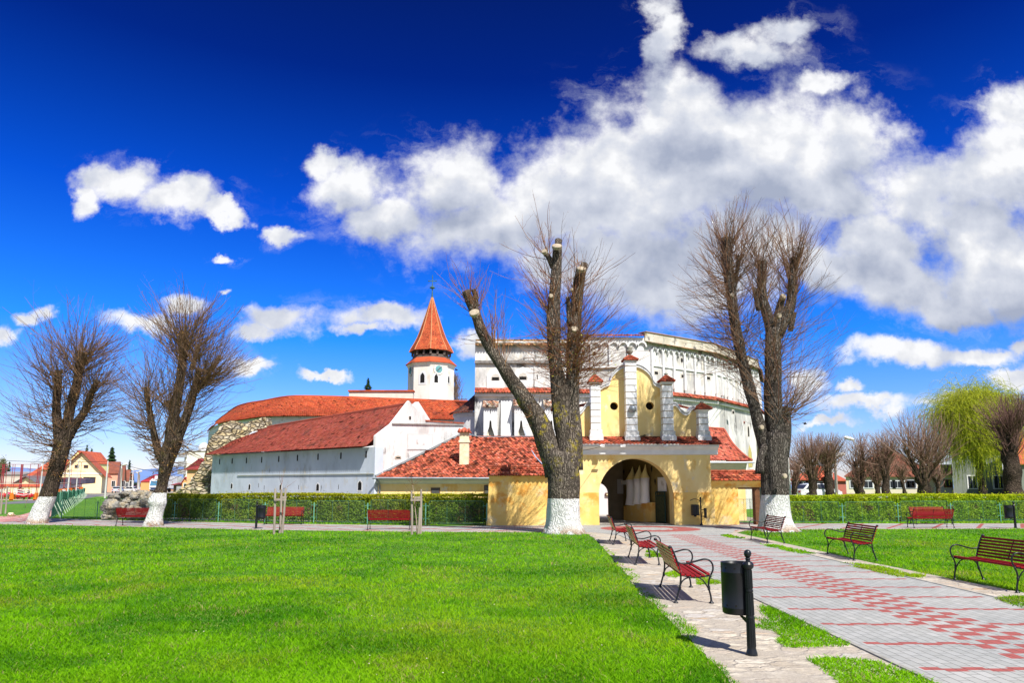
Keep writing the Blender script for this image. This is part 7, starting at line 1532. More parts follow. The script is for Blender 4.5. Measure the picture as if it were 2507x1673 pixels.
for xx in list(range(-200, 180, 72))+list(range(320, 700, 73)): t_ = W(*k0(xx, 600), 101.2); bar(Vector((t_.x, 101.2, 0)), t_, .022, 'bar', red_steel, root)
mb = MB(); mb.box(W(*k0(-400, 900), 101).x, W(*k0(775, 900), 101).x, 101, 101.3, .05, .16); mb.box(W(*k0(-400, 900), 101).x, W(*k0(775, 900), 101).x, 101.1, 101.2, hz_(k0(0, 575)[1], 101), hz_(k0(0, 565)[1], 101)); mb.build('rail', mat('pale_concrete_rail', (.6, .5, .4)), root)
root = thing('gate_railing', 'white V-shaped tubular railing between the orange pillars', 'railing', (W(*k0(510, 750), 100.5).x, 100.5, 0))
for dy in (0, 45, 105): 
    for (xa, ya, xb, yb2) in ((-250, 730, -20, 700), (-20, 700, 215, 640+20), (300, 680, 510, 715), (510, 715, 725, 670)): bar(W(*k0(xa, ya+dy*(.3 if xa in (-20,) else 1)), 100.6), W(*k0(xb, yb2+dy*(1 if xb in (510, -20) else .8)), 100.6), .045, 'rail', window_white, root)
for x in (300, 345, 510, 700, 725): bar(W(*k0(x, 690), 100.6), W(*k0(x, 790), 100.6), .045, 'post', window_white, root)
# orange picket fence with white lattice running beside the street
root = thing('picket_fence', 'orange picket fence topped by white scalloped lattice along the street', 'fence', (W(*k0(1090, 870), 100).x, 100, 0))
fa, fb_ = G(*k0(1090, 872)), W(*k0(1742, 752), 170); fa = Vector((fa.x, fa.y, 0)); fb_ = Vector((fb_.x, 170, gz(170))); N_ = 44
for k in range(N_):
    t = k/N_; p = fa.lerp(fb_, t); p.z = gz(p.y)*.6; sc_ = 1.+.25*t; mb = MB(); mb.box(p.x-.42, p.x+.34, p.y, p.y+.3, p.z, p.z+1.35*sc_); mb.build('picket', pf, root)
mb = MB(); mr = MB()
for k in range(60):
    p = fa.lerp(fb_, k/60); q = fa.lerp(fb_, (k+1)/60); p.z = gz(p.y)*.6; q.z = gz(q.y)*.6; s_ = 1+.25*k/60; mb.tube([p+Vector((0, 0, 1.35*s_)), p+Vector((0, 0, 2.2*s_)), p.lerp(q, .5)+Vector((0, 0, 2.35*s_)), q+Vector((0, 0, 2.2*s_))], .06, 4); mb.tube([p+Vector((0, 0, 1.4*s_)), q+Vector((0, 0, 2.1*s_))], .035, 4)
    mr.tube([p+Vector((0, .3, 2.3*s_)), q+Vector((0, .3, 2.3*s_))], .08, 4)
mb.build('lattice', window_white, root); mr.build('top_rail', wood_brown, root)
root = thing('playground_structure', 'dark shaded shelter wall beside the cream house', 'shelter', (W(*k0(1600, 500), 150).x, 150, 0)); a, b = W(*k0(1395, 590), 150), W(*k0(1830, 430), 150); mb = MB(); mb.prism([(a.x, 150, a.z), (b.x, 150, a.z+.3), (b.x, 150, b.z-.4), (a.x, 150, b.z)], (0, 3, 0)); mb.build('panel', mat('slate_panel', (.10, .09, .13), (.07, .06, .09)), root)
# seesaw blobs of the playground
for i, x in enumerate([385, 520, 635, 60]):
    c_ = W(*k0(x, 790), 104); root = thing('play_seat', ['red play seat left of the V railing middle', 'red play seat at the V railing middle', 'red play seat right of the V railing middle', 'red play seat near the picture edge'][i], 'play seat', (c_.x, 104, 0), group='red seats of the playground'); mb = MB(); mb.lathe([(.12, 0), (.1, .35), (.42, .45), (.5, .75), (.38, .95), (.05, 1.0)], (c_.x, 104, 0), 10); mb.build('shell', mat('bright_red_plastic', (.75, .03, .04), rough=.4), root)
# ---- poles and street lamps
m_conc = mat('pale_concrete_pole', (.62, .61, .58), (.50, .49, .47), scale=2)
def pole(name, label, xb, yb, xt, yt, Y, r0, lamp=None, z0=None, lattice=False, cross=False, group='street lamps and poles'):
    t_ = W(xt, yt, Y); zb_ = gz(Y) if z0 is None else z0; b = Vector((W(xb, yb, Y).x, Y, zb_-.1)); root = thing(name, label, 'lamp post' if lamp else 'pole', tuple(b), group=group); mb = MB(); mb.tube([b, t_], [r0, r0*.6], 8); mb.build('post', m_conc, root)
    if lattice:
        mb = MB()
        for k in range(1): z = zb_+.4; p = b.lerp(t_, .4); mb.box(p.x-r0*.35, p.x+r0*.35, Y-r0*1.02, Y+r0*1.02, z, z+4.5)
        mb.build('recess', wood_grey, root)
    if cross: mb = MB(); mb.box(t_.x-.9, t_.x+.9, Y-.06, Y+.06, t_.z-.4, t_.z-.28); [mb.lathe([(.05, 0), (.08, .1), (.04, .2)], (t_.x+q, Y, t_.z-.28), 6) for q in (-.8, -.4, .4, .8)]; mb.build('cross_arm', wood_grey, root)
    if lamp:
        lx, ly = lamp; l_ = W(lx, ly, Y); mb = MB(); mb.tube([t_-Vector((0, 0, .25)), t_.lerp(l_, .5)+Vector((0, 0, .1)), l_], .05, 6); mb.build('arm', m_conc, root); mb = MB(); dd = Vector((1 if l_.x > t_.x else -1, 0, .25)); mb.tube([l_-dd*.5, l_-dd*.2, l_+dd*.3, l_+dd*.5], [.07, .17, .17, .06], 8); mb.build('lamp_head', window_white, root, smooth=True)
    return root
pole('street_lamp', 'thick pale pole at the corner of the cream gabled house', *k1(455, 800), *k1(505, 230), 118, .15, lamp=k1(20, 160) if False else None, cross=False)
pole('street_lamp', 'lattice concrete pole with lamp in front of the brown-roofed houses', *k1(750, 830), *k1(765, 320), 122, .17, lamp=k1(825, 300), lattice=True)
pole('street_lamp', 'slimmer pole with crossarm further along the street', *k1(965, 820), *k1(985, 430), 190, .18, lamp=k1(1030, 385), cross=True)
pole('street_lamp', 'lattice pole with two lamp heads nearest the street end', *k1(1075, 810), *k1(1085, 470), 165, .20, lamp=k1(1120, 435), lattice=True)
pole('street_lamp', 'second distant lattice pole right beside the street end one', *k1(1097, 800), *k1(1100, 500), 200, .22, lamp=k1(1070, 455), lattice=True)
pole('light_pole', 'slim grey-blue pole behind the leaning tree', *k0(865, 560), *k0(930, 30), 110, .11, z0=0)
pole('light_pole', 'slim grey-blue pole in front of the orange picket fence, left one', *k0(1435, 820), *k0(1520, -70), 105, .12, z0=0)
pole('light_pole', 'slim grey-blue pole in front of the orange picket fence, right one', *k0(1615, 790), *k0(1680, 60), 120, .10, z0=.1)
cable('overhead line crossing the street between the far poles', W(*k1(505, 240), 118), W(*k1(985, 300), 190), .8, .03)
cable('overhead line running right from the street to the tall block', W(*k1(760, 270), 122), W(*k1(1900, 355), 124), .9, .035)
cable('overhead line running left from the thick pale pole', W(*k0(-200, 60), 118), W(*k1(505, 240), 118), .2, .03)
# ---- vehicles
def car(label, x, ground_y, Y, rz, paint, cat='car', group='cars parked in the background', L=4.1, first={}):
    g_ = W(x, ground_y, Y); root = thing('parked_car', label, cat, (g_.x, Y, g_.z), rz, group)
    root['wl'] = (0, 0, 0); prof = [(-2.02, .32), (-2.05, .62), (-1.98, .86), (-1.72, .93), (-1.25, 1.36), (-.6, 1.46), (.35, 1.43), (1.0, .98), (1.75, .84), (2.02, .62), (2.04, .32)]
    b = MB(); wd = .84
    def ringv(y, s, zs=1): return [Vector((px_*s, y, .32+(pz-.32)*zs)) for px_, pz in prof]
    rings = [ringv(-wd, .985, .97), ringv(-wd*.93, 1, 1), ringv(wd*.93, 1, 1), ringv(wd, .985, .97)]
    for r_ in rings:
        for v in r_:
            if v.z > .95: v.y *= 1-.20*(v.z-.95)/.5
    n = len(prof); b.add([p for r_ in rings for p in r_], [(i*n+k, i*n+(k+1) % n, (i+1)*n+(k+1) % n, (i+1)*n+k) for i in range(3) for k in range(n)]+[tuple(range(n-1, -1, -1)), tuple(range(3*n, 4*n))]); b.build('body', paint, root, smooth=False)
    for s in (-1, 1):
        w_ = MB(); yv = lambda z: s*(wd*(1-.20*max(0, z-.95)/.5)+.008); w_.prism([(px_, yv(pz), pz) for px_, pz in ((-1.45, .98), (-1.12, 1.33), (-.35, 1.38), (-.35, .98))], (0, s*.004, 0)); w_.prism([(px_, yv(pz), pz) for px_, pz in ((-.28, .98), (-.28, 1.38), (.32, 1.36), (.85, .98))], (0, s*.004, 0)); w_.build('side_window', glass_dark, root)
    for x0, z0_, x1, z1_ in ((.40, 1.40, .98, 1.0), (-1.28, 1.33, -1.70, .96)):
        w_ = MB(); w_.prism([(x0, -.66, z0_), (x0, .66, z0_), (x1, .74, z1_), (x1, -.74, z1_)], (.012 if x0 > 0 else -.012, 0, .012)); w_.build('windscreen', glass_dark, root)
    for sx in (-1.25, 1.3):
        for sy in (-.8, .8):
            M = Matrix.Translation((sx, sy, .31)) @ Matrix.Rotation(R(90), 4, 'X'); w_ = MB(); w_.lathe([(.10, -.10), (.31, -.10), (.33, -.06), (.33, .06), (.31, .10), (.10, .10)], sides=16, M=M); t_ = w_.build('wheel', mat('tyre_rubber', (.02, .02, .02)), root); q = MB(); q.lathe([(.19, -.105), (.19, .105)], sides=12, M=M); q.build('rim', zinc, t_)
    for sy in (-.62, .62):
        q = MB(); q.box(-2.07, -2.02, sy-.14, sy+.14, .62, .78); q.build('tail_light', mat('tail_light_red', (.5, .01, .01), rough=.3), root); q = MB(); q.box(1.93, 2.02, sy-.16, sy+.16, .60, .72); q.build('headlight', mat('headlight_glass', (.75, .78, .8), rough=.2), root)
    return root
car_white = mat('white_car_paint', (.78, .79, .80), rough=.25, spec=.5); car_silver = mat('silver_car_paint', (.55, .58, .62), rough=.3, spec=.6)
p = W(*k4(525, 1325), 62); car('white hatchback parked behind the right hedge', (1930+525/7.467)/1.0668, 1147, 66, R(8), car_white)
car('silver car parked tail-on at the street kerb left of the boulders', *k1(692, 842), 165, R(105), car_silver); car('white car side-on at the far street end', *k1(925, 832), 190, R(170), car_white)
car('small dark car beyond the white one', *k1(1020, 790), 230, R(120), mat('dark_red_car', (.2, .03, .04), rough=.3)); car('blue car half hidden behind the bulging tree', *k1(1665, 800), 170, R(80), mat('blue_car', (.08, .15, .35), rough=.3))
tg = W(*k1(1380, 838), 150); root = thing('truck', 'white box truck facing the viewer on the street beside the bulging tree', 'truck', (tg.x, 150, tg.z)); X0 = tg.x; Z0 = tg.z
mb = MB(); mb.box(X0-1.05, X0+1.05, 152.2, 160, Z0+.9, Z0+3.55); mb.build('cargo_box', car_white, root)
mb = MB(); mb.prism([(X0-1.0, 150.1, Z0+.45), (X0-1.0, 150.0, Z0+1.4), (X0-1.0, 150.4, Z0+2.6), (X0-1.0, 150.9, Z0+2.9), (X0-1.0, 152.1, Z0+2.9), (X0-1.0, 152.1, Z0+.45)], (2.0, 0, 0)); cab = mb.build('cab', car_white, root)
mb = MB(); mb.prism([(X0-.9, 150.02, Z0+1.45), (X0+.9, 150.02, Z0+1.45), (X0+.85, 150.36, Z0+2.4), (X0-.85, 150.36, Z0+2.4)], (0, -.03, 0)); mb.build('windscreen', mat('blue_glass', (.08, .22, .35), rough=.15), cab)
mb = MB(); mb.box(X0-.8, X0+.8, 149.97, 150.1, Z0+.6, Z0+1.05); mb.build('grille', mat('dark_blue_grille', (.03, .05, .12)), cab)
for sx in (-.85, .85):
    for yy_ in (150.9, 158.6): M = Matrix.Translation((X0+sx, yy_, Z0+.48)) @ Matrix.Rotation(R(90), 4, 'Y'); w_ = MB(); w_.lathe([(.2, -.15), (.46, -.15), (.48, 0), (.46, .15), (.2, .15)], sides=14, M=M); w_.build('wheel', mat('tyre_rubber', (.02, .02, .02)), root)
for sx in (-.8, .8): mb = MB(); mb.box(X0+sx-.15, X0+sx+.15, 149.95, 150.05, Z0+.7, Z0+.9); mb.build('headlight', mat('headlight_glass', (.75, .78, .8)), cab)
# ---- people far away
def person(label, x, yfoot, Y, h, top, trousers, hair, rz=0., stride=.12):
    f = W(x, yfoot, Y); z0 = gz(Y); root = thing('person', label, 'person', (f.x, Y, z0), rz); root['wl'] = (0, 0, 0); s = h/1.75
    def skin(name, P_, E_, R_, m, rt=0):
        me = bpy.data.meshes.new(name); me.from_pydata([tuple(v*s for v in p) for p in P_], E_, []); o = bpy.data.objects.new(name, me); COL.objects.link(o); o.parent = root; me.materials.append(m)
        md = o.modifiers.new('skin', 'SKIN'); md.use_smooth_shade = True
        for i, rr in enumerate(R_): me.skin_vertices[0].data[i].radius = (rr*s, rr*s*.8); me.skin_vertices[0].data[i].use_root = (i == rt)
        sb = o.modifiers.new('smooth', 'SUBSURF'); sb.levels = 1; sb.render_levels = 1; return o
    S_ = stride; sk = mat('skin', (.55, .33, .24), (.5, .3, .22))
    skin('body', [(0, 0, .92), (0, 0, 1.15), (0, 0, 1.38), (0, 0, 1.48), (0, -.01, 1.58), (0, 0, 1.70), (-.18, 0, 1.38), (-.23, .02, 1.12), (-.22, -.06, .88), (-.22, -.09, .78), (.18, 0, 1.38), (.23, .02, 1.12), (.22, -.06, .88), (.22, -.09, .78), (-.09, 0, .88), (-.10, S_*.5, .48), (-.10, S_*1.2, .08), (-.10, S_*1.2-.12, .04), (.09, 0, .88), (.10, -S_*.6, .48), (.10, -S_, .08), (.10, -S_-.12, .04)],
         [(0, 1), (1, 2), (2, 3), (3, 4), (4, 5), (2, 6), (6, 7), (7, 8), (8, 9), (2, 10), (10, 11), (11, 12), (12, 13), (0, 14), (14, 15), (15, 16), (16, 17), (0, 18), (18, 19), (19, 20), (20, 21)],
         [.13, .13, .14, .055, .085, .08, .06, .045, .035, .03, .06, .045, .035, .03, .085, .055, .04, .035, .085, .055, .04, .035], sk)
    skin('jacket', [(0, 0, .90), (0, 0, 1.14), (0, 0, 1.37), (-.18, 0, 1.38), (-.235, .02, 1.12), (-.225, -.06, .90), (.18, 0, 1.38), (.235, .02, 1.12), (.225, -.06, .90)], [(0, 1), (1, 2), (2, 3), (3, 4), (4, 5), (2, 6), (6, 7), (7, 8)], [.165, .16, .165, .08, .062, .05, .08, .062, .05], top, 1)
    skin('trousers', [(0, 0, .95), (-.09, 0, .86), (-.10, S_*.5, .48), (-.10, S_*1.2, .12), (.09, 0, .86), (.10, -S_*.6, .48), (.10, -S_, .12)], [(0, 1), (1, 2), (2, 3), (0, 4), (4, 5), (5, 6)], [.14, .10, .072, .06, .10, .072, .06], trousers)
    mb = MB(); mb.lathe([(.085*s, 1.60*s), (.108*s, 1.66*s), (.10*s, 1.74*s), (.05*s, 1.79*s), (.002, 1.80*s)], (0, .02, 0), 10); mb.build('hair', hair, root, smooth=True)
dk = mat('dark_cloth', (.03, .035, .06)); jean = mat('blue_jeans', (.08, .12, .25)); wc = mat('white_cloth', (.8, .8, .8)); rc = mat('red_cloth', (.6, .05, .08)); pk = mat('pink_cloth', (.8, .1, .25)); hb = mat('dark_hair', (.03, .02, .015)); mrn = mat('maroon_cloth', (.20, .03, .07)); yc_ = mat('yellow_cap', (.7, .55, .05))
person('person in white top walking past the orange picket fence', *k0(1355, 812), 118, 1.72, wc, dk, hb, R(60)); person('person in dark jacket and jeans at the far end of the picket fence', *k0(1655, 790), 145, 1.75, dk, jean, hb, R(80))
person('child in pink jacket by the playground pillar', *k0(190, 790), 106, 1.5, pk, dk, hb, R(20)); person('person in white beside the one in maroon on the playground', *k0(368, 790), 109, 1.6, wc, dk, hb, R(-40)); person('person in maroon jacket on the playground', *k0(425, 790), 109, 1.8, mrn, mrn, hb, R(30)); person('person in dark blue coat next to the maroon jacket', *k0(478, 790), 109, 1.65, dk, dk, hb, R(10)); person('person with yellow cap sitting by the swings', *k0(608, 790), 109, 1.7, dk, jean, yc_, R(-20))
# staked young trees at the far left
for i, (xb, yb2, xt, yt, m, lb) in enumerate([(20, 1215, 35, 680, wood_grey, 'grey stake of the young tree at the left picture edge'), (115, 1210, 160, 620, wood_grey, 'taller grey stake right of the left-edge young tree')]):
    b = G(*k0(xb, yb2)); t_ = W(*k0(xt, yt), b.y); rt = thing('tree_stake', lb, 'stake', tuple(b)); mb = MB(); mb.tube([b, t_], [.055, .045], 8); mb.build('stake', m, rt)
b = G(*k0(530, 1085)); sapling('thin white-painted leaning sapling on the grass by the road', b, [k0(560, 960), k0(600, 830), k0(640, 700)], b.y, 81); b = G(*k0(32, 1215)); sapling('white-footed young tree at the left picture edge', b, [k0(45, 1000), k0(75, 850), k0(90, 700)], b.y, 82)

# ================================================================== right background
brick = mat('brick_red_facade', (.46, .14, .11), (.40, .12, .09)); beige = mat('beige_facade', (.66, .60, .46), (.60, .54, .40), scale=.6); sage = mat('sage_grey_facade', (.21, .23, .20), (.17, .19, .16), scale=.6); maroon = mat('maroon_plinth', (.16, .05, .05), (.12, .04, .04)); pk_pl = mat('pink_red_plinth', (.60, .10, .10), (.52, .09, .09))
Yb = 115; u = lambda x, A: W(*k4(x, 1000), Yb).x-A[0]; A_, B_ = WX(k4(60, 0)[0], Yb), WX(k4(1000, 0)[0], Yb); wz = lambda y, Y: hz_(k4(0, y)[1], Y)
house('brick_red_house', 'brick-red two-storey house with white framed windows behind the right trees', A_, B_, 12, 0, wz(1010, Yb), wz(740, Yb), brick, far_roof, 'side', hip=4, skew=(.48, 1), plinth=(.9, maroon),
      wins=[(u(x, A_), wz(1165, Yb), wz(1055, Yb), 1.3) for x in (150, 268, 400, 570)]+[(u(x, A_), wz(1270, Yb), wz(1235, Yb), 1.3) for x in (165, 275, 550)])
house('arched_house', 'small brick-red front with an arched white moulding and orange roof', WX(k4(890, 0)[0], 110), WX(k4(1060, 0)[0], 110), 8, 0, wz(1035, 110), wz(960, 110), brick, far_roof, 'side', wins=[(4.2, wz(1115, 110), wz(1055, 110), 1.6)])
Yc2 = 92; A_, B_ = WX(k4(1062, 0)[0], Yc2), WX(k5(440, 0)[0], Yc2); u4 = lambda x: W(*k4(x, 1000), Yc2).x-A_[0]; u5 = lambda x: W(*k5(x, 1000), Yc2).x-A_[0]
house('beige_house', 'long beige house with grey framed windows and dark plinth behind the right hedge', A_, B_, 11, 0, wz(940, Yc2), hz_(k5(0, 790)[1], Yc2), beige, brown_roof, 'side', hip=5, skew=(.53, 1), plinth=(1.0, maroon), wf=mat('grey_white_frame', (.66, .68, .72)),
      wins=[(u4(x), wz(1155, Yc2), wz(1040, Yc2), 1.15) for x in (1205, 1450, 1700, 1850, 1985, 2210)]+[(u5(137), hz_(k5(0, 1285)[1], Yc2), hz_(k5(0, 1200)[1], Yc2), 1.15)], band=(wz(965, Yc2), wz(935, Yc2), mat('pale_eave_band', (.70, .72, .70))))
Yd = 90; A_ = WX(k5(440, 0)[0], Yd); B_ = WX(k5(680, 0)[0], Yd)
house('white_corner_house', 'short cream-white house end with a pinkish red plinth right of the beige house', A_, B_, 11, 0, hz_(k5(0, 1125)[1], Yd), hz_(k5(0, 1000)[1], Yd), mat('warm_white_facade', (.86, .78, .64), (.8, .72, .58)), brown_roof, 'side', skew=(.6, 1), plinth=(.95, pk_pl), wins=[(W(*k5(606, 1200), Yd).x-A_[0], hz_(k5(0, 1275)[1], Yd), hz_(k5(0, 1200)[1], Yd), .8, mat('brown_red_frame', (.3, .08, .05)))])
Ye2 = 84; house('grey_green_house', 'tall grey-green house with a rusty roof behind the weeping willow', WX(k5(684, 0)[0], Ye2), WX(k5(1310, 0)[0], Ye2), 12, 0, hz_(k5(0, 830)[1], Ye2), hz_(k5(0, 660)[1], Ye2), sage, far_roof, 'side', hip=1.5, skew=(.62, 1), plinth=(1.0, maroon), wins=[(x_, 1.7, 3.1, 1.0) for x_ in (2.2, 5.2, 8.4, 11.6)]+[(x_, 4.3, 5.3, .8) for x_ in (3.6, 7., 10.4)])
house('grey_green_house', 'grey house edge with a red roof at the far right picture edge', WX(k5(1420, 0)[0], 76), WX(k5(2200, 0)[0], 76), 12, 0, hz_(k5(0, 990)[1], 76), hz_(k5(0, 560)[1], 76), sage, far_roof, 'side', skew=(.72, 1), wins=[(3., 1.7, 3.2, 1.), (6., 1.7, 3.2, 1.), (9., 1.7, 3.2, 1.)])
# pollarded trees behind the right hedge
bark_far = bark_mat('dark_knobbly_bark', (.13, .095, .07), (.04, .03, .022), 1.15)
def far_tree(label, conv, trunk, heads, Y, zoom, seed, tops, n=260, L=(1.2, 3.6), col=((.15, .07, .05), (.42, .27, .20)), spread=1.):
    b = W(*conv(*trunk[0][:2]), Y); root = thing('pollard_tree', label, 'tree', (b.x, Y, 0), group='pollarded trees behind the right hedge'); mb = MB(); curves = []
    for rows in [trunk]+heads:
        pts = [(*W(*conv(x, y), Y), w_/zoom/FD*Y/2/1.0668) for x, y, w_ in rows]
        if rows is trunk: p0 = pts[0]; pts = [(p0[0], p0[1], 0, p0[3]*1.15)]+pts
        c = catmull(pts, .22); curves.append(c)
        def dsp(q, an, t, r): return 1+.38*noise.noise(q*1.9)+.36*noise.noise(q*4.1)
        mb.tube([Vector(p[:3]) for p in c], list(c[:, 3]), 14, True, dsp)
    mb.build('trunk', bark_far, root, smooth=True); r = np.random.default_rng(seed); S = []; D = []
    for i, c in enumerate(curves):
        m_ = int(n*.8)//len(curves); lo = .70 if i == 0 else .32; k = (lo+(1-lo)*r.random(m_))**.8; idx = (k*(len(c)-1)).astype(int); a = r.normal(0, 1, (m_, 3))*np.array([1, 1, .3]); a = nrm(a); S.append(c[idx, :3]+a*c[idx, 3:4]*.8); D.append(a*spread*(1.15-k[:, None]*.7)+np.array([0, 0, .35])+np.array([0, 0, 1.])*(k[:, None]**3)*1.1)
    S = np.concatenate(S); D = np.concatenate(D); zt = W(*conv(0, tops), Y).z
    Lr = np.minimum(L[0]+(L[1]-L[0])*r.random(len(S)), np.maximum(.5, (zt-S[:, 2])*1.15)); V, F, C, _ = branchy(S, D, Lr, np.full(len(S), .024), seed+3, segs=5, up=.10, jit=.14, nsub=3, sublen=.36, col=col, sub2=0); np_mesh('crown', V, F, m_twig, root, tint=C); return root
far_tree('thin-crowned pollard at the left end, right beside the tall knobbly tree', k4, [(110, 1300, 90), (110, 1100, 90), (115, 950, 100)], [[(115, 960, 80), (150, 850, 70), (180, 760, 50)]], 62, 7.467, 101, 330, 170, (1, 2.6))
far_tree('wide dark pollard left of the white car windscreen', k4, [(455, 1320, 145), (450, 1100, 150), (430, 980, 160), (400, 850, 150)], [[(400, 900, 110), (350, 770, 90), (330, 690, 60)], [(420, 860, 100), (400, 700, 70), (400, 600, 50)]], 58, 7.467, 102, 190, 300)
far_tree('knobbly pollard behind the boot of the white car', k4, [(775, 1320, 160), (745, 1150, 150), (735, 1000, 150), (720, 850, 140), (730, 700, 120)], [[(720, 760, 100), (640, 680, 60), (590, 620, 40)], [(730, 730, 90), (770, 650, 70), (780, 590, 40)]], 58, 7.467, 103, 200, 300)
far_tree('double-stemmed pollard before the corner of the beige house', k4, [(1310, 1320, 170), (1290, 1180, 150), (1280, 1050, 160)], [[(1260, 1080, 110), (1235, 900, 100), (1225, 760, 90), (1220, 670, 60)], [(1310, 1100, 130), (1350, 950, 110), (1345, 800, 90), (1345, 650, 75), (1355, 480, 40), (1358, 400, 26)]], 60, 7.467, 104, 170, 240, (1., 2.8))
far_tree('pollard with plain straight trunk left of the twin with knobbly trunk', k4, [(1650, 1320, 90), (1625, 1150, 95), (1605, 980, 105)], [[(1605, 1000, 90), (1590, 870, 80), (1580, 760, 60)]], 66, 7.467, 105, 260, 200)
far_tree('knobbly broad pollard in front of the middle windows of the beige house', k4, [(1790, 1330, 150), (1770, 1200, 140), (1790, 1050, 120), (1760, 880, 120), (1745, 760, 120)], [[(1745, 780, 100), (1720, 640, 90), (1690, 540, 50)], [(1750, 760, 90), (1800, 650, 60), (1850, 560, 40)]], 59, 7.467, 106, 140, 320, (1.2, 3.4))
far_tree('slim leaning pollard with white foot before the beige house', k4, [(2135, 1320, 60), (2115, 1180, 60), (2080, 1040, 60), (2060, 930, 55)], [[(2060, 950, 45), (2050, 850, 30)], [(2085, 1010, 35), (2100, 900, 24)]], 62, 7.467, 107, 640, 110, (.8, 2.0))
far_tree('large many-stemmed pollard left of the willow', k5, [(330, 1380, 150), (310, 1250, 150), (270, 1140, 140)], [[(250, 1180, 90), (190, 1020, 60), (130, 900, 44), (90, 830, 36)], [(290, 1150, 80), (290, 950, 60), (270, 800, 50), (260, 760, 40)], [(340, 1150, 70), (400, 1080, 44), (450, 1030, 32), (510, 960, 20)], [(330, 1130, 60), (370, 1000, 36), (420, 900, 26)]], 52, 5.06, 108, 370, 420, (1.4, 4.6))
far_tree('small forked pollard with white foot before the cream-white house end', k5, [(490, 1380, 48), (490, 1290, 48), (485, 1220, 44)], [[(485, 1240, 36), (440, 1180, 30), (410, 1140, 24)], [(490, 1230, 36), (500, 1150, 26)]], 60, 5.06, 109, 1000, 90, (.7, 1.8))
far_tree('massive dark pollard at the right picture edge in front of the willow', k5, [(1420, 1400, 260), (1410, 1250, 210), (1400, 1100, 190), (1380, 950, 170), (1375, 800, 160), (1370, 660, 150)], [[(1370, 700, 130), (1350, 600, 110), (1340, 520, 80)], [(1390, 700, 110), (1430, 600, 90), (1470, 560, 60)]], 48, 5.06, 110, 170, 420, (1.2, 3.9), col=((.12, .06, .05), (.26, .15, .12)))
# weeping willow
def willow():
    Y = 66; b = W(*k5(1040, 1380), Y); root = thing('willow_tree', 'yellow-green weeping willow in front of the grey-green house', 'tree', (b.x, Y, 0)); r = np.random.default_rng(120); mb = MB(); cur = []
    specs_ = [[(1045, 1600, 110), (1040, 1380, 100), (1035, 1250, 84), (1000, 1120, 74), (1030, 980, 70)], [(1000, 1080, 60), (930, 950, 60), (850, 820, 60), (760, 680, 56), (690, 560, 50), (640, 480, 30), (560, 330, 16)], [(1030, 1000, 60), (1010, 800, 50), (1000, 620, 44), (960, 450, 26), (880, 300, 14)], [(1010, 700, 36), (1080, 500, 26), (1120, 300, 16), (1110, 180, 8)], [(740, 640, 30), (740, 480, 20), (700, 300, 10)], [(1000, 640, 26), (1150, 480, 18), (1230, 350, 10)]]
    for j, rows in enumerate(specs_): pts = [(*(W(*k5(x, y), Y)+Vector((0, (0, -1.5, .5, 1.5, -2.5, -1.)[j]*(i/len(rows)), 0))), w_/5.06/FD*Y/2/1.0668) for i, (x, y, w_) in enumerate(rows)]; c = catmull(pts, .3); cur.append(c); mb.tube([Vector(p[:3]) for p in c], list(np.maximum(c[:, 3], .02)), 10, True, lambda q, an, t, rr: 1+.2*noise.noise(q*2))
    mb.build('trunk', bark_far, root, smooth=True); S = []; D = []
    for i, c in enumerate(cur[1:]):
        m_ = (250, 190, 200, 150, 170)[i]; k = .25+.75*r.random(m_); idx = (k*(len(c)-1)).astype(int); S.append(c[idx, :3]+r.normal(0, .25, (m_, 3))); D.append(nrm(r.normal(0, 1, (m_, 3))*np.array([1, 1, .2])+np.array([0, 0, 1.0])))
    S = np.concatenate(S); D = np.concatenate(D); n = len(S); P0, R0 = shoots(S, D, 1.1+1.9*r.random(n), np.full(n, .035), 7, .0, .10, r, .3, grav=.30)
    V, F, nn_, per = tubes_np(P0, R0); Vs = [V]; Fs = [F]; Cs = [np.tile(np.array([.20, .17, .07]), (nn_*per, 1))]; o = len(V)
    ns = 7; i = np.repeat(np.arange(n), ns); k = r.integers(2, 8, len(i)); S2 = P0[i, k]; D2 = r.normal(0, .5, (len(i), 3))+np.array([0, 0, .3]); L2 = 1.0+3.6*r.random(len(i)); P1, R1 = shoots(S2, D2, L2, np.full(len(i), .014), 8, .0, .05, r, .5, grav=.8)
    V, F, nn_, per = tubes_np(P1, R1); Vs.append(V); Fs.append(F+o); g = r.random((nn_, 1)); Cs.append(np.repeat(np.array([.26, .32, .02])*(1-g)+np.array([.42, .48, .03])*g, per, 0))
    np_mesh('branches', np.concatenate(Vs), np.concatenate(Fs), m_twig, root, tint=np.concatenate(Cs))
    # leaves along the hanging strands
    m_ = 120000; i = r.integers(0, len(P1), m_); t = r.random(m_)*7.99; k = t.astype(int); f = (t-k)[:, None]; p = P1[i, k]*(1-f)+P1[i, k+1]*f+r.normal(0, .035, (m_, 3)); a = nrm(r.normal(0, .35, (m_, 3))+np.array([0, 0, -1.]))*(.065+.06*r.random((m_, 1))); b_ = nrm(r.normal(0, 1, (m_, 3)))*.022
    V = np.stack([p-a*.3, p+b_, p+a, p-b_], 1).reshape(-1, 3); g = r.random((m_, 1)); np_mesh('leaves', V, np.arange(4*m_).reshape(-1, 4), m_leaf, root, tint=np.array([.44, .48, .012])*(1-g)+np.array([.74, .72, .03])*g)
willow()
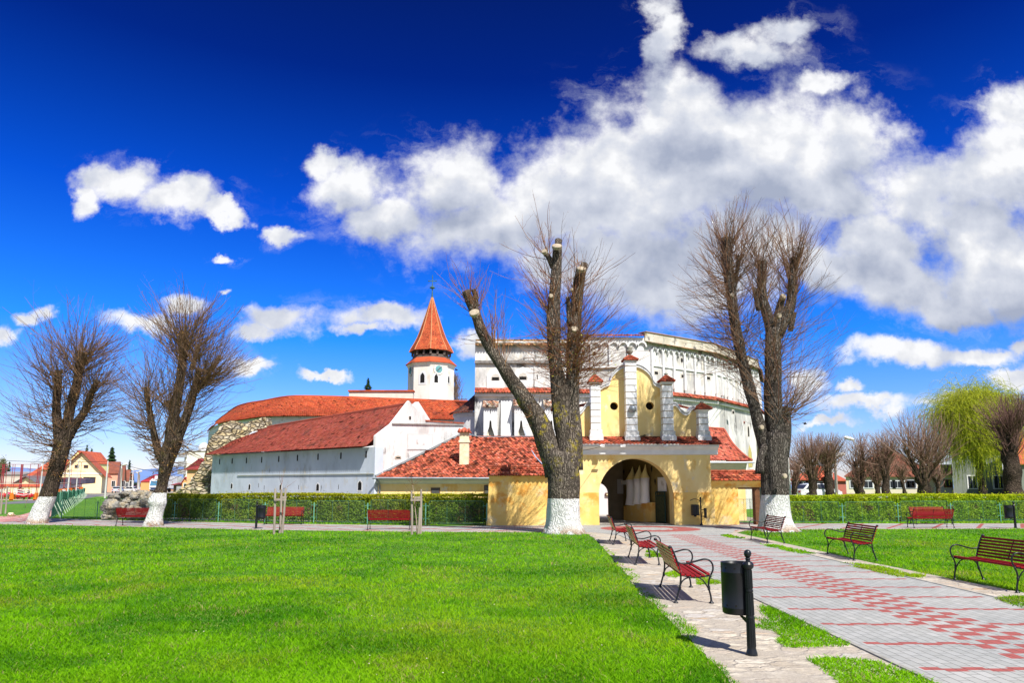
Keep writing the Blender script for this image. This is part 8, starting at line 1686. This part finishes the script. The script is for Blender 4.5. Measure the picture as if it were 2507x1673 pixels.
pole('street_lamp', 'white lattice lamp post beside the white hatchback', *k4(885, 1300), *k4(845, 490), 64, .16, lamp=k4(925, 560), lattice=True, cross=True, z0=0); pole('street_lamp', 'lamp post behind the double-stemmed pollard', *k4(1285, 1250), *k4(1275, 380), 68, .10, lamp=k4(1110, 255), z0=0)
pole('street_lamp', 'partly hidden lamp head left above the white hatchback', *k4(800, 1300), *k4(790, 420), 75, .08, lamp=k4(745, 348), z0=0)
fl = thing('flag', 'small red and yellow flag hanging on the double-stemmed pollard', 'flag', tuple(W(*k4(1195, 900), 70))); a, b = W(*k4(1180, 960), 70), W(*k4(1210, 870), 70); mb = MB()
mb.ct = (1, 1, 1); mb.prism([(a.x, 70, a.z), ((a.x+b.x)/2, 70, a.z-.1), ((a.x+b.x)/2, 70, b.z), (a.x, 70, b.z)], (0, .02, 0)); mb.build('red_half', mat('flag_red', (.7, .03, .03)), fl); mb = MB(); mb.prism([((a.x+b.x)/2, 70.0, a.z-.1), (b.x, 70, a.z), (b.x, 70, b.z-.2), ((a.x+b.x)/2, 70, b.z)], (0, .02, 0)); mb.build('yellow_half', mat('flag_yellow', (.8, .6, .03)), fl)
# ---- birds
for i, (x, y, Y) in enumerate([(1117*0+899.9+725*.2033, 618.7+1137*.2033, 70), (1527.9+622/1.9458, 440.6+1037/1.9458, 60)]):
    p = W(x, y, Y); mb = MB(); mb.lathe([(.005, -.17), (.045, -.08), (.06, 0), (.045, .09), (.035, .13), (.015, .17), (.002, .20)], sides=8, M=Matrix.Translation(p) @ Matrix.Rotation(R(80), 4, 'Y')); b = mb
    for s in (-1, 1): b.add([p+Vector((.05, 0, .02)), p+Vector((-.07, 0, .02)), p+Vector((-.10, s*.20, .13)), p+Vector((.0, s*.22, .14)), p+Vector((-.12, s*.38, .08))], [(0, 1, 2, 3), (3, 2, 4)])
    b.add([p+Vector((-.15, -.01, 0)), p+Vector((-.15, .01, 0)), p+Vector((-.28, .05, 0)), p+Vector((-.28, -.05, 0))], [(0, 1, 2, 3)]); tag(b.build('bird', mat('black_feathers', (.015, .015, .02))), ['small black bird flying just right of the clock tower', 'small black bird in the sky right of the tall knobbly tree'][i], 'bird')
